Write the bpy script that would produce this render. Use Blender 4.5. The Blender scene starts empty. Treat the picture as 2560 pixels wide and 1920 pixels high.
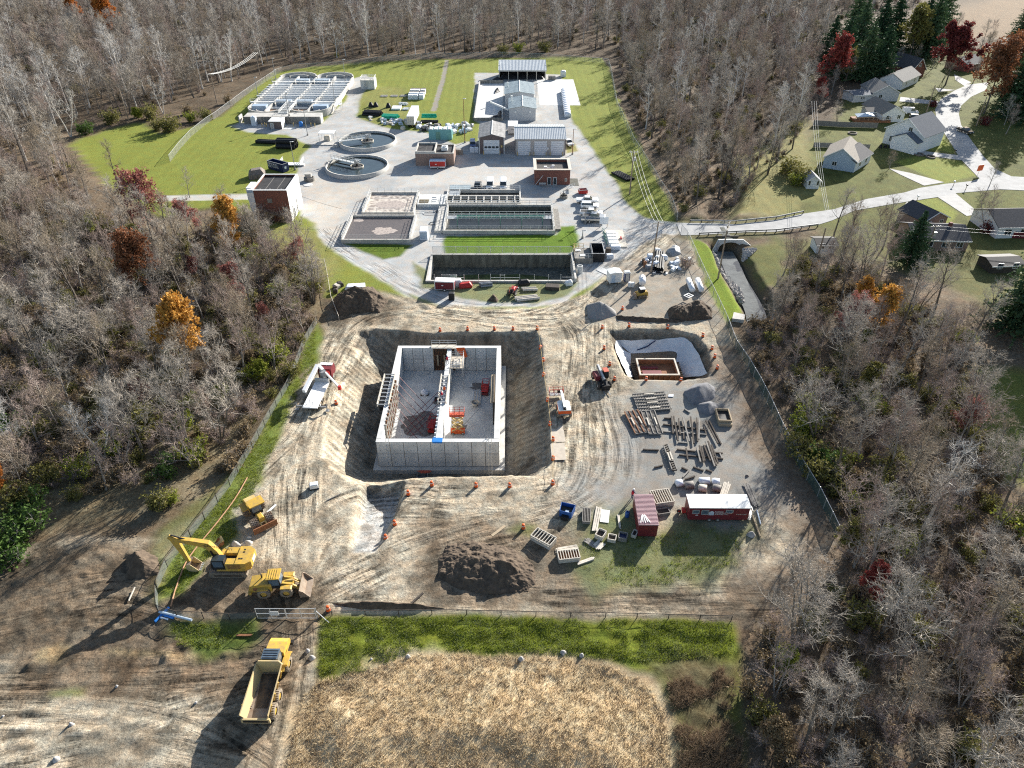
import bpy,bmesh,math,random
import numpy as np
from mathutils import Vector,Matrix,Euler

scene=bpy.context.scene
col=scene.collection
R=math.radians

# ------------------------------------------------------------------ camera, sky, sun, exposure
CAM_H,CAM_PITCH,CAM_F=75.0,R(36.0),1800.0      # metres, down-tilt, focal length in photo pixels (2560 wide)
cam_data=bpy.data.cameras.new('camera');cam=bpy.data.objects.new('camera',cam_data);col.objects.link(cam)
cam.location=(0,0,CAM_H);cam.rotation_euler=(R(90) - CAM_PITCH,0,0)
cam_data.sensor_width=36.0;cam_data.lens=36.0 * CAM_F / 2560.0
cam_data.clip_start=1.0;cam_data.clip_end=4000.0
scene.camera=cam
SUN_AZ,SUN_EL=R(35.5),R(21.0)                    # azimuth clockwise from +Y
world=bpy.data.worlds.new('World');scene.world=world;world.use_nodes=True
wn=world.node_tree.nodes;wl=world.node_tree.links
sky=wn.new('ShaderNodeTexSky');sky.sky_type='NISHITA';sky.sun_disc=False
sky.sun_elevation=SUN_EL;sky.sun_rotation=SUN_AZ
wl.new(sky.outputs[0],wn['Background'].inputs[0]);wn['Background'].inputs[1].default_value=0.07
sl=bpy.data.lights.new('sun','SUN');sl.energy=5.0;sl.angle=R(0.5);sl.color=(1.0,0.955,0.88)
so=bpy.data.objects.new('sun',sl);col.objects.link(so)
sdir=Vector((math.sin(SUN_AZ) * math.cos(SUN_EL),math.cos(SUN_AZ) * math.cos(SUN_EL),math.sin(SUN_EL)))
so.rotation_euler=sdir.to_track_quat('Z','Y').to_euler();so.location=(60,80,120)
vs=scene.view_settings
vs.view_transform='Standard';vs.look='None';vs.gamma=1.0;vs.exposure=1.27;vs.use_curve_mapping=False
scene.cycles.max_bounces=5;scene.cycles.diffuse_bounces=2;scene.cycles.glossy_bounces=2
scene.cycles.transparent_max_bounces=12;scene.cycles.transmission_bounces=3
scene.cycles.use_denoising=False;scene.cycles.filter_width=1.15;scene.cycles.sample_clamp_indirect=4.0

# ------------------------------------------------------------------ survey: photo pixel -> ground point
_s,_c=math.sin(CAM_PITCH),math.cos(CAM_PITCH)
def P(u,v,z=0.0):
    x=(u - 1280) / CAM_F;y=(v - 960) / CAM_F;t=(CAM_H - z) / (_s + y * _c)
    return (x * t,(_c - y * _s) * t,z)
def hgt(Y,v):                                        # height of a point Y metres ahead seen at row v
    y=(v - 960) / CAM_F;t=Y / (_c - y * _s);return CAM_H - t * (_s + y * _c)
def crop(x0,y0,w,h=None,px=2212):                 # survey sheets: enlarged crops of the photograph
    k=w / px
    return lambda x,y: (x0 + k * x,y0 + k * y)
O=crop(0,0,2560);r1=crop(560,120,540);r2=crop(1000,120,540);r3=crop(560,420,540);r4=crop(1000,420,540)
r5=crop(1400,500,540);r6=crop(1940,60,620);r7=crop(1940,400,620);r8=crop(900,800,540,px=2133)
r9=crop(1200,1160,700);r10=crop(380,1200,480);r11=crop(560,780,440,px=1659);r12=crop(300,1480,560,px=2111)
r13=crop(1840,1000,720,px=2133);r14=crop(1300,780,600);r15=crop(0,1000,640,px=1896);r16=crop(0,0,700)
r17=crop(620,160,300);r18=crop(880,200,360);r19=crop(0,1500,720);r20=crop(700,1480,1200)
r21=crop(1040,840,240,px=816);r22=crop(1480,560,320,px=1269);r23=crop(920,1080,360)
def G(r,*pts,z=0.0):                                # many sheet points -> ground xy
    return [P(*r(*p),z)[:2] for p in pts]
def g(r,x,y,z=0.0): return P(*r(x,y),z)

# ------------------------------------------------------------------ numpy noise and polygon helpers
def _hash(ix,iy,s):
    n=(ix * 374761393 + iy * 668265263 + s * 974711) & 0x7fffffff
    n=((n ^ (n >> 13)) * 1274126177) & 0x7fffffff
    return ((n ^ (n >> 16)) & 0xffff) / 65535.0
def vnoise(x,y,s=0):
    ix=np.floor(x).astype(np.int64);iy=np.floor(y).astype(np.int64);fx=x - ix;fy=y - iy
    fx=fx * fx * (3 - 2 * fx);fy=fy * fy * (3 - 2 * fy)
    a=_hash(ix,iy,s);b=_hash(ix + 1,iy,s);c_=_hash(ix,iy + 1,s);d=_hash(ix + 1,iy + 1,s)
    return (a + (b - a) * fx) + ((c_ + (d - c_) * fx) - (a + (b - a) * fx)) * fy
def fbm(x,y,sc,s=0,oct=4):
    x=np.asarray(x,float);y=np.asarray(y,float);t=0.0;a=0.5;f=1.0 / sc;tot=0
    for o in range(oct):
        t=t + a * vnoise(x * f + 17.3 * o,y * f - 9.1 * o,s + o);tot += a;a *= 0.5;f *= 2.03
    return t / tot                                    # 0..1
def sdist(poly,x,y):                                # positive inside, metres to the outline
    p=np.array(poly,float);n=len(p);ins=np.zeros(x.shape,bool);d=np.full(x.shape,1e9)
    for i in range(n):
        x0,y0=p[i];x1,y1=p[(i + 1) % n]
        cond=(y0 > y) != (y1 > y)
        with np.errstate(divide='ignore',invalid='ignore'):
            xi=(x1 - x0) * (y - y0) / (y1 - y0 if y1 != y0 else 1e-9) + x0
        ins ^= cond & (x < xi)
        dx,dy=x1 - x0,y1 - y0;L=dx * dx + dy * dy + 1e-9
        t=np.clip(((x - x0) * dx + (y - y0) * dy) / L,0,1)
        d=np.minimum(d,np.hypot(x - x0 - t * dx,y - y0 - t * dy))
    return np.where(ins,d,-d)
def pdist(line,x,y):                                # distance to a polyline, and signed side offset
    p=np.array(line,float);d=np.full(x.shape,1e9);side=np.zeros(x.shape)
    for i in range(len(p) - 1):
        x0,y0=p[i];x1,y1=p[i + 1];dx,dy=x1 - x0,y1 - y0;L=dx * dx + dy * dy + 1e-9
        t=np.clip(((x - x0) * dx + (y - y0) * dy) / L,0,1)
        dd=np.hypot(x - x0 - t * dx,y - y0 - t * dy)
        sd=np.sign((x - x0) * dy - (y - y0) * dx)
        side=np.where(dd < d,sd,side);d=np.minimum(d,dd)
    return d,side
def sstep(a,b,x):
    t=np.clip((x - a) / (b - a),0,1);return t * t * (3 - 2 * t)
def smooth_line(pts,n=6):                            # Catmull-Rom
    p=[pts[0]] + list(pts) + [pts[-1]];out=[]
    for i in range(1,len(p) - 2):
        for k in range(n):
            t=k / n
            out.append(tuple(0.5 * ((2 * p[i][j]) + (-p[i-1][j] + p[i+1][j]) * t + (2*p[i-1][j] - 5*p[i][j] + 4*p[i+1][j] - p[i+2][j]) * t*t
                       + (-p[i-1][j] + 3*p[i][j] - 3*p[i+1][j] + p[i+2][j]) * t**3) for j in range(len(p[i]))))
    out.append(tuple(pts[-1]));return out

# ------------------------------------------------------------------ materials
MATS={}
def mat(name,c,rough=0.7,metal=0.0,var=0.12,scale=1.5,bump=0.0,bscale=8.0,c2=None,alpha=None,spec=0.3,emit=None,streak=None):
    if name in MATS: return MATS[name]
    m=bpy.data.materials.new(name);m.use_nodes=True;nt=m.node_tree;N=nt.nodes;L=nt.links;b=N['Principled BSDF']
    b.inputs['Roughness'].default_value=rough;b.inputs['Metallic'].default_value=metal
    b.inputs['Specular IOR Level'].default_value=spec
    tc=N.new('ShaderNodeTexCoord');mp=N.new('ShaderNodeMapping');L.new(tc.outputs['Object'],mp.inputs[0])
    if streak: mp.inputs['Scale'].default_value=streak
    nz=N.new('ShaderNodeTexNoise');nz.inputs['Scale'].default_value=scale;nz.inputs['Detail'].default_value=5
    L.new(mp.outputs[0],nz.inputs['Vector'])
    rp=N.new('ShaderNodeValToRGB');rp.color_ramp.elements[0].position=0.3;rp.color_ramp.elements[1].position=0.7
    ca=c2 if c2 else tuple(x * (1 - var) for x in c);cb=c if c2 else tuple(min(1,x * (1 + var)) for x in c)
    rp.color_ramp.elements[0].color=(*ca,1);rp.color_ramp.elements[1].color=(*cb,1)
    L.new(nz.outputs['Fac'],rp.inputs[0]);L.new(rp.outputs[0],b.inputs['Base Color'])
    if bump:
        n2=N.new('ShaderNodeTexNoise');n2.inputs['Scale'].default_value=bscale;n2.inputs['Detail'].default_value=4;L.new(mp.outputs[0],n2.inputs['Vector'])
        bp=N.new('ShaderNodeBump');bp.inputs['Strength'].default_value=bump;bp.inputs['Distance'].default_value=0.1
        L.new(n2.outputs['Fac'],bp.inputs['Height']);L.new(bp.outputs[0],b.inputs['Normal'])
    if emit: b.inputs['Emission Color'].default_value=(*c,1);b.inputs['Emission Strength'].default_value=emit
    if alpha is not None: b.inputs['Alpha'].default_value=alpha
    MATS[name]=m;return m
def M(n): return MATS[n]

mat('concrete',(0.50,0.48,0.44),0.85,var=0.16,scale=0.7,bump=0.1)
mat('concrete_new',(0.60,0.60,0.58),0.8,var=0.16,scale=0.5,bump=0.05)
mat('concrete_old',(0.24,0.225,0.20),0.9,var=0.35,scale=0.8,bump=0.2,streak=(2.0,2.0,0.35))
mat('concrete_dark',(0.10,0.105,0.09),0.9,var=0.45,scale=0.9,bump=0.2,streak=(1.6,1.6,0.3))
mat('steel_white',(0.72,0.73,0.72),0.5,var=0.07);mat('white',(0.80,0.80,0.78),0.5,var=0.06)
mat('steel_grey',(0.30,0.31,0.32),0.5,metal=0.3,var=0.12);mat('galv',(0.52,0.53,0.53),0.45,metal=0.45,var=0.1)
mat('alum_rail',(0.60,0.61,0.60),0.45,metal=0.2,var=0.08)
mat('black',(0.02,0.02,0.022),0.6,var=0.3);mat('rubber',(0.045,0.043,0.04),0.85,var=0.3,c2=(0.10,0.085,0.065),scale=2.5)
mat('tyre_mud',(0.23,0.19,0.145),0.95,var=0.3,scale=3,bump=0.4)
mat('glass_dark',(0.03,0.04,0.045),0.08,var=0.2,spec=0.8);mat('glass_blue',(0.10,0.14,0.18),0.1,var=0.2,spec=0.8)
mat('brick',(0.20,0.085,0.065),0.85,var=0.2,scale=2.5);mat('brick_tan',(0.30,0.21,0.17),0.85,var=0.12,scale=2.0)
mat('roof_black',(0.035,0.034,0.036),0.75,var=0.3,scale=0.8);mat('roof_gravel',(0.09,0.085,0.08),0.95,var=0.4,scale=3.0,bump=0.3)
mat('metal_tan',(0.46,0.43,0.40),0.5,var=0.05);mat('metal_brown',(0.16,0.125,0.12),0.5,var=0.06)
mat('roof_metal',(0.60,0.62,0.62),0.35,metal=0.25,var=0.07,scale=0.6);mat('roof_metal_grey',(0.36,0.42,0.44),0.4,metal=0.2,var=0.12,scale=0.7)
mat('roof_weathered',(0.36,0.35,0.34),0.6,var=0.25,scale=0.8)
mat('door_white',(0.74,0.76,0.78),0.5,var=0.04)
mat('yellow',(0.64,0.40,0.055),0.5,var=0.14,scale=2.2,c2=(0.40,0.27,0.09));mat('yellow_pale',(0.60,0.44,0.18),0.7,var=0.2,scale=1.2)
mat('yellow_body',(0.64,0.48,0.22),0.6,scale=0.8,c2=(0.44,0.35,0.21))
mat('steel_worn',(0.34,0.29,0.235),0.5,metal=0.3,var=0.25,scale=1.5,c2=(0.24,0.17,0.12))
mat('rust',(0.26,0.12,0.06),0.85,var=0.3,scale=3);mat('orange',(0.72,0.12,0.025),0.5,var=0.1);mat('red',(0.48,0.035,0.03),0.5,var=0.15)
mat('maroon',(0.17,0.028,0.035),0.5,var=0.12,scale=0.8);mat('red_orange',(0.50,0.095,0.05),0.6,var=0.12)
mat('blue',(0.03,0.10,0.32),0.45,var=0.15);mat('blue_pipe',(0.04,0.22,0.62),0.35,var=0.1);mat('navy',(0.015,0.03,0.09),0.5,var=0.2)
mat('blue_white',(0.52,0.62,0.72),0.5,var=0.08);mat('teal',(0.18,0.42,0.42),0.6,var=0.1);mat('green_pipe',(0.03,0.42,0.25),0.4,var=0.1)
mat('green_paint',(0.16,0.33,0.26),0.5,var=0.12)
mat('wood',(0.42,0.33,0.22),0.85,var=0.2,scale=3,streak=(1,6,6));mat('wood_grey',(0.24,0.225,0.205),0.9,var=0.25,scale=3)
mat('wood_dark',(0.075,0.062,0.052),0.9,var=0.35,scale=2.5);mat('wood_pale',(0.58,0.53,0.45),0.85,var=0.15,scale=2.5)
mat('plywood',(0.50,0.44,0.36),0.85,var=0.12);mat('pole_wood',(0.28,0.22,0.17),0.9,var=0.2,scale=2,streak=(5,5,0.6))
mat('plastic_white',(0.80,0.82,0.85),0.35,var=0.08,c2=(0.60,0.66,0.74),scale=2.0);mat('liner',(0.62,0.64,0.66),0.6,scale=0.8,var=0.1,bump=0.5,bscale=2.5)
mat('stone',(0.42,0.40,0.38),0.9,var=0.35,scale=1.2,bump=0.3);mat('stone_dark',(0.20,0.17,0.15),0.9,var=0.3,scale=2,bump=0.3)
mat('soil',(0.145,0.108,0.076),0.95,scale=1.6,bump=0.8,bscale=3,c2=(0.065,0.049,0.036));mat('sand_pile',(0.28,0.27,0.26),0.95,var=0.12,bump=0.4,bscale=12)
mat('asphalt_pile',(0.20,0.20,0.21),0.95,var=0.15,bump=0.4,bscale=12)
mat('skin',(0.45,0.28,0.2),0.6);mat('hivis',(0.80,0.16,0.03),0.6);mat('jeans',(0.05,0.07,0.13),0.8);mat('shirt_red',(0.5,0.03,0.05),0.7)
mat('shingle_grey',(0.20,0.195,0.185),0.9,var=0.16,scale=2.5,bump=0.2);mat('shingle_blue',(0.13,0.145,0.17),0.9,var=0.16,scale=2.5,bump=0.2)
mat('shingle_tan',(0.24,0.215,0.185),0.9,var=0.16,scale=2.5,bump=0.2);mat('shingle_dark',(0.075,0.075,0.082),0.9,var=0.2,scale=2.5,bump=0.2)
mat('siding_white',(0.74,0.75,0.75),0.6,var=0.05);mat('siding_grey',(0.50,0.51,0.52),0.6,var=0.05);mat('siding_blue',(0.36,0.45,0.55),0.6,var=0.05)
mat('paint_black',(0.02,0.022,0.025),0.25,var=0.2,spec=0.6);mat('paint_white',(0.80,0.81,0.82),0.3,var=0.04,spec=0.5);mat('paint_silver',(0.42,0.44,0.46),0.3,metal=0.4,var=0.05)
mat('asphalt_old',(0.36,0.36,0.355),0.9,var=0.14,scale=0.5,bump=0.1);mat('drive',(0.42,0.41,0.395),0.9,var=0.12,scale=0.6)
mat('paint_red',(0.45,0.03,0.03),0.3,var=0.05,spec=0.5)

# ------------------------------------------------------------------ mesh builder
class MB:
    def __init__(s): s.v=[];s.f=[];s.mi=[];s.cur=0;s.T=None
    def _add(s,vs,fs):
        o=len(s.v)
        if s.T is not None: vs=[tuple(s.T @ Vector(q)) for q in vs]
        s.v += [tuple(q) for q in vs];s.f += [tuple(i + o for i in f) for f in fs];s.mi += [s.cur] * len(fs);return s
    def box(s,x0,y0,z0,x1,y1,z1):
        return s._add([(x0,y0,z0),(x1,y0,z0),(x1,y1,z0),(x0,y1,z0),(x0,y0,z1),(x1,y0,z1),(x1,y1,z1),(x0,y1,z1)],
                      [(0,3,2,1),(4,5,6,7),(0,1,5,4),(1,2,6,5),(2,3,7,6),(3,0,4,7)])
    def cb(s,cx,cy,z0,sx,sy,sz,rz=0.0,bev=0.0):   # box centred on cx,cy standing on z0
        c_,n_=math.cos(rz),math.sin(rz);hx,hy=sx/2,sy/2
        def q(x,y,z): return (cx + x*c_ - y*n_,cy + x*n_ + y*c_,z)
        if bev:
            b=min(bev,hx*.9,hy*.9,sz*.45)
            lo=[(-hx,-hy,z0),(hx,-hy,z0),(hx,hy,z0),(-hx,hy,z0)]
            mi=[(-hx,-hy,z0+sz-b),(hx,-hy,z0+sz-b),(hx,hy,z0+sz-b),(-hx,hy,z0+sz-b)]
            hi=[(-hx+b,-hy+b,z0+sz),(hx-b,-hy+b,z0+sz),(hx-b,hy-b,z0+sz),(-hx+b,hy-b,z0+sz)]
            fs=[(3,2,1,0),(8,9,10,11)]
            for k in range(4):
                j=(k+1) % 4;fs += [(k,j,4+j,4+k),(4+k,4+j,8+j,8+k)]
            return s._add([q(*p) for p in lo+mi+hi],fs)
        return s._add([q(-hx,-hy,z0),q(hx,-hy,z0),q(hx,hy,z0),q(-hx,hy,z0),q(-hx,-hy,z0+sz),q(hx,-hy,z0+sz),q(hx,hy,z0+sz),q(-hx,hy,z0+sz)],
                      [(0,3,2,1),(4,5,6,7),(0,1,5,4),(1,2,6,5),(2,3,7,6),(3,0,4,7)])
    def prism(s,pts,z0,z1):                            # pts xy counter-clockwise; z1 may be a list
        n=len(pts);z1s=z1 if isinstance(z1,(list,tuple)) else [z1]*n;z0s=z0 if isinstance(z0,(list,tuple)) else [z0]*n
        vs=[(p[0],p[1],z0s[i]) for i,p in enumerate(pts)] + [(p[0],p[1],z1s[i]) for i,p in enumerate(pts)]
        return s._add(vs,[tuple(range(n-1,-1,-1)),tuple(range(n,2*n))] + [(i,(i+1)%n,n+(i+1)%n,n+i) for i in range(n)])
    def extr(s,prof,y0,y1,axis='y'):                  # profile in (x,z) extruded along y (or (y,z) along x)
        n=len(prof)
        vs=[((a,y,b) if axis == 'y' else (y,a,b)) for y in (y0,y1) for a,b in prof]
        return s._add(vs,[tuple(range(n)),tuple(range(2*n-1,n-1,-1))] + [(i,n+i,n+(i+1)%n,(i+1)%n) for i in range(n)])
    def cyl(s,p0,p1,r0,r1=None,n=10,caps=True):
        r1=r0 if r1 is None else r1;p0=Vector(p0);p1=Vector(p1);d=(p1-p0)
        if d.length < 1e-6: return s
        d.normalize();a=d.orthogonal().normalized();b=d.cross(a);vs=[]
        for p,r in ((p0,r0),(p1,r1)):
            for k in range(n):
                t=2*math.pi*k/n;vs.append(tuple(p + (a*math.cos(t)+b*math.sin(t))*r))
        fs=[(k,(k+1)%n,n+(k+1)%n,n+k) for k in range(n)]
        if caps: fs += [tuple(range(n-1,-1,-1)),tuple(range(n,2*n))]
        return s._add(vs,fs)
    def tube(s,path,r,n=6,caps=True):
        rs=r if isinstance(r,(list,tuple)) else [r]*len(path)
        path=[Vector(p) for p in path];vs=[];ref=None
        for i,p in enumerate(path):
            d=(path[min(i+1,len(path)-1)] - path[max(i-1,0)]).normalized()
            if ref is None: ref=d.orthogonal().normalized()
            a=(ref - d*ref.dot(d))
            if a.length < 1e-4: a=d.orthogonal()
            a.normalize();ref=a;b=d.cross(a)
            for k in range(n):
                t=2*math.pi*k/n;vs.append(tuple(p + (a*math.cos(t)+b*math.sin(t))*rs[i]))
        m=len(path);fs=[(i*n+k,i*n+(k+1)%n,(i+1)*n+(k+1)%n,(i+1)*n+k) for i in range(m-1) for k in range(n)]
        if caps: fs += [tuple(range(n-1,-1,-1)),tuple(range((m-1)*n,m*n))]
        return s._add(vs,fs)
    def beam(s,p0,p1,w,h):                            # rectangular bar
        p0=Vector(p0);p1=Vector(p1);d=(p1-p0).normalized();up=Vector((0,0,1))
        if abs(d.z) > 0.98: up=Vector((0,1,0))
        a=d.cross(up).normalized()*(w/2);b=a.cross(d).normalized()*(h/2)
        vs=[tuple(p + sa*a + sb*b) for p in (p0,p1) for sa,sb in ((-1,-1),(1,-1),(1,1),(-1,1))]
        return s._add(vs,[(0,1,2,3),(7,6,5,4),(0,4,5,1),(1,5,6,2),(2,6,7,3),(3,7,4,0)])
    def lathe(s,prof,cx=0,cy=0,n=20,a0=0.0,a1=2*math.pi):
        full=abs(a1-a0-2*math.pi) < 1e-6;m=n if full else n+1;vs=[]
        for k in range(m):
            t=a0 + (a1-a0)*k/n
            for r,z in prof: vs.append((cx+r*math.cos(t),cy+r*math.sin(t),z))
        q=len(prof);fs=[]
        for k in range(n):
            j=(k+1) % m
            for i in range(q-1): fs.append((k*q+i,j*q+i,j*q+i+1,k*q+i+1))
        return s._add(vs,fs)
    def quad(s,*vs): return s._add(list(vs),[tuple(range(len(vs)))])
    def rail(s,path,h=1.07,post=2.4,r=0.04,bars=2,z=0.0):   # pipe guard-rail along xy(z) points
        for a,b in zip(path[:-1],path[1:]):
            za=a[2] if len(a) > 2 else z;zb=b[2] if len(b) > 2 else z
            L=math.hypot(b[0]-a[0],b[1]-a[1],zb-za);k=max(1,round(L/post))
            for i in range(k+1):
                t=i/k;x=a[0]+(b[0]-a[0])*t;y=a[1]+(b[1]-a[1])*t;zz=za+(zb-za)*t
                s.cyl((x,y,zz),(x,y,zz+h),r,n=5,caps=False)
            for j in range(bars):
                hh=h*(j+1)/bars
                s.cyl((a[0],a[1],za+hh),(b[0],b[1],zb+hh),r,n=5)
        return s
    def mesh(s,name,mats,smooth=False):
        me=bpy.data.meshes.new(name);me.from_pydata(s.v,[],s.f)
        for m in (mats if isinstance(mats,(list,tuple)) else [mats]): me.materials.append(m)
        if isinstance(mats,(list,tuple)) and len(mats) > 1: me.polygons.foreach_set('material_index',s.mi)
        if smooth: me.polygons.foreach_set('use_smooth',[True]*len(me.polygons))
        me.update();return me
    def build(s,name,m,parent=None,smooth=False):
        mm=[M(q) if isinstance(q,str) else q for q in (m if isinstance(m,(list,tuple)) else [m])]
        o=bpy.data.objects.new(name,s.mesh(name,mm,smooth));col.objects.link(o)
        if parent: o.parent=parent
        return o
def tag(o,label=None,cat=None,group=None,kind=None):
    if label: o['label']=label
    if cat: o['category']=cat
    if group: o['group']=group
    if kind: o['kind']=kind
    return o
def thing(name,label,cat,loc=(0,0,0),rz=0.0,group=None):
    o=bpy.data.objects.new(name,None);col.objects.link(o);o.empty_display_size=0.3
    o.location=(loc[0],loc[1],loc[2] if len(loc) > 2 else 0.0);o.rotation_euler=(0,0,rz)
    return tag(o,label,cat,group)
def B(*boxes):                                            # MB from corner boxes
    m=MB()
    for b in boxes: m.box(*b)
    return m
def copy_tree(o,parent=None):
    c=o.copy();col.objects.link(c)
    if parent is not None: c.parent=parent;c.matrix_parent_inverse=o.matrix_parent_inverse.copy()
    for ch in [q for q in o.children]: copy_tree(ch,c)
    return c
def dup(o,loc,rz=None,label=None,group=None,scale=None):
    c=copy_tree(o);c.location=(loc[0],loc[1],loc[2] if len(loc) > 2 else 0.0)
    if rz is not None: c.rotation_euler=(0,0,rz)
    if label: c['label']=label
    if group: c['group']=group
    if scale: c.scale=(scale,)*3
    return c
def ang(a,b): return math.atan2(b[1]-a[1],b[0]-a[0])
# ------------------------------------------------------------------ ground: one graded grid, cut into its surfaces
def graded(lo,f0,f1,hi,step,grow):
    a=list(np.arange(f0,f1 + 1e-6,step));d=step;x=f1
    while x < hi: d *= grow;x += d;a.append(x)
    d=step;x=f0
    while x > lo: d *= grow;x -= d;a.insert(0,x)
    return np.array(a)
def mid(a,f1,to,step):                             # a coarser band behind the fine one
    return np.concatenate([a[a <= f1 + .01],np.arange(f1 + step,to,step),to + np.cumsum(step * 1.06 ** np.arange(1,70))])
gx=mid(graded(-900,-72,74,80,0.36,1.045),74,178,0.8);gy=mid(graded(-120,34,176,180,0.36,1.03),176,340,0.75)
GX,GY=np.meshgrid(gx,gy);X=GX.ravel();Y=GY.ravel();NV=X.size
rng=np.random.default_rng(5)
n_big=fbm(X,Y,14,1);n_mid=fbm(X,Y,4.5,11);n_small=fbm(X,Y,1.5,21,3);n_fine=vnoise(X / 0.55,Y / 0.55,31)
wobx=(fbm(X,Y,5,41,3) - .5);woby=(fbm(X,Y,5,51,3) - .5)
base=np.zeros((NV,3));mask=np.zeros((NV,4));cls=np.zeros(NV,int);Z=np.zeros(NV)
CLS=['woodland_floor','lawn','gravel_yard','dirt_yard','road','driveway','grass_bank','straw_mound','dry_field','creek_bed']
def c3(*c): return np.array(c)
def vary(c,amt,n): return c[None,:] * (1 + amt * (n[:,None] * 2 - 1))
base[:]=vary(c3(0.16,0.122,0.085),0.45,n_mid) ;base[:]=base * (1 + 0.3 * (n_small[:,None] - .5));mask[:,3]=1
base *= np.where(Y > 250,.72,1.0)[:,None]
def paint(poly,name,c,m,soft=0.8,wob=1.5,k=1.0,amt=0.2,bx=None):
    p=np.array(poly);x0,y0=p.min(0) - 6;x1,y1=p.max(0) + 6
    i=np.where((X > x0) & (X < x1) & (Y > y0) & (Y < y1))[0]
    if not len(i): return
    sd=sdist(poly,X[i] + wob * 2 * wobx[i],Y[i] + wob * 2 * woby[i])
    w=sstep(-soft,soft,sd) * k
    cc=vary(np.array(c),amt,0.6 * n_mid[i] + 0.4 * n_small[i])
    base[i]=base[i] * (1 - w[:,None]) + cc * w[:,None]
    mk=np.zeros(4);mk[m]=1
    mask[i]=mask[i] * (1 - w[:,None]) + mk * w[:,None]
    if name: cls[i[w > 0.5 * max(k,.99)]]=CLS.index(name)
GRASS,GRAV,DIRT,LIT=0,1,2,3
C_LAWN=(0.195,0.22,0.045);C_DRY=(0.23,0.215,0.085);C_GRAV=(0.40,0.40,0.395);C_DIRT=(0.43,0.375,0.29);C_MUD=(0.125,0.095,0.066)
C_ASPH=(0.38,0.375,0.37);C_STRAW=(0.50,0.40,0.26)
# brush margins and yellowish scrub floor
paint(G(O,(0,560),(0,1150),(330,1110),(470,1030),(600,850),(690,690),(700,560),(560,500),(400,470)),'woodland_floor',(0.20,0.165,0.10),LIT,6,4,.8,.5)
# plant lawn
paint(G(O,(150,310),(215,285),(300,265),(350,290),(410,275),(470,255),(530,205),(590,158),(680,143),(800,136),(900,130),(1100,126),(1300,124),(1316,150),(1340,230),(1390,330),(1440,420),(1460,480),(1390,520),(1230,690),(880,660),(705,640),(700,560),(560,520),(540,470),(480,440),(350,470),(230,400)),'lawn',C_LAWN,GRASS,1.0,1.2,1,.16)
paint(G(r3,(150,600),(650,590),(930,640),(1060,820),(1250,960),(1060,1180),(900,1000),(500,900)),'lawn',C_DRY,GRASS,3,3,.75,.2)
# suburb lawns
paint(G(r6,(0,1450),(240,1330),(240,1200),(340,900),(560,870),(560,780),(700,620),(1180,420),(1400,250),(1700,240),(2500,170),(2900,700),(2900,2200),(0,1750)),'lawn',(0.115,0.125,0.036),GRASS,2.5,3,.95,.5)
paint(G(r6,(1050,1230),(1260,1180),(1640,1220),(1790,1350),(1500,1420)),'lawn',C_LAWN,GRASS,.8,.5,1,.12)
paint(G(r6,(1200,880),(1440,910),(1560,1100),(1590,1150),(1290,1110)),'lawn',C_LAWN,GRASS,.8,.5,1,.12)
paint(G(r7,(1170,375),(1430,335),(1620,470),(1560,570),(1250,530)),'lawn',C_LAWN,GRASS,.6,.4,1,.12)
paint(G(O,(1590,340),(1740,250),(1760,420),(1700,470),(1590,465)),'lawn',C_DRY,GRASS,3,3,.9,.2)
paint(G(r7,(0,720),(360,650),(520,560),(700,480),(1150,420),(1250,560),(2212,560),(2500,640),(2500,1800),(2120,1500),(1900,1300),(1500,1100),(900,900),(400,830),(0,900)),'lawn',(0.125,0.13,0.045),GRASS,3,4,.85,.3)
paint(G(r13,(1800,-250),(2400,-250),(2500,800),(1950,620),(1680,250)),'lawn',(0.135,0.16,0.035),GRASS,3,3,.9,.2)
paint(G(O,(2030,45),(2120,0),(2500,-20),(2500,60),(2060,85)),'dry_field',(0.21,0.15,0.095),GRASS,6,6,1,.3)
# creek-side turf
paint(G(r5,(1290,360),(1540,470),(1640,700),(1660,800),(1890,1010),(1850,1150),(1710,1280),(1560,1010),(1400,620)),'lawn',(0.145,0.20,0.02),GRASS,.7,.8,1,.18)
paint(G(r5,(1890,520),(2250,380),(2350,950),(2060,900),(1950,690)),'lawn',(0.12,0.13,0.04),GRASS,2,2,.9,.3)
# gravel yard of the plant
gravel_poly=(G(r1,(70,800),(140,770),(240,760),(1000,780),(1130,640),(1250,540),(1290,330),(1440,270),(1510,310),(1430,450),(1380,600),(1345,700),(1520,770),(1720,830),(2000,860))
  + G(r2,(280,870),(460,930),(560,990),(700,960),(810,960),(820,780),(760,740),(770,250),(1640,270),(1700,450),(1740,700),(1830,840),(1960,1010),(2110,1240),(2212,1380))
  + G(r5,(700,60),(850,170),(1000,210),(1190,240),(1240,350),(900,480),(600,700),(100,1000)) + G(r4,(1700,1400),(500,1440),(100,1300))
  + G(r3,(1980,1380),(1560,1120),(1300,960),(1030,780),(960,700),(950,560),(780,500),(740,300),(740,40)) + G(r1,(740,1250),(800,1100),(880,1000),(640,890),(420,880),(250,860)))
paint(gravel_poly,'gravel_yard',C_GRAV,GRAV,.8,.8,1,.3)
paint(G(r3,(800,60),(1100,160),(1500,180),(1300,420),(1150,700),(980,640),(860,420)),None,(0.50,0.455,0.395),GRAV,2,3,.6,.15)
paint(G(r2,(0,1200),(900,1160),(1350,1230),(1250,1440),(500,1400),(0,1420)),None,(0.52,0.50,0.47),GRAV,2,2,.6,.1)
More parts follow.
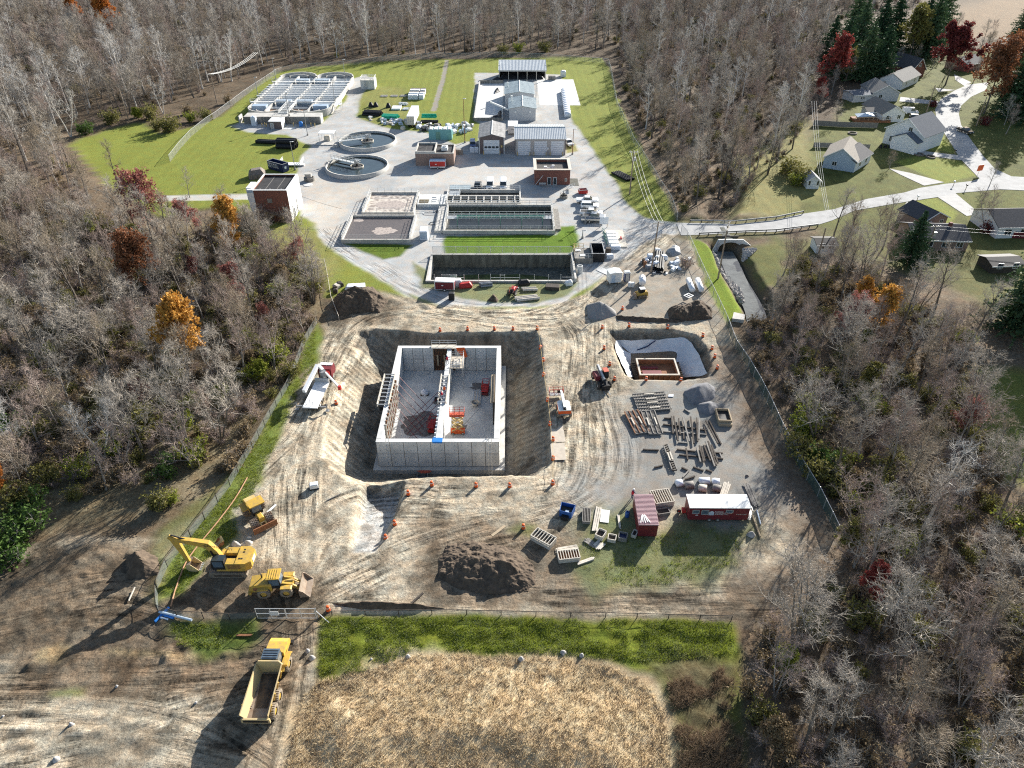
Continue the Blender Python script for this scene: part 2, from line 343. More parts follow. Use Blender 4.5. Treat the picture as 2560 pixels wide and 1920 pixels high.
for L_ in (G(r2,(480,130),(440,330),(390,480),(350,640)),):   # stone drain strip in the lawn
    d,sd=pdist(L_,X,Y);w=sstep(1.3,.6,d + (n_small - .5));base[:]=base*(1-w[:,None]) + np.array((.27,.25,.22))*w[:,None];mask[:]=mask*(1-w[:,None]) + np.array((0,1,0,0))*w[:,None];cls[w > .5]=2
paint(G(r18,(180,100),(800,110),(880,200),(880,640),(420,680),(130,600),(130,420)),None,C_DRY,GRASS,3,3,.5,.3)
# turf patches inside the plant
paint(G(r3,(1215,765),(1935,785),(1810,905),(1620,935)),'lawn',(0.10,0.15,0.02),GRASS,.7,.7)
paint(G(r4,(470,700),(1600,680),(1640,600),(1800,590),(1830,790),(1740,870),(480,880),(440,780)),'lawn',(0.11,0.185,0.018),GRASS,.7,.7)
paint(G(r4,(150,950),(300,1060),(330,1160),(1830,1170),(1720,1290),(1400,1370),(900,1385),(560,1320),(500,1260),(200,1230)),'lawn',(0.15,0.165,0.05),GRASS,.8,1.2,.85,.3)
paint(G(r2,(1700,960),(1780,960),(1830,1060),(1700,1080)),'lawn',C_DRY,GRASS,.6,.5)
# construction earth
dirt_poly=G(O,(712,650),(790,622),(860,636),(920,655),(1050,668),(1180,662),(1262,640),(1300,600),(1380,530),(1430,505),(1490,520),(1500,560),(1540,650),(1572,705),(1600,740),(1660,860),(1720,960),(1780,1080),(1820,1180),(1740,1230),(1620,1300),(1640,1345),(700,1336),(680,1400),(690,1450),(640,1560),(600,1900),(-500,1900),(-300,1200),(0,1190),(130,1150),(330,1165),(420,1120),(480,1060),(560,1000),(600,880),(650,850),(660,800),(690,740))
paint(dirt_poly,'dirt_yard',C_DIRT,DIRT,.9,1.2,1,.25)
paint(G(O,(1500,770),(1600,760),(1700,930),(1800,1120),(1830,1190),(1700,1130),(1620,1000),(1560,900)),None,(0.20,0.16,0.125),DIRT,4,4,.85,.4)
paint(G(O,(1290,1010),(1330,850),(1380,810),(1540,810),(1650,950),(1730,1110),(1500,1120),(1240,1120),(1200,1080)),None,(0.235,0.23,0.22),GRAV,4,4,.9,.35)
paint(G(O,(1340,570),(1470,520),(1530,640),(1560,700),(1420,690),(1250,690),(1300,640)),None,(0.26,0.235,0.205),GRAV,3,3,.75,.25)
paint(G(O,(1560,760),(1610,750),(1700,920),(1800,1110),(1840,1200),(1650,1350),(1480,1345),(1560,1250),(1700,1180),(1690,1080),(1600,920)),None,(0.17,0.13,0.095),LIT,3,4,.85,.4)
paint(G(O,(700,640),(800,625),(870,650),(840,700),(720,710),(690,690)),None,C_MUD,DIRT,2,3,.7,.5)
paint(G(O,(-100,1170),(130,1150),(330,1165),(430,1250),(700,1300),(640,1360),(560,1430),(300,1460),(0,1450),(-200,1400)),None,C_MUD,DIRT,4,4,.9,.45)
paint(G(O,(330,1230),(520,1210),(660,1230),(700,1330),(640,1560),(560,1900),(470,1900),(440,1560),(560,1420),(480,1350),(350,1320)),None,(0.16,0.122,0.085),DIRT,3,3,.75,.4)
paint(G(O,(0,1440),(430,1400),(640,1420),(650,1470),(400,1500),(0,1490)),None,(0.15,0.108,0.072),DIRT,2,3,.75,.5)
paint(G(O,(920,1120),(1230,1130),(1300,1260),(1640,1270),(1700,1330),(900,1330),(880,1230)),None,(0.17,0.132,0.095),DIRT,3,3,.85,.5)
for pl in (G(r19,(230,400),(430,340),(560,390),(440,500),(250,470)),G(r19,(800,420),(1500,470),(1750,350),(1700,330),(1450,430),(900,390))):
    paint(pl,None,(0.36,0.27,0.15),DIRT,.6,.8,.7,.1)
# turf beside the fence, around the stores and the bank
paint(G(r11,(880,100),(930,300),(860,500),(700,580),(740,690),(670,760),(640,900),(520,1180),(390,1440),(330,1640)) + G(r10,(1200,0),(1180,190),(980,330),(1000,640),(850,850),(600,950),(540,1120),(350,1340),(130,1380),(50,1300),(180,950),(430,620),(680,330),(880,80)) + G(r11,(-20,1640),(270,1260),(430,960),(600,700),(680,500),(760,290)),'lawn',(0.135,0.175,0.032),GRASS,.8,1.2,.95,.35)
paint(G(r10,(0,560),(300,360),(800,0),(900,0),(500,480),(200,900),(60,1250),(0,1300),(-60,900)),'lawn',(0.14,0.15,0.05),GRASS,1.5,2,.7,.4)
paint(G(r9,(720,470),(950,330),(1210,330),(1380,560),(1600,450),(2120,450),(2140,560),(2060,790),(1800,900),(1300,1000),(950,1020),(780,850),(760,560)),'lawn',(0.10,0.125,0.035),GRASS,2,2.5,.8,.4)
paint(G(r9,(250,520),(340,450),(470,480),(420,580)),None,(0.10,0.13,0.03),GRASS,1,1,.7,.3)
paint(G(r12,(450,300),(1280,290),(1250,440),(1100,560),(800,620),(560,520),(430,420)),'lawn',(0.085,0.125,0.022),GRASS,1,1.5,.9,.4)
paint(G(r19,(380,690),(640,670),(620,730),(400,750)),None,(0.12,0.15,0.04),GRASS,.7,1,.8,.4)
bank_poly=G(r20,(180,120),(700,110),(1500,125),(2080,135),(2110,300),(2130,470),(2140,900),(1830,900),(1800,600),(1730,400),(1500,310),(1250,290),(900,275),(640,280),(400,370),(180,400),(170,250))
paint(bank_poly,'grass_bank',(0.125,0.15,0.02),GRASS,.7,.8,1,.45)
paint(G(r20,(1700,330),(2110,300),(2140,900),(1830,900),(1800,600)),None,(0.10,0.08,0.05),LIT,2,2,.9,.5)
mound_poly=G(r20,(190,400),(420,350),(640,285),(900,290),(1250,300),(1500,330),(1700,420),(1770,560),(1810,760),(1840,1100),(-30,1100),(30,760),(90,500))
paint(mound_poly,'straw_mound',C_STRAW,GRASS,1.5,2.5,1,.4)
# road, drives
road_poly=(G(r5,(1190,240),(1400,236),(1800,250),(2212,205)) + G(r7,(240,480),(520,440),(800,350),(1150,290),(1280,250),(1500,215),(1740,190),(1815,168))
  + G(r6,(1700,1260),(1640,1200),(1570,1080),(1480,940),(1430,840),(1420,760),(1470,670),(1600,590),(1720,540),(1900,520),(1870,590),(1740,650),(1650,730),(1630,800),(1650,900),(1750,1050),(1850,1180),(1950,1290),(2100,1360),(2600,1385),(2600,1500))
  + G(r7,(2500,285),(2000,262),(1600,297),(1440,332),(1170,372),(1000,400),(700,452),(500,540),(370,580),(0,640)) + G(r5,(1900,330),(1430,357),(1240,362)))
paint([(p[0]*1.0,p[1]) for p in G(r5,(1200,200),(1400,190),(1800,205),(2300,150),(2300,380),(1900,390),(1430,400),(1240,400))],'lawn',(0.13,0.125,0.06),GRASS,2,2,.9,.4)
drives=[G(r6,*pl) for pl in ([(1110,650),(1450,690),(1440,720),(1100,690)],[(1290,840),(1440,862),(1440,900),(1290,872)],[(1260,1128),(1640,1172),(1650,1215),(1260,1160)],
           [(1010,1290),(1200,1330),(1500,1412),(1320,1442),(1100,1340)],[(1590,450),(1740,520),(1690,560),(1600,500)],[(1420,570),(1600,590),(1450,605)])] + [G(r7,*pl) for pl in ([(1440,330),(1600,297),(1820,480),(1700,500)],[(1170,372),(1130,420),(1230,540),(1290,500)])]
paint(G(r16,(1250,1545),(1990,1530),(1990,1575),(1250,1590)),'driveway',(0.46,0.45,0.42),GRAV,.4,.2)
# drying pad, shed apron: concrete slabs laid flush
# --- mowing stripes and wheel tracks
lw=mask[:,0] * (cls == 1) * (Y > 150)
base *= (1 + 0.05 * lw * np.sin(X * 2 * np.pi / 3.2 + Y * 0.05))[:,None]
tracks=[G(O,(640,1330),(700,1290),(800,1240),(900,1195),(1050,1150),(1180,1115),(1290,1060),(1320,980),(1300,880),(1290,780),(1290,720)),
          G(O,(620,1640),(650,1500),(655,1360),(640,1250),(640,1150),(640,1050),(660,950),(690,860),(720,760),(780,690),(900,665),(1100,690),(1240,680),(1330,600),(1430,520)),
          G(O,(0,1640),(200,1600),(400,1540),(560,1490),(640,1420)),G(O,(700,1310),(900,1305),(1200,1315),(1640,1310)),
          G(O,(1230,690),(1260,740),(1250,900),(1240,1040),(1150,1080),(900,1085)),G(O,(640,1240),(690,1150),(780,1090),(880,1075),(1000,1090),(1180,1060)),
          G(r3,(800,420),(1000,700),(1400,980),(1900,1300)),G(r4,(100,1300),(500,1450),(1200,1480),(1700,1300),(2100,950)) + G(r5,(700,400),(1000,300)),
          G(O,(0,1480),(300,1470),(500,1455),(640,1430)),G(O,(0,1560),(250,1560),(450,1510),(620,1470)),G(O,(560,1010),(640,930),(700,830),(740,760)),G(O,(0,1620),(150,1580),(330,1600),(520,1640)),G(O,(60,1330),(250,1290),(420,1330)),G(O,(-40,1510),(200,1520),(420,1560),(560,1640))]
dm=mask[:,2] + 0.6 * mask[:,1] * (Y < 170)
trk=np.zeros((NV,3));tbest=np.full(NV,1e9)
def along(line):
    p=np.array(line,float);d=np.full(NV,1e9);s_=np.zeros(NV);t_=np.zeros(NV);acc=0.0
    for k in range(len(p) - 1):
        x0,y0=p[k];dx,dy=p[k+1] - p[k];L=math.hypot(dx,dy) + 1e-9;f=((X - x0) * dx + (Y - y0) * dy) / L**2;fc=np.clip(f,0,1)
        dd=np.hypot(X - x0 - fc * dx,Y - y0 - fc * dy);n=dd < d;d=np.where(n,dd,d)
        s_=np.where(n,((X - x0) * dy - (Y - y0) * dx) / L,s_);t_=np.where(n,acc + fc * L,t_);acc += L
    return d,s_,t_
for ti,t in enumerate(tracks):
    d,s,al=along(smooth_line(t,5));fall=sstep(6.5,2.0,d) * dm
    st=np.sin(s * 2 * np.pi / 1.9 + 5 * wobx + ti) * (.3 + n_mid)
    base *= (1 - 0.09 * fall * st)[:,None];Z -= 0.05 * fall * st * (Y < 140)
    if ti in (0,3,8): Z -= 0.12 * sstep(1.4,.3,np.abs(d - 1.2)) * fall * (n_big + .2)
    nb_=d < tbest;tbest=np.where(nb_,d,tbest);trk[nb_,0]=(s + 31 * ti)[nb_];trk[nb_,1]=al[nb_];trk[nb_,2]=(fall * sstep(.22,.55,fbm(X,Y,7,95,3)))[nb_]

# ------------------------------------------------------------------ relief
Z += (n_mid - .5) * 0.35 * mask[:,2] * (Y < 150) + (n_small - .5) * 0.20 * mask[:,2] * (Y < 140) + (n_fine - .5) * 0.06 * mask[:,2] * (Y < 110)
mudz=sdist(G(O,(-100,1170),(330,1165),(640,1330),(640,1440),(640,1480),(0,1490)),X,Y)
Z += sstep(0,3,mudz) * (np.abs(n_small - .5) * 0.7 + (n_fine - .5) * .16)
wd=mask[:,3] * sstep(20,60,np.hypot(X,Y - 100));Z += wd * (fbm(X,Y,22,71) - .5) * 2.0 * ((np.abs(X) > 30) | (Y > 260))
gb=sdist(bank_poly,X,Y);Z += sstep(0,1,gb) * ((n_small - .4) * .35 + np.sin(Y * 2.2 + n_mid * 9) * .07)
mo=sdist(mound_poly,X,Y);Z += sstep(0,12,mo) * 1.2 + sstep(0,2,mo) * (n_mid - .5) * .9
# big open excavation round the new tank
TK=dict(x0=-21.6,x1=-2.1,y0=86.95,y1=114.9,top=0.5,bot=-4.75)
crest=[P(*p)[:2] for p in ((933,822),(994,826),(1087,833),(1336,828),(1350,845),(1360,889),(1366,952),(1372,1028),(1377,1104),(1378,1160),(1335,1193),(1270,1190),(1150,1192),(1014,1196),(975,1205),(940,1215),(880,1205),(835,1178),(800,1138),(814,1045),(845,913),(891,830))]
PITB=-5.6
flo=[(TK['x0']-2.0,TK['y0']-2.2),(TK['x1']+2.4,TK['y0']-2.2),(TK['x1']+2.4,TK['y1']+1.6),(TK['x0']-1.6,TK['y1']+1.6)]
i=np.where((X > -45) & (X < 16) & (Y > 60) & (Y < 130))[0]
so_=sdist(crest,X[i] + .8*wobx[i],Y[i] + .8*woby[i]);si=-sdist(flo,X[i],Y[i])
t=np.where(so_ > 0,np.where(si < 0,1.0,so_ / (so_ + np.maximum(si,0) + 1e-6)),0.0)
a_=np.arctan2(Y[i] - 101,X[i] + 12)
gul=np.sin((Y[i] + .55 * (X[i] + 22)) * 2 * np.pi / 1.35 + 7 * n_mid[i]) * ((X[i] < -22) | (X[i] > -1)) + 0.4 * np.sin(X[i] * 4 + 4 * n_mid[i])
Z[i]=np.where(t > 0,t * PITB + (1 - t) * Z[i] + (t < .97) * sstep(0,.15,t) * (0.11 * gul * (.3 + n_mid[i]) + .45 * (n_small[i] - .5)),Z[i])
slope_mix=sstep(.35,.95,t) * .5  # mixes darker towards the floor, more on the east and far slopes
east=((X[i] > 0) & (t > 0.02)) | ((Y[i] > 116) & (t > .02));slope_mix=np.where(east,np.maximum(slope_mix,.72 * sstep(0,.1,t)),slope_mix)
pc=np.array((0.19,0.165,0.135));base[i]=base[i]*(1-slope_mix[:,None]) + pc*slope_mix[:,None]*(1+.5*(n_small[i][:,None]-.5));
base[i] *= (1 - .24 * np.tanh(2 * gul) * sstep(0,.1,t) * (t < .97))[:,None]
# ramp trench running out of the pit towards the camera
tr=G(O,(785,1030),(872,1040),(862,1090),(815,1200),(750,1200),(765,1120));sdt=sdist(tr,X,Y)
rp_=np.clip((Y - 64.5) / (84.0 - 64.5),0,1) ** .7;Z=np.where(sdt > -.5,np.minimum(Z,sstep(-.3,.9,sdt) * -3.4 * rp_),Z)
w=sstep(0,1.2,sdt);base[:]=base*(1-w[:,None]) + np.array((.44,.43,.41))*w[:,None]
# lined pit
LC=G(r14,(800,170),(1000,152),(1400,160),(1640,215),(1735,330),(1765,500),(1745,600),(1500,628),(1050,622),(965,575),(880,400),(830,250))
LB=[(g(r14,1030,480,-4.3)[0],107.4),(g(r14,1470,480,-4.3)[0],107.4),(g(r14,1470,480,-4.3)[0],115.4),(g(r14,1030,480,-4.3)[0],115.4)]
i=np.where((X > 5) & (X < 45) & (Y > 85) & (Y < 130))[0]
so_=sdist(LC,X[i],Y[i]);si=-sdist(LB,X[i],Y[i])
t=np.where(so_ > 0,np.where(si < 0,1.0,so_ / (so_ + np.maximum(si,0) + 1e-6)),0.0)
bench=np.where(t < .22,t / .22 * .26,.26 + (t - .22) / .78 * .74)
Z[i]=np.where(t > 0,-4.5 * bench + (n_small[i]-.5)*.25,Z[i])
w=sstep(.03,.12,t) * .75;base[i]=base[i]*(1-w[:,None]) + np.array((.15,.125,.10))*w[:,None]
# creek channel
creek_l=smooth_line([g(r5,1690,460)[:2],g(r5,1770,600)[:2],g(r5,1830,740)[:2],g(r5,1950,940)[:2],g(r5,2010,1060)[:2],g(r5,2040,1180)[:2]],6)
creek_u=smooth_line([g(r5,1680,440)[:2],g(r5,1640,200)[:2],g(O,1570,400)[:2],g(O,1520,250)[:2],g(O,1500,120)[:2],(70,500)],6)
dcr,_=pdist(creek_l,X + wobx,Y + woby);ch=sstep(4.6,2.0,dcr)
Z=Z - ch * 2.3;cw=sstep(.3,.9,ch);base[:]=base*(1-cw[:,None]) + np.array((.10,.085,.06))*cw[:,None];mask[:]=mask*(1-cw[:,None]) + np.array((0,1,0,0))*cw[:,None];cls[cw > .5]=9
dcu,_=pdist(creek_u,X + wobx,Y + woby);chu=sstep(5,2.0,dcu) * (Y > g(r5,1640,215)[1]);Z -= chu * 1.8
cls[(chu > .6)]=9
rs_=sdist(road_poly,X,Y);rsd=np.max([sdist(p_,X,Y) for p_ in drives],axis=0);Z=np.where((rs_ > -2.2) | (rsd > -1.5),np.where(rs_ > -1.2,-.03,np.clip(Z,-1.5,-.03)),Z)
# in-ground tanks (T3 long basin, T4 empty basin)
def cutout(x0,y0,x1,y1,z):
    q=(X > x0) & (X < x1) & (Y > y0) & (Y < y1);Z[q]=z
T3=dict(x0=-17.2,x1=10.7,y0=166.5,y1=183.4);T4=dict(x0=-19.0,x1=14.2,y0=141.2,y1=154.5)
cutout(T3['x0']+.1,T3['y0']+.1,T3['x1']-.1,T3['y1']-.1,-2.6);cutout(T4['x0']+.1,T4['y0']+.1,T4['x1']-.1,T4['y1']-.1,-3.4)
base *= (1 - .45 * mask[:,2:3] * sstep(.54,.70,fbm(X,Y,2.6,130,4))[:,None]);base=np.clip(base,0.01,.8)

# ------------------------------------------------------------------ ground material: fine texture on the surveyed colours
def ground_material():
    m=bpy.data.materials.new('ground_cover');m.use_nodes=True;nt=m.node_tree;N=nt.nodes;L=nt.links;b=N['Principled BSDF']
    b.inputs['Roughness'].default_value=0.95;b.inputs['Specular IOR Level'].default_value=0.1
    geo=N.new('ShaderNodeNewGeometry')
    ab=N.new('ShaderNodeAttribute');ab.attribute_name='base';am=N.new('ShaderNodeAttribute');am.attribute_name='mask'
    sp=N.new('ShaderNodeSeparateColor');L.new(am.outputs['Color'],sp.inputs[0])
    def noise(scale,det=4,rough=.6,vec=None):
        n=N.new('ShaderNodeTexNoise');n.inputs['Scale'].default_value=scale;n.inputs['Detail'].default_value=det;n.inputs['Roughness'].default_value=rough
        L.new(vec if vec else geo.outputs['Position'],n.inputs['Vector']);return n.outputs['Fac']
    def math_(op,a,b_=None):
        n=N.new('ShaderNodeMath');n.operation=op
        for k,q in enumerate((a,b_)):
            if q is None: continue
            if isinstance(q,(int,float)): n.inputs[k].default_value=q
            else: L.new(q,n.inputs[k])
        return n.outputs[0]
    gr=noise(3.2,6,.8);gv=noise(5.0,5,.8);dt=noise(2.2,8,.82);lt=noise(1.8,8,.85)
    amp=math_('MULTIPLY',math_('SUBTRACT',gr,.5),math_('MULTIPLY',sp.outputs[0],2.4))
    amp=math_('ADD',amp,math_('MULTIPLY',math_('SUBTRACT',gv,.5),math_('MULTIPLY',sp.outputs[1],1.9)))
    amp=math_('ADD',amp,math_('MULTIPLY',math_('SUBTRACT',dt,.5),math_('MULTIPLY',sp.outputs[2],3.0)))
    amp=math_('ADD',amp,math_('MULTIPLY',math_('SUBTRACT',lt,.5),math_('MULTIPLY',am.outputs['Alpha'],3.6)))
    at=N.new('ShaderNodeAttribute');at.attribute_name='trk';st=N.new('ShaderNodeSeparateColor');L.new(at.outputs['Color'],st.inputs[0])
    def cv(kx,ky):
        c_=N.new('ShaderNodeCombineXYZ');L.new(math_('MULTIPLY',st.outputs[0],kx),c_.inputs[0]);L.new(math_('MULTIPLY',st.outputs[1],ky),c_.inputs[1]);return c_.outputs[0]
    rut=noise(1.0,5,.65,cv(1.5,.13));tread=noise(1.0,2,.5,cv(1.2,3.2));mr_=N.new('ShaderNodeMapRange');mr_.interpolation_type='SMOOTHSTEP';L.new(rut,mr_.inputs['Value']);mr_.inputs['From Min'].default_value=.36;mr_.inputs['From Max'].default_value=.58;mr_.inputs['To Min'].default_value=-.62;mr_.inputs['To Max'].default_value=.28;rt=math_('ADD',mr_.outputs[0],math_('MULTIPLY',math_('SUBTRACT',tread,.5),.9));rt=math_('MULTIPLY',rt,st.outputs[2])
    amp=math_('ADD',amp,rt);f=math_('MAXIMUM',math_('ADD',amp,1.0),0.15)
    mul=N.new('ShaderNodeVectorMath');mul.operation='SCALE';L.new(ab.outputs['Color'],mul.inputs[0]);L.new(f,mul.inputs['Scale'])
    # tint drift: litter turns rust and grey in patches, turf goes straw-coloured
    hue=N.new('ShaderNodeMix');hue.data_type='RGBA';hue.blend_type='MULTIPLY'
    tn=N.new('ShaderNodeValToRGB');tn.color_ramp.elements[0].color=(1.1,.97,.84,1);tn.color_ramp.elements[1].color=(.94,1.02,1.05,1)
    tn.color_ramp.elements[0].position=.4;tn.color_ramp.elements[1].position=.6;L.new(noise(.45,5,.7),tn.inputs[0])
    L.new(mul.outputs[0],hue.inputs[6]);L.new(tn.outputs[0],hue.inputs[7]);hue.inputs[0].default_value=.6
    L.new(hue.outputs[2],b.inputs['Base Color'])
    h=math_('ADD',math_('MULTIPLY',gr,math_('MULTIPLY',sp.outputs[0],.5)),math_('MULTIPLY',dt,math_('MULTIPLY',sp.outputs[2],.9)))
    h=math_('ADD',h,math_('MULTIPLY',gv,math_('MULTIPLY',sp.outputs[1],.12)));h=math_('ADD',h,math_('MULTIPLY',lt,math_('MULTIPLY',am.outputs['Alpha'],.6)))
    h=math_('ADD',h,math_('MULTIPLY',rt,.35));bp=N.new('ShaderNodeBump');bp.inputs['Strength'].default_value=.8;bp.inputs['Distance'].default_value=.35
    L.new(h,bp.inputs['Height']);L.new(bp.outputs[0],b.inputs['Normal'])
    return m
GM=ground_material()
ny,nx=GX.shape
Zg=Z.reshape(ny,nx)
dzx=np.gradient(Zg,gx,axis=1);dzy=np.gradient(Zg,gy,axis=0)
nrm=np.stack([-dzx.ravel(),-dzy.ravel(),np.ones(NV)],1);nrm /= np.linalg.norm(nrm,axis=1)[:,None]
qi=np.arange(NV).reshape(ny,nx);quads=np.stack([qi[:-1,:-1].ravel(),qi[:-1,1:].ravel(),qi[1:,1:].ravel(),qi[1:,:-1].ravel()],1)
qc=cls[quads[:,0]]
for ci,cname in enumerate(CLS):
    fq=quads[qc == ci]
    if not len(fq): continue
    used,inv=np.unique(fq.ravel(),return_inverse=True)
    me=bpy.data.meshes.new(cname);me.vertices.add(len(used));me.vertices.foreach_set('co',np.stack([X[used],Y[used],Z[used]],1).ravel())
    me.loops.add(len(inv));me.loops.foreach_set('vertex_index',inv.astype(np.int32));me.polygons.add(len(fq))
    me.polygons.foreach_set('loop_start',np.arange(0,4*len(fq),4,dtype=np.int32));me.polygons.foreach_set('loop_total',np.full(len(fq),4,dtype=np.int32))
    me.update(calc_edges=True)
    for an,arr in (('base',np.concatenate([base,np.ones((NV,1))],1)),('mask',mask),('trk',np.concatenate([trk,np.ones((NV,1))],1))):
        at=me.attributes.new(an,'FLOAT_COLOR','POINT');at.data.foreach_set('color',arr[used].astype(np.float32).ravel())
    me.polygons.foreach_set('use_smooth',np.ones(len(fq),bool));me.materials.append(GM)
    me.normals_split_custom_set_from_vertices(nrm[used].astype(np.float32))
    o=bpy.data.objects.new(cname,me);col.objects.link(o);o['kind']='structure'
def zat(x,y):                                        # ground height (bilinear, for standing things on it)
    ix=int(np.clip(np.searchsorted(gx,x) - 1,0,nx - 2));iy=int(np.clip(np.searchsorted(gy,y) - 1,0,ny - 2))
    tx=(x - gx[ix]) / (gx[ix+1] - gx[ix]);ty=(y - gy[iy]) / (gy[iy+1] - gy[iy])
    return float((Zg[iy,ix]*(1-tx) + Zg[iy,ix+1]*tx)*(1-ty) + (Zg[iy+1,ix]*(1-tx) + Zg[iy+1,ix+1]*tx)*ty)
def zmin(x,y,r): return min(zat(x + dx,y + dy) for dx in (-r,0,r) for dy in (-r,0,r))
def sheet(name,poly,m_,z):
    m=MB();n=len(poly);m._add([(x,y,z) for x,y in poly] + [(x,y,-.4) for x,y in poly],[tuple(range(n))] + [(k,(k+1) % n,n+(k+1) % n,n+k) for k in range(n)]);o=m.build(name,m_);o['kind']='structure'
sheet('road',road_poly,'asphalt_old',.05)
for k,pl in enumerate(drives): sheet('driveway',pl,'drive',.036 + .002*k)
# ------------------------------------------------------------------ treatment plant: buildings
def walls(W,D,H,th=0.25,gable=None,z0=-0.3):          # shell with the front on y=0; gable: peak height for a ridge along y ('y') or x
    m=MB();m.box(0,0,z0,W,th,H);m.box(0,D-th,z0,W,D,H);m.box(0,th,z0,th,D-th,H);m.box(W-th,th,z0,W,D-th,H)
    if gable and gable[0] == 'y':
        for y0,y1 in ((0,th),(D-th,D)): m.extr([(0,H),(W,H),(W/2,gable[1])],y0,y1)
    if gable and gable[0] == 'x':
        for x0,x1 in ((0,th),(W-th,W)): m.extr([(0,H),(D,H),(D*gable[2],gable[1])],x0,x1,'x')
    return m
def ribbed(m,p00,p10,p11,p01,n,h=0.06,w=0.10):      # raised seams on a roof plane: lines from p00->p01 ... p10->p11
    a,b,c_,d=map(Vector,(p00,p10,p11,p01));nn=(b-a).cross(d-a).normalized()
    for i in range(n+1):
        t=i/n;m.beam(a.lerp(b,t)+nn*h*.5,d.lerp(c_,t)+nn*h*.5,w,h)
def slab_roof(m,p00,p10,p11,p01,th=0.12):
    a,b,c_,d=map(Vector,(p00,p10,p11,p01));nn=(b-a).cross(d-a).normalized()
    if nn.z < 0: nn=-nn
    vs=[tuple(q) for q in (a,b,c_,d)] + [tuple(q+nn*th) for q in (a,b,c_,d)]
    m._add(vs,[(3,2,1,0),(4,5,6,7),(0,1,5,4),(1,2,6,5),(2,3,7,6),(3,0,4,7)])
def gable_roof_y(W,D,H,pk,ov,wall_t,m_roof,root,seams=0,cap=None):      # ridge runs away from the front
    s_=(pk-H)/(W/2);e=H - s_*ov
    for k,(xa,xb) in enumerate(((-ov,W/2),(W+ov,W/2))):
        m=MB();p=((xa,-ov,e),(xb,-ov,pk),(xb,D+ov,pk),(xa,D+ov,e));slab_roof(m,*p,th=.12)
        o=m.build('roof_panel',m_roof,root)
        if seams:
            m=MB();d_=.11
            for i in range(seams+1):
                y=-ov+.1+(D+2*ov-.2)*i/seams;m.beam((xa,y,e+d_+.04),(xb,y,pk+d_+.04),.1,.07)
            m.build('roof_seams',m_roof,o)
    MB().cyl((W/2,-ov,pk+.10),(W/2,D+ov,pk+.10),.22,n=6).build('ridge_cap',cap or m_roof,root)
def gable_roof_x(W,D,H,pk,ry,ov,m_roof,root,seams=0):                   # ridge parallel to the front at depth ry
    for (ya,yb,za) in ((-ov,ry,H-(pk-H)/ry*ov),(D+ov,ry,H-(pk-H)/(D-ry)*ov)):
        m=MB();slab_roof(m,(-ov,ya,za),(W+ov,ya,za),(W+ov,yb,pk),(-ov,yb,pk),th=.12);o=m.build('roof_panel',m_roof,root)
        if seams:
            m=MB()
            for i in range(seams+1):
                x=-ov+.08+(W+2*ov-.16)*i/seams;m.beam((x,ya,za+.15),(x,yb,pk+.15),.1,.07)
            m.build('roof_seams',m_roof,o)
    MB().cyl((-ov,ry,pk+.1),(W+ov,ry,pk+.1),.2,n=6).build('ridge_cap',m_roof,root)
def flat_roof(W,D,H,par,root,m_wallcap,m_roof,th=.35):
    B((th,th,H-.25,W-th,D-th,H-.12)).build('roof_deck',m_roof,root)
    m=MB();z=H+par
    for b in ((0,0,W,th),(0,D-th,W,D),(0,th,th,D-th),(W-th,th,W,D-th)): m.box(b[0],b[1],H-.02,b[2],b[3],z)
    m.build('parapet',m_wallcap[0],root)
    m=MB()
    for b in ((-.06,-.06,W+.06,th+.05),(-.06,D-th-.05,W+.06,D+.06),(-.06,th+.05,th+.05,D-th-.05),(W-th-.05,th+.05,W+.06,D-th-.05)): m.box(b[0],b[1],z+.002,b[2],b[3],z+.10)
    m.build('coping',m_wallcap[1],root)
def door(root,x0,x1,z1,name='door',m_='door_white',y=0.0,panels=4,side=None,frame='steel_white',glass=None):
    d=B((x0,y-.07,0.0,x1,y-.005,z1)).build(name,m_,root)
    m=B((x0-.14,y-.09,0,x0-.002,y-.004,z1+.14),(x1+.002,y-.09,0,x1+.14,y-.004,z1+.14),(x0,y-.09,z1+.002,x1,y-.004,z1+.14));m.build('door_frame',frame,d)
    for k in range(1,panels): B((x0+.04,y-.085,z1*k/panels-.025,x1-.04,y-.072,z1*k/panels+.025)).build('panel_joint','steel_grey',d)
    if glass:
        n=glass
        for k in range(n):
            a=x0+(x1-x0)*(k+.12)/n;b=x0+(x1-x0)*(k+.88)/n;B((a,y-.10,z1*.42,b,y-.074,z1*.57)).build('pane','glass_dark',d)
    return d
def window(root,x0,x1,z0,z1,y=0.0,frame='white',glass='glass_dark',name='window'):
    w=B((x0,y-.05,z0,x1,y-.006,z1)).build(name,glass,root);f=.09
    B((x0-f,y-.08,z0-f,x0,y-.004,z1+f),(x1,y-.08,z0-f,x1+f,y-.004,z1+f),(x0,y-.08,z1,x1,y-.004,z1+f),(x0,y-.10,z0-f,x1,y-.004,z0)).build('frame',frame,w);return w

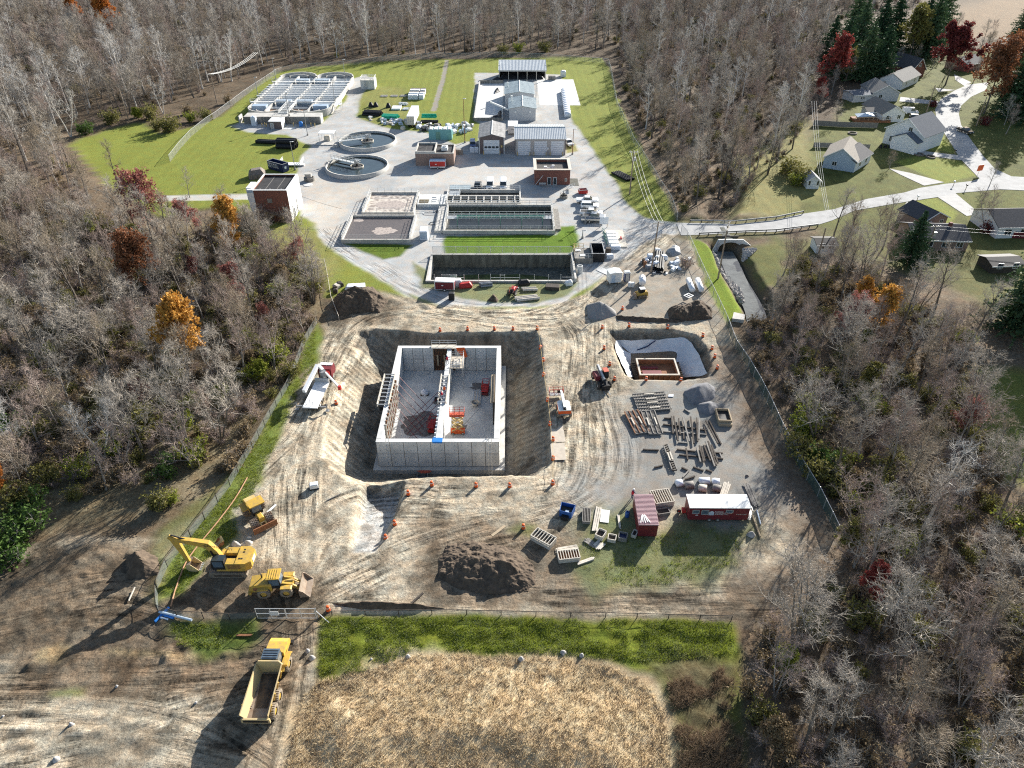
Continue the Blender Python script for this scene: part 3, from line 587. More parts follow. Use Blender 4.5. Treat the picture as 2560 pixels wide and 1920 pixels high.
# tall brick building by the west drive
bt=thing('brick_building','tall red brick flat-roofed building with sunlit white side wall and roof duct','building',(-65.4,174.4,0));W,D,H=8.9,11.6,7.9
walls(W,D,H).build('wall','brick',bt);flat_roof(W,D,H,.3,bt,('brick','white'),'roof_black')
B((W+.004,.02,-.2,W+.05,D-.02,H+.28)).build('sunlit_side','white',bt)  # white sheet paints the sun's glare onto the brick side wall
for x in (3.0,5.9): B((x-.05,.5,H-.118,x+.05,D-.5,H-.09)).build('roof_seam','wood_grey',bt)
for x in (1.9,4.4,7.2): MB().cyl((x,1.3,H-.1),(x,1.3,H+.35),.22,.12,8).build('roof_vent','steel_grey',bt)
du=B((-1.5,.8,5.2,-.15,5.2,H+.6),(-1.0,-.2,3.0,.5,.79,H+.5),(-.7,-.15,0,.1,.5,2.999)).build('air_duct','siding_white',bt);B((-1.02,-.23,H-.2,.52,-.202,H+.48)).build('duct_panel','siding_blue',du)
for y,z in ((2.2,3.3),(6.2,3.9)):
    m=MB().tube([(W+.15,y,.2),(W+.15,y,z),(W+.35,y,z+.25),(W+.55,y,z)],.07,6);m.build('vent_pipe','black',bt)
dd_=door(bt,0,1.1,2.2,panels=1);dd_.matrix_local=Matrix.Translation((W+.13,3.4,0)) @ Matrix.Rotation(R(90),4,'Z')
for x,z in ((4.2,5.1),(7.6,2.9)): window(bt,x-.5,x+.5,z,z+.9,frame='concrete_old',glass='concrete_old',name='wall_vent')
# low tan-brick building
bl=thing('pump_building','low tan brick building with two flat roof levels beside the red trailer','building',(-29.2,216.2,0));W,D,H=11.6,8.6,3.6
walls(W,D,H).build('wall','brick_tan',bl)
lo=B((.35,.35,H+.1,5.6,D-.35,H+.22)).build('roof_deck','roof_black',bl);B((0,0,H,6,.35,H+.75),(0,D-.35,H,6,D,H+.75),(0,.35,H,.35,D-.35,H+.75),(5.65,.35,H,6,D-.35,H+.75)).build('parapet','concrete',bl)
B((6.0,.35,H-.3,W-.35,D-.35,H-.15)).build('roof_deck','roof_black',bl);B((6.001,0,H,W,.35,H+.25),(6.001,D-.35,H,W,D,H+.25),(W-.35,.35,H,W,D-.35,H+.25)).build('parapet','concrete',bl)
B((3.0,.4,H+.222,3.05,D-.4,H+.24)).build('roof_seam','wood_grey',bl)
ac=MB().cb(8.6,4.4,H-.15,1.9,2.4,1.0,bev=.1).build('roof_unit','white',bl);MB().cyl((8.6,4.2,H+.85),(8.6,4.2,H+1.0),.6,n=12).build('fan','steel_grey',ac)
# gabled brown garage
g1=thing('garage','small brown metal garage with one white overhead door and grey gable roof','garage',(-10.3,227.4,0));W,D,H=7.8,14.2,5.0
walls(W,D,H,gable=('y',6.0)).build('wall','metal_brown',g1);gable_roof_y(W,D,H,6.0,.35,.2,'roof_weathered',g1,14,'galv')
door(g1,1.5,6.2,4.1,'overhead_door',glass=4);[B((x-.11,-.12,-.2,x+.11,.1,H)).build('corner_trim','white',g1) for x in (0,W)]
MB().cb(7.0,-.16,2.0,.5,.2,.7).build('wall_lamp','yellow_pale',g1)
# three-bay garage
g3=thing('garage','long tan metal garage with three white overhead doors','garage',(1.0,226.0,0));W,D,H=15.7,15.0,5.0
walls(W,D,H,gable=('x',6.3,.5)).build('wall','metal_tan',g3);gable_roof_x(W,D,H,6.3,7.5,.3,'roof_metal',g3,30)
for x in (.95,6.1,11.3): door(g3,x,x+3.7,4.2,'overhead_door',panels=7)
[B((x-.09,-.10,-.2,x+.09,.12,H)).build('corner_trim','metal_brown',g3) for x in (0,W)]
MB().cb(10.2,-.12,1.7,.5,.15,.7).build('notice','white',g3)
for k,x in enumerate((-8.9,-3.8,1.7,5.6,6.9,10.7,12.0,15.9)):
    nm='left of the brown garage door','right of the brown garage door'
    b_=MB().cyl((0,0,-.2),(0,0,1.15),.13,n=10).cyl((0,0,1.15),(0,0,1.24),.13,.05,10).build('bollard','yellow_pale');b_.location=(x,226.3-.9 if x > 0 else 226.2,0)
    tag(b_,'yellow steel bollard in front of the ' + ('brown garage door' if x < 0 else 'three-bay garage doors'),'bollard','bollards by the garage doors')
# two grey gabled process buildings
for (x,y,W,D,H,pk,lab,mm) in ((-1.0,263.0,9.4,13.8,4.2,5.0,'grey gabled metal building with two round vents in its end wall','siding_grey'),(-2.6,281.0,10.8,16.5,4.6,5.4,'larger grey gabled metal building behind its twin, before the open shed','siding_grey')):
    b_=thing('process_building',lab,'building',(x,y,0));walls(W,D,H,gable=('y',pk)).build('wall',mm,b_);gable_roof_y(W,D,H,pk,.3,.2,'roof_metal_grey',b_,12,'galv')
    for xx in (2.2,W-2.0): MB().cyl((xx,-.16,3.1),(xx,-.01,3.1),.38,n=14).build('round_vent','white',b_)
    MB().cyl((.9,D*.6,4.6),(.9,D*.6,6.2),.22,n=8).cyl((.9,D*.6,6.2),(.9,D*.6,6.5),.36,n=8).build('roof_stack','white',b_)
    door(b_,W-.2,W-.2,.1,panels=1) if 0 else None
cv=thing('conveyor','pale sloping conveyor chute from the grey building over the drying pad','conveyor',(-1.2,266,0));MB().beam((0,0,3.0),(-6.6,4.0,4.6),.5,.5).build('chute','white',cv)
for t in (.35,.8): MB().cyl((-6.6*t,4.0*t,0),(-6.6*t,4.0*t,3+1.5*t),.08,n=6).build('support','steel_white',cv)
# open-front shed
os_=thing('open_shed','long open-front shed with ribbed white metal roof on slender posts','shed',(-5.4,321.5,0));W,D=19.6,11.0
m=MB();slab_roof(m,(-.3,-.5,4.0),(W+.3,-.5,4.0),(W+.3,D+.3,5.6),(-.3,D+.3,5.6),.15);rf=m.build('roof','roof_metal',os_);m=MB()
for i in range(34): x=-.25+(W+.5)*i/33;m.beam((x,-.5,4.2),(x,D+.3,5.8),.12,.09)
m.build('roof_seams','roof_metal',rf);B((-.3,-.55,3.65,W+.3,-.42,4.05)).build('fascia','galv',os_)
for i in range(6): B((W*i/5-.12,0,-.2,W*i/5+.12,.24,4.05)).build('post','wood_pale',os_)
B((0,D-.3,-.2,W,D,5.4)).build('back_wall','metal_tan',os_);B((0,D*.4,-.2,.2,D-.3,5.0),(W-.2,D*.4,-.2,W,D-.3,5.0)).build('side_wall','metal_tan',os_)
def heap(name,label,cat,pts,h,material,z=0.0,seed=0,n=22,rough=.35,group=None,sharp=1.0):    # loose heap on an outline of ground points
    xs=[p[0] for p in pts];ys=[p[1] for p in pts];x=np.linspace(min(xs)-.3,max(xs)+.3,n);y=np.linspace(min(ys)-.3,max(ys)+.3,n);GX_,GY_=np.meshgrid(x,y)
    sd=sdist(pts,GX_.ravel(),GY_.ravel());mx=max(sd.max(),.1);t=np.clip(sd/mx,0,1)
    zz=h*t**sharp*(1+rough*(fbm(GX_.ravel(),GY_.ravel(),max(mx*.8,.6),60+seed,3)*2-1)) + rough*.4*h*(np.abs(fbm(GX_.ravel(),GY_.ravel(),1.3,80+seed,5)-.5)*2.4-.25)*(t > 0) - .25*(t <= 0)
    cx,cy=sum(xs)/len(xs),sum(ys)/len(ys);m=MB();m.v=[(a-cx,b-cy,c_) for a,b,c_ in zip(GX_.ravel(),GY_.ravel(),zz)]
    for j in range(n-1):
        for i_ in range(n-1):
            q=(j*n+i_,j*n+i_+1,(j+1)*n+i_+1,(j+1)*n+i_)
            if max(t[k] for k in q) > 0: m.f.append(q);m.mi.append(0)
    o=m.build(name,material,None,material != 'soil');o.location=(cx,cy,z);return tag(o,label,cat,group)
heap('compost_heap','black sludge heap filling the open shed bays','heap',[(-5,323),(13.5,323),(13.5,331),(-5,331)],2.4,'black',seed=1,sharp=.5)
# drying pad with kerb walls
dp=thing('drying_pad','pale concrete drying pad with low kerb walls beside the grey buildings','pad',(-13.2,263.0,0))
B((0,0,-.2,9.6,53,.03)).build('slab','concrete_new',dp);B((-.4,-.4,-.2,9.6,-.002,1.1)).build('kerb_wall','concrete_old',dp);B((-.4,0,-.2,-.002,53,1.1)).build('kerb_wall','concrete',dp);B((-.4,53.002,-.2,9.6,53.4,1.3)).build('kerb_wall','concrete_old',dp)
B((9.602,0,-.2,9.9,16,1.2)).build('kerb_wall','concrete',dp)
ap=B((0,0,-.1,15.5,40,.025)).build('apron','concrete_new');ap.location=(10.5,283,0);ap['kind']='structure';ap.name='pavement'
heap('sludge_heap','black sludge heap at the near corner of the drying pad','heap',[(-7.5,263.5),(-3.8,263.4),(-3.9,276),(-5.2,273),(-5.4,268),(-7.6,266)],1.3,'black',.03,2,sharp=.6)
heap('sludge_heap','small black sludge heap at the far end of the drying pad','heap',[(-7.0,299),(-4.5,303),(-4.6,307),(-6.5,307),(-7,303)],.9,'black',.03,3,sharp=.6)
heap('sludge_heap','black sludge heap spilling from the left end of the open shed','heap',[(-8.5,320),(-4.5,316.5),(-3.5,321),(-5,324),(-8,323)],1.4,'black',.03,4,sharp=.6)
# brick office
of=thing('brick_office','square red brick office with gravel flat roof and two glazed doors','building',(6.5,200.2,0));W,D,H=10.0,9.2,3.7
walls(W,D,H).build('wall','brick',of);flat_roof(W,D,H,.55,of,('brick','wood_pale'),'roof_gravel',.5);B((-.35,-.35,H+.66,W+.35,.5,H+.80),(-.35,D-.5,H+.66,W+.35,D+.35,H+.80),(-.35,.5,H+.66,.5,D-.5,H+.80),(W-.5,.5,H+.66,W+.35,D-.5,H+.80)).build('roof_edge','wood_pale',of)
for x in (3.7,5.3): window(of,x,x+.85,.1,2.1,frame='white',name='door')
window(of,8.6,9.1,1.1,1.9,frame='concrete',glass='wood_grey',name='meter_box')
MB().beam((.2,-.4,.2),(2.3,-.25,2.9),.16,.08).build('drain_pipe','white',of)
ru=MB().cb(3.0,2.6,H-.12,.9,.9,.9,bev=.08).cyl((3.4,2.6,H+.2),(5.2,3.2,H+.35),.2,n=8).cb(5.2,3.1,H-.12,.8,.7,1.1,bev=.08).build('roof_unit','white',of)
B((10.2,-.6,-.2,12.6,5.0,.06)).build('areaway','concrete_dark',of)
st=thing('stair','short outdoor steel stair beside the brick office','stair',(15.2,196.4,0),R(-40));
for k in range(5): B((k*.42,0,.1+.22*k,k*.42+.40,1.2,.16+.22*k)).build('tread','galv',st)
MB().rail([(0,0,.1),(2.1,0,1.1)],1,1).rail([(0,1.2,.1),(2.1,1.2,1.1)],1,1).build('handrail','steel_white',st)
bn=thing('bench','grey bench against the front of the brick office','bench',(7.7,198.9,0));B((0,0,.42,2.0,.4,.5)).build('seat','galv',bn);B((0,.42,.6,2.0,.48,.95)).build('backrest','galv',bn)
for x in (.2,1.7): B((x,.05,0,x+.1,.45,.418)).build('leg','steel_grey',bn)
sp_=thing('lift_pump','dark round lift-pump pit with pale ring beside the parked white pickups','pump',(14.2,190.3,0));MB().lathe([(1.1,-.1),(1.1,.7),(.95,.7),(.95,.1)],n=18).build('ring','concrete_old',sp_);MB().cyl((0,0,.1),(0,0,2.2),.09,n=6).cyl((-.5,0,1.2),(.5,0,1.2),.1,n=6).build('valve_stem','black',sp_);MB().cyl((0,0,.0),(0,0,.12),.94,n=18).build('cover','rust',sp_)
# ------------------------------------------------------------------ treatment plant: basins
def sludge_mat(name,c1,c2,sc,wide):
    m=bpy.data.materials.new(name);m.use_nodes=True;nt=m.node_tree;N=nt.nodes;L=nt.links;b=N['Principled BSDF'];b.inputs['Roughness'].default_value=.55
    tc=N.new('ShaderNodeTexCoord');nz=N.new('ShaderNodeTexNoise');nz.inputs['Scale'].default_value=sc*.6;nz.inputs['Detail'].default_value=3;L.new(tc.outputs['Object'],nz.inputs[0])
    ad=N.new('ShaderNodeMixRGB');ad.blend_type='ADD';ad.inputs[0].default_value=1.6;L.new(tc.outputs['Object'],ad.inputs[1]);L.new(nz.outputs['Color'],ad.inputs[2])
    vo=N.new('ShaderNodeTexVoronoi');vo.feature='DISTANCE_TO_EDGE';vo.inputs['Scale'].default_value=sc;L.new(ad.outputs[0],vo.inputs['Vector'])
    r=N.new('ShaderNodeValToRGB');r.color_ramp.elements[0].color=(*c1,1);r.color_ramp.elements[1].color=(*c2,1);r.color_ramp.elements[0].position=0.02;r.color_ramp.elements[1].position=wide
    L.new(vo.outputs['Distance'],r.inputs[0]);L.new(r.outputs[0],b.inputs['Base Color'])
    bp=N.new('ShaderNodeBump');bp.inputs['Strength'].default_value=.5;L.new(nz.outputs['Fac'],bp.inputs['Height']);L.new(bp.outputs[0],b.inputs['Normal']);MATS[name]=m
sludge_mat('foam_light',(0.62,0.55,0.47),(0.30,0.25,0.21),.55,.32);sludge_mat('foam_dark',(0.12,0.10,0.095),(0.085,0.075,0.075),1.6,.25);sludge_mat('foam_patch',(0.46,0.39,0.34),(0.30,0.25,0.22),1.3,.3);sludge_mat('brown_water',(0.30,0.19,0.12),(0.22,0.14,0.09),.6,.5)
def water_mat(name,c,rough=.05,bump=.15,sc=2.0):
    m=mat(name,c,rough,var=.3,scale=.5,spec=.5,bump=bump,bscale=sc);return m
water_mat('water',(0.03,0.045,0.05));water_mat('water_dark',(0.012,0.014,0.012),.2);water_mat('water_creek',(0.12,0.13,0.125),.08,.25,1.2);water_mat('water_grey',(0.22,0.24,0.26),.2)
def basin(name,label,x0,y0,x1,y1,top,bot,water,wm,wall='concrete',inner=None,th=.4,rails=(),cat='tank'):
    r=thing(name,label,cat,(x0,y0,0));W,D=x1-x0,y1-y0
    for nm,b in (('front_wall',(0,0,W,th)),('back_wall',(0,D-th,W,D)),('side_wall',(0,th,th,D-th)),('side_wall',(W-th,th,W,D-th))): B((b[0],b[1],bot,b[2],b[3],top)).build(nm,inner if (inner and nm == 'back_wall') else wall,r)
    if inner: B((-.05,D-th-.05,top+.003,W+.05,D+.05,top+.14)).build('coping','concrete',r)
    B((th,th,bot,W-th,D-th,water)).build('liquid',wm,r)
    for s in rails:
        p={'f': [(.2,.2),(W-.2,.2)],'b': [(.2,D-.2),(W-.2,D-.2)],'l': [(.2,.2),(.2,D-.2)],'r': [(W-.2,.2),(W-.2,D-.2)]}[s]
        MB().rail(p,1.1,1.9,.045,2,z=top+(.14 if inner and s == 'b' else 0)).build('guard_rail','alum_rail',r)
    return r
t1=basin('aeration_tank','concrete aeration tank with pale swirling foam and white railings',-39.2,177.9,-25.6,192.4,1.0,-.4,.45,'foam_light',rails='flrb')
t2=basin('aeration_tank','concrete aeration tank of dark sludge with one pale foam island',-41.4,161.2,-24.6,176.3,1.0,-.4,.45,'foam_dark',rails='flr')
def blob(cx,cy,rx,ry,z,seed,n=40,rag=.35,tail=0):
    m=MB();pts=[]
    for k in range(n):
        t=2*math.pi*k/n;q=1+rag*(float(fbm(np.array([math.cos(t)*2+seed*7.]),np.array([math.sin(t)*2.]),.8,seed,3)[0])*2-1);pts.append((cx+rx*q*math.cos(t),cy+ry*q*math.sin(t),z))
    m._add(pts+[(cx,cy,z+.01)],[(k,(k+1) % n,n) for k in range(n)]);return m
blob(9.6,6.3,2.9,2.2,.462,3).build('foam_island','foam_patch',t2);blob(2.0,13.0,1.3,1.2,.462,5).build('foam_island','foam_patch',t2);blob(7.0,6.5,4.2,3.0,.462,8).build('foam_island','foam_patch',t1)
hd=thing('valve_deck','concrete valve deck with grated hatch between the foam tank and the long basin','deck',(-25.4,183.6,0));B((0,0,-.2,8.0,7.0,.9)).build('deck','concrete_new',hd);B((.4,.8,.902,3.0,3.2,.93)).build('hatch','black',hd)
for k in range(4): B((.4,.8+.8*k-.04,.932,3.0,.8+.8*k+.04,.97)).build('grating_bar','yellow_pale',hd)
MB().rail([(.2,.2),(7.8,.2)],1.1,1.9,.045,2,z=.9).rail([(7.8,.2),(7.8,6.8)],1.1,1.9,.045,2,z=.9).build('guard_rail','alum_rail',hd)
for x,y in ((4.5,2.0),(4.6,3.5),(4.4,5.0)): MB().cb(x,y,.902,1.0,.6,.15).build('hatch_lid','white',hd)
pc_=thing('blower_cabinet','white and pale blue cabinet on the gravel beside the dark sludge tank','cabinet',(-21.6,164.6,0),R(2));MB().cb(0,0,0,1.9,3.2,2.3,bev=.08).build('body','plastic_white',pc_);B((-.8,-1.64,.3,.8,-1.61,2.0)).build('door','siding_blue',pc_);B((-.05,-1.66,1.0,.05,-1.641,1.2)).build('handle','steel_grey',pc_)
for k,(x,y,rr) in enumerate(((-21.5,179.5,1.5),(-18.8,180.5,1.2),(-19.6,173,1.3))):
    h=MB().tube([(rr*(1+.05*t)*math.cos(t),rr*math.sin(t)*.7,.08+.01*t) for t in np.linspace(.4,5.6+k,26)],.07,5).build('hose','black' if k else 'steel_white');h.location=(x,y,0);tag(h,['white coiled hose lying on gravel before the valve deck','black coiled hose beside the white hose on gravel','thin black hose loop on gravel beside the long basin'][k],'hose')
# long basin with central walkway
lb=basin('long_basin','long dark concrete basin with a railed walkway and green pipes along its middle',-17.2,166.5,10.7,183.4,1.0,-2.6,-1.0,'water_dark',wall='concrete',rails='flrb')
B((.4,16.0,-2.6,27.5,16.49,.5)).build('inner_face','concrete_dark',lb);wk=B((.4,7.6,.72,27.5,9.6,.86)).build('walkway','galv',lb)
for y in (7.7,9.5): MB().rail([(.4,y),(27.5,y)],1.1,1.9,.045,2,z=.86).build('guard_rail','alum_rail',wk)
for y,z in ((8.2,1.15),(8.6,1.2),(9.0,1.15)): MB().cyl((3,y,z),(25.6,y,z),.13,n=8).build('green_pipe','green_paint',wk)
for x in (3.2,8.7,14.2,19.7,25.0): MB().tube([(x,8.2,1.2),(x,7.3,1.3),(x,7.2,.4),(x,7.2,-1.2)],.12,6).build('drop_pipe','green_paint',wk)
B((.4,.4,-.98,27.5,2.6,-.55)).build('scum_trough','foam_light',lb);B((.4,2.61,-1.5,27.5,2.8,.1)).build('weir_wall','concrete_dark',lb)
B((-2.2,.8,-.3,-.002,16.4,.6)).build('side_channel','concrete',lb);B((27.902,2,-.3,29.4,15,.5)).build('side_channel','concrete_old',lb)
for x in (6,18): MB().cyl((x,-.12,.3),(x,-.12,1.2),.05,n=6).build('stake','white',lb)
nb=basin('narrow_basin','narrow open basin with crossbars and white railings behind the long basin',-17.8,184.2,2.4,194.2,1.0,-.4,.1,'water_dark',rails='fblr',wall='concrete')
B((.4,5.4,.2,19.8,5.9,.9)).build('divider','concrete',nb);B((.4,.4,.12,19.8,3.4,.5)).build('launder','concrete_old',nb)
for k in range(9): B((1.6+2.1*k,.45,.52,1.9+2.1*k,5.35,.8)).build('crossbar','concrete',nb)
B((.5,6,.72,3.5,9.5,.84)).build('landing','galv',nb);MB().rail([(.6,6),(3.4,6)],1.1,1.4,z=.84).rail([(3.4,6),(3.4,9.4)],1.1,1.4,z=.84).build('landing_rail','alum_rail',nb);B((.4,9.9,1.0,6.2,13.2,1.1)).build('cover_slab','roof_metal_grey',nb)
# empty basin
eb=basin('empty_basin','long empty in-ground concrete basin with stained dark walls',-19.0,141.2,14.2,154.5,.4,-3.4,-2.8,'concrete_dark',wall='concrete',inner='concrete_dark',th=.45)
blob(16,6.4,13,3.2,-2.79,4,rag=.3).build('moss',mat('moss',(0.05,0.07,0.025),.95,var=.5,scale=1.2),eb)
for x,h in ((.6,0),(33.0,0)): pass
m=MB()
for k,x in enumerate((2.0,3.6,5.3,6.9,8.5,11.7,14.3,16.4,17.4,20.7,23.9,27,29.7,32.2)): MB().cyl((x,.22,.4),(x,.22,1.9),.05,n=6).build('post','alum_rail',eb)
for a,b,z in ((2.0,8.5,1.1),(14.3,20.7,1.1),(3.6,6.9,1.75),(16.4,17.4,1.7),(30,33,1.2)): MB().cyl((a,.22,z),(b,.22,z),.04,n=5).build('rail','alum_rail',eb)
B((3.65,.15,.5,6.85,.28,1.7)).build('gate_panel',mat('mesh_green',(0.2,0.28,0.26),.6,alpha=.6),eb)
B((32.75,0,.4,33.2,13.3,1.0)).build('raised_side','concrete',eb)
dk=thing('sludge_deck','raised concrete deck with yellow railings at the corner of the empty basin','deck',(14.4,150.4,0));B((0,0,-.3,4.2,5.6,1.3)).build('deck','concrete_old',dk);MB().rail([(.1,5.5),(2.4,5.5)],1.1,1,.05,3,z=1.3).rail([(.1,3.4),(.1,5.5)],1.1,1,.05,3,z=1.3).build('guard_rail','yellow_pale',dk);MB().rail([(.1,.1),(4.1,.1),(4.1,5.4)],1.1,1,.04,2,z=1.3).build('guard_rail','alum_rail',dk)
for x,y in ((1.0,4.2),(1.9,1.6)): MB().cb(x,y,1.302,1.3,.8,.12).build('hatch_lid','white',dk)
# clarifiers
def clarifier(cx,cy,r,a,label,sky_dx):
    c=thing('clarifier',label,'tank',(cx,cy,0));MB().lathe([(r,-.2),(r,1.2),(r-.38,1.2),(r-.38,-.2)],n=72).build('ring_wall','concrete',c,True)
    bpy.context.view_layer.update()
    w=MB();w._add([((r-.38)*math.cos(t),(r-.38)*math.sin(t),.55) for t in np.linspace(0,2*math.pi,64,endpoint=False)],[tuple(range(64))]);w.build('water','water',c)
    MB().lathe([(r-1.1,.62),(r-1.1,.78),(r-.95,.78),(r-.95,.62)],n=64).build('weir','concrete_dark',c)
    wl_=MB().lathe([(2.0,.4),(2.0,.95),(1.85,.95),(1.85,.5)],n=28).build('center_well','wood_pale',c);MB().lathe([(0,.9),(.9,.85),(1.7,.58)],n=20).build('scum','black',wl_);MB().cyl((0,0,.4),(0,0,2.6),.35,n=12).build('drive_column','black',wl_)
    br=bpy.data.objects.new('bridge',MB().box(0,-.55,1.55,r+.3,.55,1.72).mesh('bridge',[M('alum_rail')]));col.objects.link(br);br.parent=c;br.rotation_euler=(0,0,a)
    q=MB()
    for y in (-.55,.55): q.rail([(-1.2,y),(r+.2,y)],1.1,1.5,.06,2,z=1.72)
    q.rail([(-1.2,-.55),(-1.2,.55)],1.1,1.1,.06,2,z=1.72);q.build('bridge_rail','alum_rail',br);MB().cb(0,0,1.73,1.1,.9,1.0,bev=.1).build('drive_motor','galv',br)
    MB().cb(r+.9,0,-.1,1.1,1.1,.9).cb(r+1.9,0,-.1,.9,1.1,.45).build('access_step','concrete',br)
    MB().beam((0,0,.66),(-(r-1.3)*math.cos(.5),(r-1.3)*math.sin(.5),.66),.25,.12).build('skimmer_arm','black',c)
    return c
clarifier(-47.4,238.0,9.35,R(203),'round concrete clarifier farther from the brick building, bridge reaching its near-left rim',0);clarifier(-46.6,213.6,9.35,R(150),'round concrete clarifier nearer the brick building, bridge reaching its far-left rim',0)
# oxidation ditch
x0,x1,yf,yb=-96.5,-66.0,259.2,317.0;od=thing('oxidation_ditch','large pale concrete oxidation ditch with two round ends and rows of white crossbeams','tank',(x0,yf,0));W=x1-x0;D=yb-yf;Hh=2.4;L1=W/2
B((2.2,0,-.3,W-1.6,.45,Hh)).build('front_wall','concrete_old',od);B((.2,0.5,-.3,.65,4,Hh),(W-1.6,.0,-.3,W-1.15,3.5,Hh)).build('front_return','concrete',od)
B((0,14,-.3,.45,D,Hh)).build('side_wall','concrete',od);B((W-.45,14,-.3,W,D,Hh)).build('side_wall','concrete',od)
def arcwall(cx,cy,r,a0,a1,z0,z1,th,nm,mt_,n=28): return MB().lathe([(r,z0),(r,z1),(r-th,z1),(r-th,z0)],cx,cy,n,R(a0),R(a1)).build(nm,mt_,od)
for k in (0,1):
    cx=L1*(k+.5);arcwall(cx,D,L1/2,0,180,-.3,Hh+.3,.45,'end_wall','concrete');arcwall(cx,D,L1*.29,20,160,-.3,Hh,.35,'turning_vane','concrete');arcwall(cx,14,L1/2,180,360,-.3,Hh,.45,'end_wall','concrete');arcwall(cx,12,L1*.28,200,340,-.3,Hh-.3,.3,'turning_vane','concrete')
    B((cx-.25,8,-.3,cx+.25,D+1.5,Hh)).build('divider_wall','concrete',od)
    B((L1*k+1.0,19.5,.3,cx-.9,21.0,Hh+.5)).build('rotor_cover','blue_white',od) if k == 1 else B((cx+.9,19.5,.3,L1-.9,21.0,Hh+.5)).build('rotor_cover','blue_white',od)
    B((cx-.9-5.2 if k == 0 else cx+.9,12.6,.3,cx-.9 if k == 0 else cx+6.1,15.4,Hh+.35)).build('rotor_cover','siding_blue',od)
    B((cx+.9 if k == 0 else L1+.9,50.6,.3,cx+6.2 if k == 0 else cx-.9,52.4,Hh+.6)).build('rotor_cover','blue_white',od)
B((L1-.25,14,-.3,L1+.25,D,Hh)).build('center_wall','concrete',od)
liq=MB();liq.box(.45,14,-.2,L1*.5-.3,D,1.5).box(L1*.5+.3,14,-.2,L1-.26,D,1.48).box(L1+.26,14,-.2,L1*1.5-.3,D,1.5).box(L1*1.5+.3,14,-.2,W-.45,D,1.52)
for k in (0,1):
    pts=[(L1*(k+.5)+(L1/2-.4)*math.cos(t),D+(L1/2-.4)*math.sin(t)) for t in np.linspace(0,math.pi,20)];liq.prism(pts,-.2,1.45)
    pts=[(L1*(k+.5)+(L1/2-.4)*math.cos(t),14+(L1/2-.4)*math.sin(t)) for t in np.linspace(math.pi,2*math.pi,20)];liq.prism(pts,-.2,1.1)
liq.build('liquid','water_grey',od);B((L1*.5+.4,7.4,1.11,L1-.4,15,1.2),(L1+.4,7.4,1.11,L1*1.5-.5,15,1.2)).build('brown_bay','brown_water',od)
for j in range(7): B((-.7,27+2.75*j-.22,Hh+.05,W+.4,27+2.75*j+.22,Hh+.35)).build('crossbeam','white',od)
for y,nm in ((19,'front'),(49,'back')): wk=B((-.8,y-.55,Hh+.02,W+.5,y+.55,Hh+.2)).build('walkway','concrete_new',od);MB().rail([(-.8,y-.5),(W+.5,y-.5)],1.1,2.2,.04,2,z=Hh+.2).rail([(-.8,y+.5),(W+.5,y+.5)],1.1,2.2,.04,2,z=Hh+.2).build('guard_rail','alum_rail',wk)
for k in range(7): B((L1-1.7,4.2+2.0*k,Hh+.02,L1+1.7,4.5+2.0*k,Hh+.3)).build('crossbar','white',od)
MB().rail([(L1-1.6,4),(L1-1.6,18)],1.1,2,.05,3,z=Hh).rail([(L1+1.6,4),(L1+1.6,18)],1.1,2,.05,3,z=Hh).build('guard_rail','white',od);B((2.2,.451,Hh-.3,W-1.6,5.5,Hh-.05)).build('front_deck','concrete',od)
cw_=thing('stair_tower','white railed stair at the right side of the oxidation ditch','stair',(-65.6,274.5,0));B((0,0,2.3,2.6,3.0,2.42)).build('landing','white',cw_);MB().rail([(0,0),(2.6,0),(2.6,3)],1.1,1.2,.05,2,z=2.42).build('guard_rail','white',cw_);
for k in range(6): B((.3,-.45-.4*k,2.0-.36*k,1.3,-.1-.4*k,2.08-.36*k)).build('tread','galv',cw_)
for x,y in ((.1,.1),(2.5,.1),(2.5,2.9)): MB().cyl((x,y,-.2),(x,y,2.3),.07,n=6).build('post','white',cw_)
cb_=thing('control_hut','small brown hut with flat white roof in front of the oxidation ditch','hut',(-83.6,253.0,0));walls(4.2,4.6,2.5,.2).build('wall','metal_brown',cb_);B((-.2,-.2,2.502,4.4,4.8,2.68)).build('roof','white',cb_);B((4.204,.1,-.2,4.25,4.5,2.49)).build('side_panel','white',cb_);door(cb_,.5,1.4,2.0,panels=1,m_='metal_tan');B((4.6,-.2,-.1,8.4,2.2,.04)).build('slab','concrete_new',cb_)
wb=thing('chemical_tank','white plastic box tank against the front of the oxidation ditch','tank',(-90.2,257.6,0));MB().cb(0,0,0,1.7,1.5,3.0,bev=.15).build('tank_body','plastic_white',wb);MB().cyl((0,0,3.0),(0,0,3.2),.3,n=10).build('lid','blue_white',wb)
bb=MB().lathe([(.6,0),(.66,.3),(.66,1.4),(.5,1.55),(.12,1.6)],n=16).build('barrel','blue_pipe',None,True);bb.location=(-73.6,256.3,0);tag(bb,'blue plastic barrel against the front of the oxidation ditch','barrel')
for k,(x,lab) in enumerate(((-87.0,0),(-86.2,0),(-85.5,0),(-76.2,0),(-71.8,0),(-70.1,0),(-68.6,0),(-79.4,0))):
    b_=MB().cyl((0,0,-.2),(0,0,1.2),.14,n=10).cyl((0,0,1.2),(0,0,1.3),.14,.05,10).build('bollard','yellow_pale');b_.location=(x,255.6+(.6 if k % 2 else 0),0);tag(b_,'cream bollard in front of the oxidation ditch wall','bollard','bollards before the oxidation ditch')
vh=thing('valve_house','small square concrete valve house with railed roof on the far lawn','building',(-61.2,306.5,0));walls(5.6,5.6,3.4,.3).build('wall','concrete_new',vh);B((.0,.0,3.402,5.6,5.6,3.55)).build('roof','concrete',vh);MB().rail([(.1,.1),(.1,5.5),(5.5,5.5),(5.5,.1),(.1,.1)],1.0,1.8,.05,2,z=3.55).build('guard_rail','white',vh)
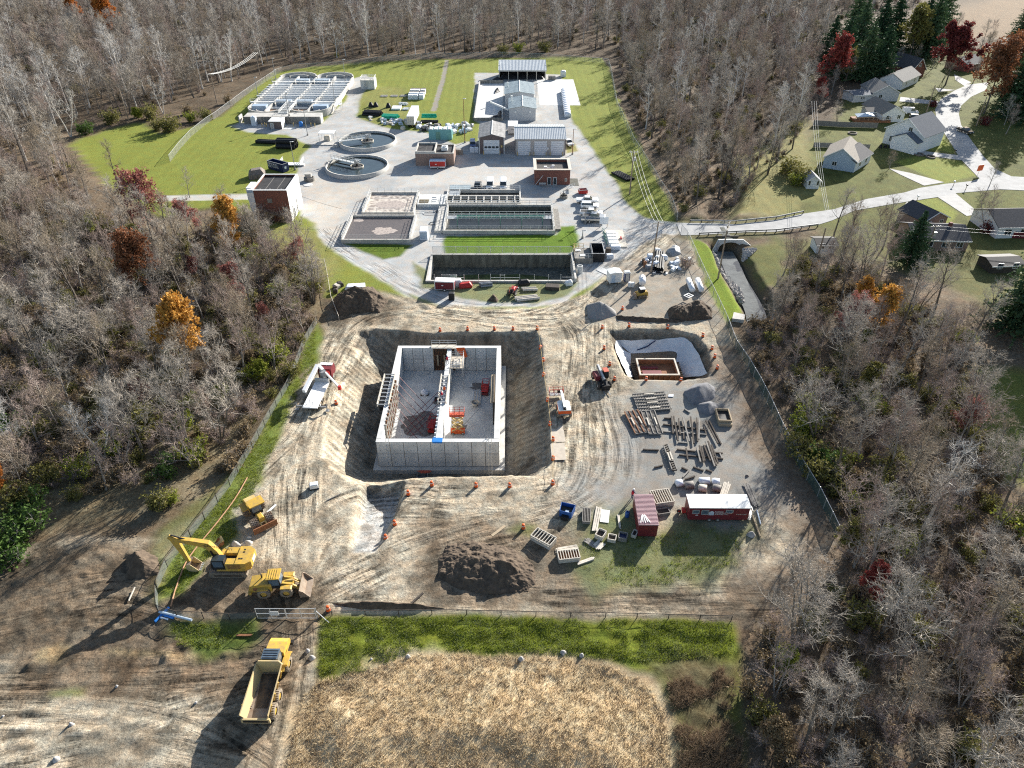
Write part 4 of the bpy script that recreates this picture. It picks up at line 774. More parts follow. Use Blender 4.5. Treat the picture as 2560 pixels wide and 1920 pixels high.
m=MB().cyl((1.6,-.3,0),(1.6,-.3,3.5),.06,n=5).cyl((2.5,-.3,0),(2.5,-.3,3.5),.06,n=5)
for k in range(9): m.cyl((1.6,-.3,.35*k+.3),(2.5,-.3,.35*k+.3),.04,n=5)
m.build('ladder','galv',vh)
cs=thing('equipment_stand','white open canopy frame over a pump beside the clarifier','canopy',(-63.5,238.8,0));B((0,0,2.7,5.0,3.6,2.85)).build('canopy','white',cs)
for x,y in ((.1,.1),(4.9,.1),(.1,3.5),(4.9,3.5)): MB().cyl((x,y,-.1),(x,y,2.7),.07,n=6).build('post','steel_white',cs)
MB().cb(2.4,1.8,0,1.9,1.6,1.7,bev=.2).build('pump','wood_pale',cs);B((-.5,-3.5,-.1,6.5,-.6,.25)).build('slab','concrete',cs)
gp=thing('grating_platform','low white railed platform on the lawn edge by the lamp post','platform',(-70.5,215.4,0));B((0,0,.3,6.5,2.4,.5)).build('deck','white',gp);MB().rail([(0,0),(0,4.5)],1.2,1.2,.06,3,z=.3).rail([(6.4,0),(6.4,4.5)],1.2,1.2,.06,3,z=.3).build('guard_rail','white',gp);B((6.6,0.2,0,7.4,1.4,.5)).build('step','concrete_new',gp)
mh=thing('manhole_riser','grey concrete manhole riser with pale lid beside the near clarifier','manhole',(-58.7,203.6,0));MB().lathe([(1.5,-.1),(1.5,1.0),(1.2,1.0),(1.2,.3)],n=22).build('ring','concrete_old',mh);MB().cyl((-.3,.5,.9),(-.3,.5,2.0),1.0,n=18).build('tank_cover','concrete',mh);MB().lathe([(0,.12),(1.3,.1),(1.35,-.05)],.3,-3.4,20).build('loose_lid','concrete_new',mh)
# ------------------------------------------------------------------ machines and vehicles (local x = forward, y = left)
_wc={}
def wheel(parent,x,y,r,w,tm='tyre_mud',rm='yellow',lugs=0,steer=0.0):
    key=(r,w,tm,rm)
    if key not in _wc:
        a=MB().lathe([(r*.55,-w/2),(r*.92,-w/2),(r,-w*.36),(r,w*.36),(r*.92,w/2),(r*.55,w/2)],n=20)
        for k in range(lugs):
            t=2*math.pi*k/lugs;a.cb(r*1.0*math.cos(t),r*1.0*math.sin(t),-w*.45,r*.10,r*.12,w*.9,t)
        b=MB().lathe([(0,-w*.40),(r*.3,-w*.42),(r*.56,-w*.34),(r*.56,w*.34),(r*.3,w*.42),(0,w*.40)],n=14);_wc[key]=(a.mesh('tyre',[M(tm)],True),b.mesh('rim',[M(rm)],False))
    wr=bpy.data.objects.new('wheel',_wc[key][0]);col.objects.link(wr);wr.parent=parent;wr.location=(x,y,r);wr.rotation_euler=(R(90),0,steer)
    rm_=bpy.data.objects.new('rim',_wc[key][1]);col.objects.link(rm_);rm_.parent=wr;return wr
def text(parent,s,loc,size,m,rot,name='lettering',align='LEFT'):
    c=bpy.data.curves.new(name,'FONT');c.body=s;c.size=size;c.extrude=.004;c.align_x=align;t_=bpy.data.objects.new('text_source',c);me=bpy.data.meshes.new_from_object(t_);bpy.data.objects.remove(t_)
    o=bpy.data.objects.new(name,me);col.objects.link(o);me.materials.clear();me.materials.append(M(m));o.parent=parent;o.location=loc;o.rotation_euler=rot;return o
def onY(r,x,y,Y):
    u,v=r(x,y);t=Y/(_c-(v-960)/CAM_F*_s);return ((u-1280)/CAM_F*t,Y,CAM_H-t*(_s+(v-960)/CAM_F*_c))
# --- articulated dump truck
dt=thing('dump_truck','yellow articulated dump truck with empty open bed on the muddy haul road','dump truck',(-27.0,40.75,0),R(89.5))
for x in (1.35,3.05):
    for y in (-1.22,1.22): wheel(dt,x,y,.82,.68,lugs=22)
for y in (-1.22,1.22): wheel(dt,7.0,y,.82,.68,lugs=22,steer=R(-4))
bed=MB();W2_=1.5
bed.prism([(.0,-1.15),(5.4,-1.0),(5.4,1.0),(.0,1.15)],1.45,1.6);bd=bed.build('bed_floor','steel_worn',dt)
for s in (-1,1):
    m=MB();a=[(.0,s*1.15,1.45),(5.4,s*1.0,1.45),(5.5,s*1.5,3.05),(-.25,s*1.55,2.75)];b=[(q[0],q[1]-s*.12,q[2]) for q in a]
    m._add(a+b,[(0,1,2,3),(7,6,5,4),(0,4,5,1),(1,5,6,2),(2,6,7,3),(3,7,4,0)]);m.build('bed_side','yellow_body',dt)
    for k in range(4): MB().beam((.9+1.3*k,s*1.2,1.5),(.9+1.3*k,s*1.58,2.8),.14,.12).build('bed_rib','yellow',dt)
m=MB();m._add([(5.4,-1.0,1.45),(5.4,1.0,1.45),(5.55,1.5,2.9),(5.6,1.15,3.45),(5.6,-1.15,3.45),(5.55,-1.5,2.9),(5.55,-1.0,1.45),(5.55,1.0,1.45),(5.7,1.5,2.9),(5.75,1.15,3.45),(5.75,-1.15,3.45),(5.7,-1.5,2.9)],[(0,5,4,3,2,1),(6,7,8,9,10,11)]+[(k,(k+1)%6,6+(k+1)%6,6+k) for k in range(6)]);m.build('bed_headboard','yellow_body',dt)
m=B((-.32,-1.52,1.35,-.12,1.52,2.05));m.build('tailgate','yellow_body',dt);B((-.345,-1.3,1.5,-.322,1.3,1.85)).build('tailgate_panel','black',dt)
heap_=MB();
m=MB();m._add([(1.2,-.8,1.62),(5.2,-.95,1.62),(5.2,.95,1.62),(1.2,.5,1.62),(2.2,-.1,1.72),(4.6,0,2.0)],[(0,4,3),(0,1,5,4),(1,2,5),(2,3,4,5)]);m.build('soil_residue','soil',dt)
MB().cb(3.2,0,.7,5.6,.9,.6).build('rear_frame','black',dt);MB().cb(6.6,0,.7,3.6,.9,.7).build('front_frame','black',dt)
for x in (6.55,6.55): pass
cab=MB();cab.extr([(5.95,1.5),(7.35,1.5),(7.45,2.2),(7.15,3.35),(6.0,3.35)],-.85,.85);cb2=cab.build('cab','black',dt)
B((5.9,-.9,3.352,7.2,.9,3.46)).build('cab_roof','glass_blue',cb2);
for k in range(4): B((6.0+.3*k,-.8,3.462,6.06+.3*k,.8,3.50)).build('roof_rib','black',cb2)
for s in (-1,1): MB()._add([(6.1,s*.862,2.1),(7.2,s*.862,2.1),(7.1,s*.862,3.15),(6.1,s*.862,3.15)],[(0,1,2,3)]).build('window','glass_blue',cb2)
m=MB();m.extr([(7.36,1.35),(9.55,1.2),(9.75,1.45),(9.6,1.95),(8.9,2.3),(7.36,2.5)],-1.05,1.05);m.build('hood','yellow',dt)
for s in (-1,1): MB().extr([(6.2,1.5),(7.9,1.5),(8.2,1.2),(8.35,1.25),(8.0,1.75),(6.3,1.75)],s*.95,s*1.6).build('fender','yellow',dt)
B((9.5,-1.3,.75,9.9,1.3,1.2)).build('bumper','black',dt);MB().tube([(7.3,1.3,2.4),(7.5,1.55,3.0)],.03,5).tube([(7.3,-1.3,2.4),(7.5,-1.55,3.0)],.03,5).build('mirror_arm','black',dt)
B((5.75,-1.3,1.2,7.3,-.9,1.5),(5.75,.9,1.2,7.3,1.3,1.5)).build('cab_step','yellow',dt)
# --- excavator
ex=thing('excavator','yellow crawler excavator with raised arm and bucket resting by the fence','excavator',(-36.6,62.2,0),R(180))
def track(parent,y,L,h,w,x0=0.0):
    pr_=[]
    for k in range(9): t=math.pi/2+math.pi*k/8;pr_.append((x0-L/2+h/2+h/2*math.cos(t),h/2+h/2*math.sin(t)))
    for k in range(9): t=-math.pi/2+math.pi*k/8;pr_.append((x0+L/2-h/2+h/2*math.cos(t),h/2+h/2*math.sin(t)))
    t_=MB().extr(pr_,y-w/2,y+w/2).build('track','tyre_mud',parent);n=int(L/.28);m=MB()
    for k in range(n): x=x0-L/2+.2+(L-.4)*k/(n-1);m.box(x-.05,y-w/2-.02,h+.003,x+.05,y+w/2+.02,h+.05)
    m.build('track_shoes','steel_worn',t_);MB().cb(x0,y,h*.3,L*.7,w+.06,h*.35).build('track_frame','soil',t_);return t_
for y in (-1.3,1.3): track(ex,y,5.0,.95,.7)
B((-1.2,-1.0,.4,1.2,1.0,.95)).build('carbody','black',ex);MB().cyl((0,0,.95),(0,0,1.15),1.0,n=20).build('swing_ring','black',ex)
m=MB();m.prism([(-3.0,-1.05),(-2.4,-1.5),(1.3,-1.5),(1.3,1.5),(-2.4,1.5),(-3.0,1.05)],1.15,1.45);m.build('deck','yellow',ex)
m=MB();m.prism([(-3.15,-1.0),(-2.5,-1.48),(-1.2,-1.48),(-1.2,1.48),(-2.5,1.48),(-3.15,1.0)],1.452,2.55);m.build('counterweight','yellow',ex);B((-3.19,-.45,1.7,-3.152,.45,2.3)).build('number_plate','white',ex)
MB().cb(-.35,-.95,1.452,1.68,1.05,.95,bev=.06).cb(.9,-1.0,1.452,.75,.9,.7,bev=.05).build('tool_box','yellow',ex);eh=MB().cb(-.55,.95,1.452,1.28,1.05,1.0,bev=.06).build('engine_cover','yellow',ex)
for k in range(5): B((-1.9+.02,1.485,1.6+.17*k,-.2,1.51,1.68+.17*k)).build('louvre','rust',ex)
for q in ((-1.9,-.9),(-1.9,-.5),(-1.9,.6),(-1.6,.6)): B((q[0]-.12,q[1]-.1,2.552,q[0]+.12,q[1]+.1,2.58)).build('vent','black',ex)
MB().cb(-.1,0,1.452,1.5,.8,.5).build('valve_bank','black',ex);ec=MB();ec.extr([(.1,1.45),(1.75,1.45),(1.9,2.1),(1.7,3.05),(.1,3.05)],.5,1.48);ecb=ec.build('cab','black',ex);B((.05,.45,3.052,1.65,1.5,3.12)).build('cab_roof','glass_dark',ecb)
MB()._add([(.3,1.49,1.9),(1.55,1.49,1.9),(1.6,1.49,2.9),(.3,1.49,2.9)],[(0,1,2,3)]).build('window','glass_blue',ecb);MB()._add([(1.84,.6,1.9),(1.84,1.38,1.9),(1.74,1.38,2.9),(1.74,.6,2.9)],[(0,1,2,3)]).build('windshield','glass_blue',ecb)
def loc(p,r_): v=Matrix.Translation((*r_.location,)) @ Matrix.Rotation(r_.rotation_euler[2],4,'Z');return tuple(v.inverted() @ Vector(p))
foot=(1.0,0,2.0);bend=loc(onY(r10,640,740,62.2),ex);tip=loc(onY(r10,255,680,62.2),ex);pin=loc(onY(r10,430,935,62.2),ex)
def boomseg(pts,ws,hs,nm,mt_):
    m=MB();vs=[]
    for i,p in enumerate(pts):
        a=Vector(pts[max(i-1,0)]);b=Vector(pts[min(i+1,len(pts)-1)]);d=(b-a).normalized();n=Vector((0,1,0));u=n.cross(d).normalized()
        for sy,su in ((-1,-1),(1,-1),(1,1),(-1,1)): vs.append(tuple(Vector(p)+n*sy*ws[i]/2+u*su*hs[i]/2))
    fs=[(3,2,1,0),tuple(range(4*len(pts)-4,4*len(pts)))]
    for i in range(len(pts)-1):
        for k in range(4): fs.append((4*i+k,4*i+(k+1)%4,4*i+4+(k+1)%4,4*i+4+k))
    m._add(vs,fs);return m.build(nm,mt_,ex)
bm_=boomseg([foot,tuple((Vector(foot)+Vector(bend))/2+Vector((0,0,.15))),bend,tuple((Vector(bend)+Vector(tip))/2+Vector((0,0,.05))),tip],[.7,.65,.62,.55,.45],[.6,.95,1.0,.75,.5],'boom','yellow')
st_=boomseg([tuple(Vector(tip)+Vector((.6,0,.5))),tip,tuple((Vector(tip)+Vector(pin))/2),pin],[.4,.45,.42,.34],[.5,.95,.7,.42],'stick','yellow')
MB().cyl(tuple((Vector(foot)*.55+Vector(bend)*.45)+Vector((0,0,.75))),tuple(Vector(tip)+Vector((.3,0,.75))),.10,n=8).build('stick_cylinder','black',bm_)
for s in (-.42,.42): MB().cyl((1.5,s,1.6),tuple(Vector(bend)*.75+Vector(foot)*.25+Vector((0,s,-.2))),.11,n=8).build('boom_cylinder','black',bm_)
text(bm_,'COMMONART',tuple((Vector(bend)*.9+Vector(tip)*.1)+Vector((0,.345,-.1))),.55,'black',(R(90),math.atan2(tip[2]-bend[2],tip[0]-bend[0]),R(180)))
b0=Vector(pin);bk=MB();prf=[(b0.x-.35,b0.z+.1),(b0.x+.2,b0.z),(b0.x+.35,b0.z-.6),(b0.x+.05,b0.z-1.15),(b0.x-.6,b0.z-1.35),(b0.x-1.25,b0.z-1.1),(b0.x-1.2,b0.z-1.0),(b0.x-.6,b0.z-1.22),(b0.x-.05,b0.z-1.05),(b0.x+.22,b0.z-.58),(b0.x+.08,b0.z-.1)]
zmn=min(p[1] for p in prf);prf=[(p[0],p[1]-zmn+.02 if 1 else p[1]) for p in prf];dz=-zmn+.02
bk.extr([(p[0],p[1]) for p in prf],-.7,.7);bkt=bk.build('bucket','steel_worn',ex)
for s in (-.7,.66): MB().extr([prf[0],prf[1],prf[2],prf[3],prf[4],prf[5]],s,s+.05).build('bucket_side','yellow_body',bkt)
MB().beam(tuple(b0),(prf[1][0],0,prf[1][1]),.3,.3).build('bucket_link','yellow_pale',ex)
for k in range(5): MB().cb(prf[5][0]-.1,-.56+.28*k,prf[5][1]-.05,.3,.1,.1).build('tooth','galv',bkt)
# --- wheel loader
wl_=thing('wheel_loader','yellow wheel loader with steel bucket facing the haul road','wheel loader',(-29.7,58.7,0),R(4))
for x in (-1.45,1.35):
    for y in (-1.02,1.02): wheel(wl_,x,y,.78,.62,lugs=20)
m=MB();m.extr([(-3.2,.8),(-.4,.8),(-.4,2.15),(-1.6,2.2),(-3.05,1.95),(-3.25,1.5)],-.85,.85);hdm=m.build('engine_hood','yellow',wl_);MB().cyl((-1.7,.3,2.2),(-1.7,.3,2.75),.09,n=8).build('exhaust','black',hdm);B((-2.7,-.875,1.1,-2.0,-.852,1.6)).build('grille','rust',hdm);B((-3.35,-1.1,.6,-3.0,1.1,1.1)).build('rear_bumper','yellow',wl_)
c_=MB();c_.extr([(-.75,1.2),(.65,1.2),(.8,1.8),(.6,2.95),(-.7,2.95)],-.75,.75);cbo=c_.build('cab','black',wl_);B((-.9,-.85,2.952,.75,.85,3.1)).build('cab_roof','yellow',cbo)
for k in range(5): B((-.8+.28*k,-.7,3.102,-.72+.28*k,.7,3.15)).build('roof_rib','yellow',cbo)
for s in (-1,1): MB()._add([(-.6,s*.76,1.75),(.6,s*.76,1.75),(.55,s*.76,2.8),(-.6,s*.76,2.8)],[(0,1,2,3)]).build('window','glass_blue',cbo)
MB()._add([(.79,-.65,1.85),(.79,.65,1.85),(.64,.65,2.8),(.64,-.65,2.8)],[(0,1,2,3)]).build('windshield','glass_blue',cbo)
for s in (-1,1): MB().extr([(-2.1,1.55),(-.8,1.55),(-.7,1.7),(-2.1,1.7)],s*.75,s*1.35).build('fender','yellow',wl_);MB().extr([(.75,1.62),(1.95,1.62),(2.05,1.5),(2.15,1.6),(2.0,1.75),(.75,1.75)],s*.72,s*1.35).build('fender','yellow',wl_)
MB().cb(1.2,0,.6,1.8,.9,1.1).build('front_frame','yellow',wl_)
for s in (-.5,.5): MB().beam((.9,s,1.75),(2.0,s,1.5),.18,.4).beam((2.0,s,1.5),(2.95,s,.55),.18,.35).build('lift_arm','yellow',wl_)
MB().cyl((1.2,0,1.7),(2.2,0,1.75),.1,n=8).cyl((2.2,0,1.75),(2.95,0,1.1),.07,n=8).build('tilt_linkage','yellow_pale',wl_)
m=MB();pf=[(2.95,.35),(2.95,1.35),(3.05,1.45),(3.25,.7),(3.5,.25),(4.25,.1),(4.25,.03),(3.3,.05)];m.extr(pf,-1.45,1.45);bq=m.build('bucket','steel_worn',wl_)
for s in (-1.47,1.42): MB().extr([(2.95,.05),(3.0,1.4),(3.4,1.2),(4.2,.1)],s,s+.05).build('bucket_side','steel_worn',bq)
# --- soil compactor
cp=thing('soil_compactor','yellow four-wheel padfoot soil compactor with front blade on grass','compactor',(-35.7,71.0,0),R(-52))
for x in (-1.75,1.45):
    for y in (-1.05,1.05):
        key=('pad',)
        if key not in _wc:
            a=MB().lathe([(0,-.5),(.62,-.5),(.66,0),(.62,.5),(0,.5)],n=24)
            for j in range(5):
                for k in range(14): t=2*math.pi*(k+.5*(j % 2))/14;a.cb(.7*math.cos(t),.7*math.sin(t),-.5+.2*j,.16,.15,.16,t)
            _wc[key]=a.mesh('drum',[M('steel_worn')],False)
        o=bpy.data.objects.new('pad_wheel',_wc[key]);col.objects.link(o);o.parent=cp;o.location=(x,y,.74);o.rotation_euler=(R(90),0,0)
m=MB();m.extr([(-3.0,.9),(-.75,.9),(-.75,2.0),(-2.6,1.95),(-3.05,1.6)],-.8,.8);m.build('engine_hood','yellow',cp);MB().cb(-2.3,0,1.95,.9,1.5,.12).build('cooler_cover','yellow_pale',cp);MB().cyl((-1.3,.4,2.0),(-1.3,.4,2.7),.09,n=8).build('exhaust','black',cp)
for s in (-1,1): B((-2.6,s*1.05-.55,1.5,-.9,s*1.05+.55,1.62)).build('fender','yellow',cp)
c_=MB();c_.extr([(-.85,1.2),(.45,1.2),(.55,1.8),(.4,2.85),(-.8,2.85)],-.75,.75);cbo=c_.build('cab','black',cp);B((-1.0,-.9,2.852,.6,.9,3.02)).build('cab_roof','yellow',cbo);MB()._add([(.55,-.65,1.85),(.55,.65,1.85),(.43,.65,2.7),(.43,-.65,2.7)],[(0,1,2,3)]).build('windshield','glass_blue',cbo);MB()._add([(-.6,.76,1.75),(.35,.76,1.75),(.3,.76,2.7),(-.6,.76,2.7)],[(0,1,2,3)]).build('window','glass_blue',cbo)
MB().cb(1.0,0,.8,1.6,.75,.8,bev=.1).build('front_frame','yellow',cp)
for s in (-.35,.35): MB().beam((.8,s,1.1),(2.55,s,.6),.2,.25).build('push_arm','yellow_pale',cp)
m=MB();m.extr([(2.6,.05),(2.75,.05),(2.62,.45),(2.75,1.0),(2.6,1.0),(2.48,.5)],-1.7,1.7);m.build('blade','rust',cp)
# --- boom lift
bl_=thing('boom_lift','orange telescopic boom lift with white deck cover and lowered basket','boom lift',(8.65,95.0,0),R(94))
for x in (-1.0,1.1):
    for y in (-1.0,1.0): wheel(bl_,x,y,.5,.42,rm='white')
MB().cb(0,0,.45,2.6,1.5,.45).build('chassis','steel_grey',bl_);m=MB();m.prism([(-1.5,-1.05),(.9,-1.05),(1.3,-.7),(1.3,.7),(.9,1.05),(-1.5,1.05)],.95,1.5);tt=m.build('turntable','orange',bl_);m=MB();m.prism([(-1.45,-1.03),(.9,-1.03),(1.28,-.68),(1.28,.68),(.9,1.03),(-1.45,1.03)],1.502,[1.7]*6);m.build('deck_cover','white',tt)
B((-1.4,-.25,1.702,.3,.25,1.95)).build('boom_cradle','black',tt);m=MB().beam((-1.1,0,1.95),(2.6,0,2.0),.42,.42).beam((2.6,0,2.0),(3.9,0,1.75),.3,.3);m.build('boom','white',bl_)
MB().beam((3.9,0,1.75),(4.4,.1,1.2),.25,.25).build('jib','black',bl_);bs=MB();bs.rail([(4.3,-.5),(5.2,-.5),(5.2,1.9),(4.3,1.9),(4.3,-.5)],1.1,.8,.05,2,z=.5);bk_=bs.build('basket_rail','red_orange',bl_);B((4.3,-.5,.4,5.2,1.9,.5)).build('basket_floor','steel_grey',bk_);MB().cb(4.4,.2,1.0,.3,.7,.5).build('control_box','black',bk_)
# --- telehandler
te=thing('telehandler','red telehandler with grey boom and forks beside the lined pit','telehandler',(15.8,103.6,0),R(-78))
for x in (-1.5,1.6):
    for y in (-1.02,1.02): wheel(te,x,y,.62,.45,tm='rubber',rm='galv',lugs=16)
MB().cb(0,0,.55,4.6,1.5,.55).build('chassis','black',te);MB().cb(-.3,-.85,1.1,2.0,.9,.85,bev=.12).build('engine_hood','maroon',te);c_=MB();c_.extr([(-.9,1.1),(.5,1.1),(.55,1.7),(.35,2.5),(-.85,2.5)],.35,1.15);co=c_.build('cab','black',te);B((-.9,.3,2.502,.4,1.2,2.6)).build('cab_roof','red_orange',co)
MB().beam((-2.3,-.05,2.2),(1.6,-.05,1.7),.45,.5).build('boom','steel_grey',te);MB().beam((-2.2,-.05,2.5),(1.4,-.05,2.02),.3,.06).build('boom_cover','galv',te);MB().beam((1.6,-.05,1.7),(2.6,-.05,.8),.35,.4).build('boom_head','black',te);B((2.55,-.75,.25,2.7,.75,1.2)).build('fork_carriage','black',te)
for y in (-.45,.45): B((2.7,y-.07,.12,3.95,y+.07,.2)).build('fork','steel_grey',te)
# --- crane truck on the slope crest
ct=thing('crane_truck','white flatbed crane truck with folded boom and outriggers by the fence','crane truck',(-33.7,95.0,0),R(86));zc=zat(-33.7,100)
ct.location.z=zc
for x in (1.5,2.8,9.8):
    for y in (-1.05,1.05): wheel(ct,x,y,.52,.5,rm='white')
B((0,-.5,.6,11.2,.5,.95)).build('frame','black',ct);B((-.2,-1.25,.96,7.0,1.25,1.15)).build('flatbed','paint_white',ct);B((7.0,-1.25,.96,7.3,1.25,1.9)).build('headboard','galv',ct)
for q in ((.6,-.3),(1.2,.4),(.5,.8)): MB().cyl((q[0],q[1],1.152),(q[0],q[1],1.8),.04,n=5).build('stake','steel_grey',ct)
m=MB();m.extr([(9.0,.8),(11.4,.8),(11.5,1.5),(11.0,2.6),(9.0,2.6)],-1.2,1.2);cbo=m.build('cab','maroon',ct);B((10.2,-1.1,2.602,10.9,1.1,2.7)).build('visor','white',cbo);MB()._add([(11.46,-1.0,1.6),(11.46,1.0,1.6),(11.06,1.0,2.5),(11.06,-1.0,2.5)],[(0,1,2,3)]).build('windshield','glass_dark',cbo)
MB().cyl((8.1,0,.9),(8.1,0,2.8),.55,n=12).build('crane_pedestal','steel_grey',ct);MB().beam((8.6,.9,3.6),(2.4,1.55,2.5),.55,.6).build('main_boom','paint_white',ct);MB().beam((8.3,.0,2.9),(8.8,.9,3.6),.5,.5).build('slew_head','white',ct)
MB().beam((8.2,-.5,2.4),(5.2,-3.6,1.6),.32,.34).build('side_boom','white',ct);MB().cb(5.1,-3.7,1.2,.5,.5,.7).build('boom_head','red',ct);MB().cyl((5.1,-3.7,.4),(5.1,-3.7,1.2),.03,n=5).build('hoist_line','steel_grey',ct)
for s in (-1,1): MB().beam((.6,s*1.2,.8),(.6,s*2.6,.8),.2,.2).cyl((.6,s*2.6,0),(.6,s*2.6,1.4),.09,n=7).cb(.6,s*2.6,0,.6,.6,.1).build('outrigger','steel_grey',ct)
MB().cb(8.8,-.7,1.6,.7,.6,.8).build('control_seat','red',ct)
# --- scissor lifts
def scissor(name,label,loc_,rz,h,paint,deck='red',arms='yellow',group=None):
    s_=thing(name,label,'scissor lift',loc_,rz,group);MB().cb(0,0,.25,2.4,1.15,.45,bev=.04).build('chassis',paint,s_)
    for x in (-.85,.85):
        for y in (-.55,.55): wheel(s_,x,y,.25,.2,tm='rubber',rm='white')
    n=max(1,int(h/1.0));z0=.72
    for k in range(n):
        za,zb=z0+(h-z0)*k/n,z0+(h-z0)*(k+1)/n
        for y in (-.45,.45): MB().beam((-.95,y,za),(.95,y,zb),.1,.16).beam((.95,y,za),(-.95,y,zb),.1,.16).build('scissor_arm',arms,s_)
    p=B((-1.25,-.6,h,1.25,.6,h+.14)).build('platform',deck,s_);MB().rail([(-1.25,-.6),(1.25,-.6),(1.25,.6),(-1.25,.6),(-1.25,-.6)],1.1,.8,.04,2,z=h+.14).build('guard_rail',deck,p);B((-1.2,-.63,h+.2,1.2,-.605,h+.5)).build('toe_board',deck,p);return s_
FL=TK['bot']+.06
scissor('scissor_lift','orange and yellow scissor lift raised beside the middle wall of the new tank',(-9.3,95.4,FL),R(2),3.9,'orange','red_orange','yellow_pale')
scissor('scissor_lift','lowered red scissor lift in the left cell of the new tank',(-13.7,96.3,FL),R(80),1.2,'red','red','steel_grey')
scissor('scissor_lift','lowered dark red scissor lift among tools in the right cell of the tank',(-4.9,107.0,FL),R(85),1.0,'maroon','red','black')
# --- skid steer, tractor
sk=thing('skid_steer','yellow tracked skid steer carrying a white tank behind the lined pit','skid steer',(*g(r22,490,725)[:2],0),R(190))
for y in (-.75,.75): track(sk,y,2.0,.7,.4)
MB().cb(-.1,0,.45,2.2,1.1,.9,bev=.1).build('body','yellow',sk);c_=MB();c_.extr([(-.5,1.3),(.7,1.3),(.7,2.1),(-.5,2.1)],-.5,.5);co=c_.build('cab','black',sk);B((-.55,-.55,2.102,.6,.55,2.18)).build('cab_roof','white',co)
for y in (-.72,.72): MB().beam((-.9,y,1.6),(1.3,y,.9),.14,.22).build('lift_arm','yellow',sk)
m=MB();m.extr([(1.3,.1),(1.4,.9),(1.5,.9),(1.6,.25),(2.2,.1)],-.9,.9);m.build('bucket','steel_worn',sk)
tr_=thing('tractor','small red tractor with front loader on the grass below the empty basin','tractor',(*g(r4,1155,1290)[:2],0),R(75))
for y in (-.75,.75): wheel(tr_,-.7,y,.62,.36,tm='rubber',rm='white',lugs=14);wheel(tr_,.95,y*.85,.36,.25,tm='rubber',rm='white')
MB().cb(.7,0,.55,1.5,.6,.7,bev=.15).build('hood','red',tr_);MB().cb(-.6,0,.6,1.0,.8,.35).build('rear_body','black',tr_);MB().cb(-.6,0,.952,.45,.5,.12).cb(-.8,0,1.05,.1,.5,.4).build('seat','black',tr_);MB().tube([(-1.0,-.5,.7),(-1.0,-.5,2.1),(-1.0,.5,2.1),(-1.0,.5,.7)],.05,5).build('roll_bar','red',tr_)
for y in (-.5,.5): MB().beam((.1,y,1.0),(1.7,y,1.1),.08,.12).beam((1.7,y,1.1),(2.1,y,.3),.08,.12).build('loader_arm','red',tr_)
B((2.05,-.75,.08,2.4,.75,.5)).build('loader_bucket','steel_grey',tr_)
# --- cars and pickups
def vehicle(kind,name,label,loc_,rz,paint,group=None,L=None,bed_dark=True):
    if kind == 'pickup': L=L or 5.8;prof=[(-L/2,.55),(L/2,.55),(L/2,.95),(L/2-.25,1.12),(L*.23,1.2),(L*.10,1.78),(-L*.12,1.82),(-L*.16,1.22),(-L/2,1.22)]
    elif kind == 'van': L=L or 5.6;prof=[(-L/2,.45),(L/2,.45),(L/2,.95),(L/2-.3,1.15),(L*.3,1.3),(L*.19,2.2),(-L/2+.1,2.25),(-L/2,1.2)]
    else: L=L or 4.7;prof=[(-L/2,.45),(L/2,.45),(L/2,.8),(L/2-.3,.95),(L*.2,1.05),(L*.05,1.5),(-L*.28,1.52),(-L*.42,1.1),(-L/2,1.0)]
    if kind == 'suv': prof=[(-L/2,.45),(L/2,.45),(L/2,.85),(L/2-.3,1.0),(L*.2,1.1),(L*.07,1.68),(-L*.42,1.72),(-L*.48,1.1),(-L/2,1.0)]
    v=thing(name,label,{'pickup': 'pickup','van': 'van','suv': 'car','car': 'car'}[kind],loc_,rz,group);W_=.95
    lo=[(x,min(z,1.15 if kind != 'car' else 1.0)) for x,z in prof];m=MB();m.extr(lo,-W_,W_);bo=m.build('body',paint,v)
    up=[p for p in prof if p[1] > 1.01];top=max(p[1] for p in prof);cabp=[p for p in prof if p[1] > (1.19 if kind == 'pickup' else 1.04)]
    xs=[p[0] for p in cabp];zc_=1.152 if kind != 'car' else 1.002;xa,xb=(-L*.17,L*.24) if kind == 'pickup' else ((-L/2+.05,L*.3) if kind == 'van' else (-L*.44,L*.2));ta=[p for p in prof if p[1] > top-.1];tx0,tx1=min(p[0] for p in ta),max(p[0] for p in ta)
    m=MB();a=[(xa,-W_+.04,zc_),(xb,-W_+.04,zc_),(xb,W_-.04,zc_),(xa,W_-.04,zc_),(tx0,-W_+.2,top-.06),(tx1,-W_+.2,top-.06),(tx1,W_-.2,top-.06),(tx0,W_-.2,top-.06)];m._add(a,[(0,1,5,4),(1,2,6,5),(2,3,7,6),(3,0,4,7)]);m.build('windows','glass_dark',v)
    m=MB();m.prism([(tx0-.03,-W_+.17),(tx1+.05,-W_+.17),(tx1+.05,W_-.17),(tx0-.03,W_-.17)],top-.058,top);m.build('roof',paint,v)
    if kind == 'van': B((xa,-W_+.03,zc_,tx1-1.1,W_-.03,top-.06)).build('side_panel',paint,v)
    if kind == 'pickup': B((-L/2+.12,-W_+.15,1.154,-L*.18,W_-.15,1.16)).build('bed','black' if bed_dark else 'paint_white',v)
    for x in (-L*.31,L*.31):
        for y in (-W_+.08,W_-.08): wheel(v,x,y,.38,.26,tm='rubber',rm='galv')
    for y in (-.65,.65): B((L/2+.002,y-.18,.7,L/2+.03,y+.18,.88)).build('headlight','white',v)
    B((L/2+.002,-.4,.62,L/2+.025,.4,.86)).build('grille','black',v);return v
GP='vehicles parked in the plant yard'
vehicle('pickup','pickup','black pickup parked beside two white vans behind the narrow basin',(*g(r2,795,1440)[:2],0),R(-92),'paint_black',L=5.3)
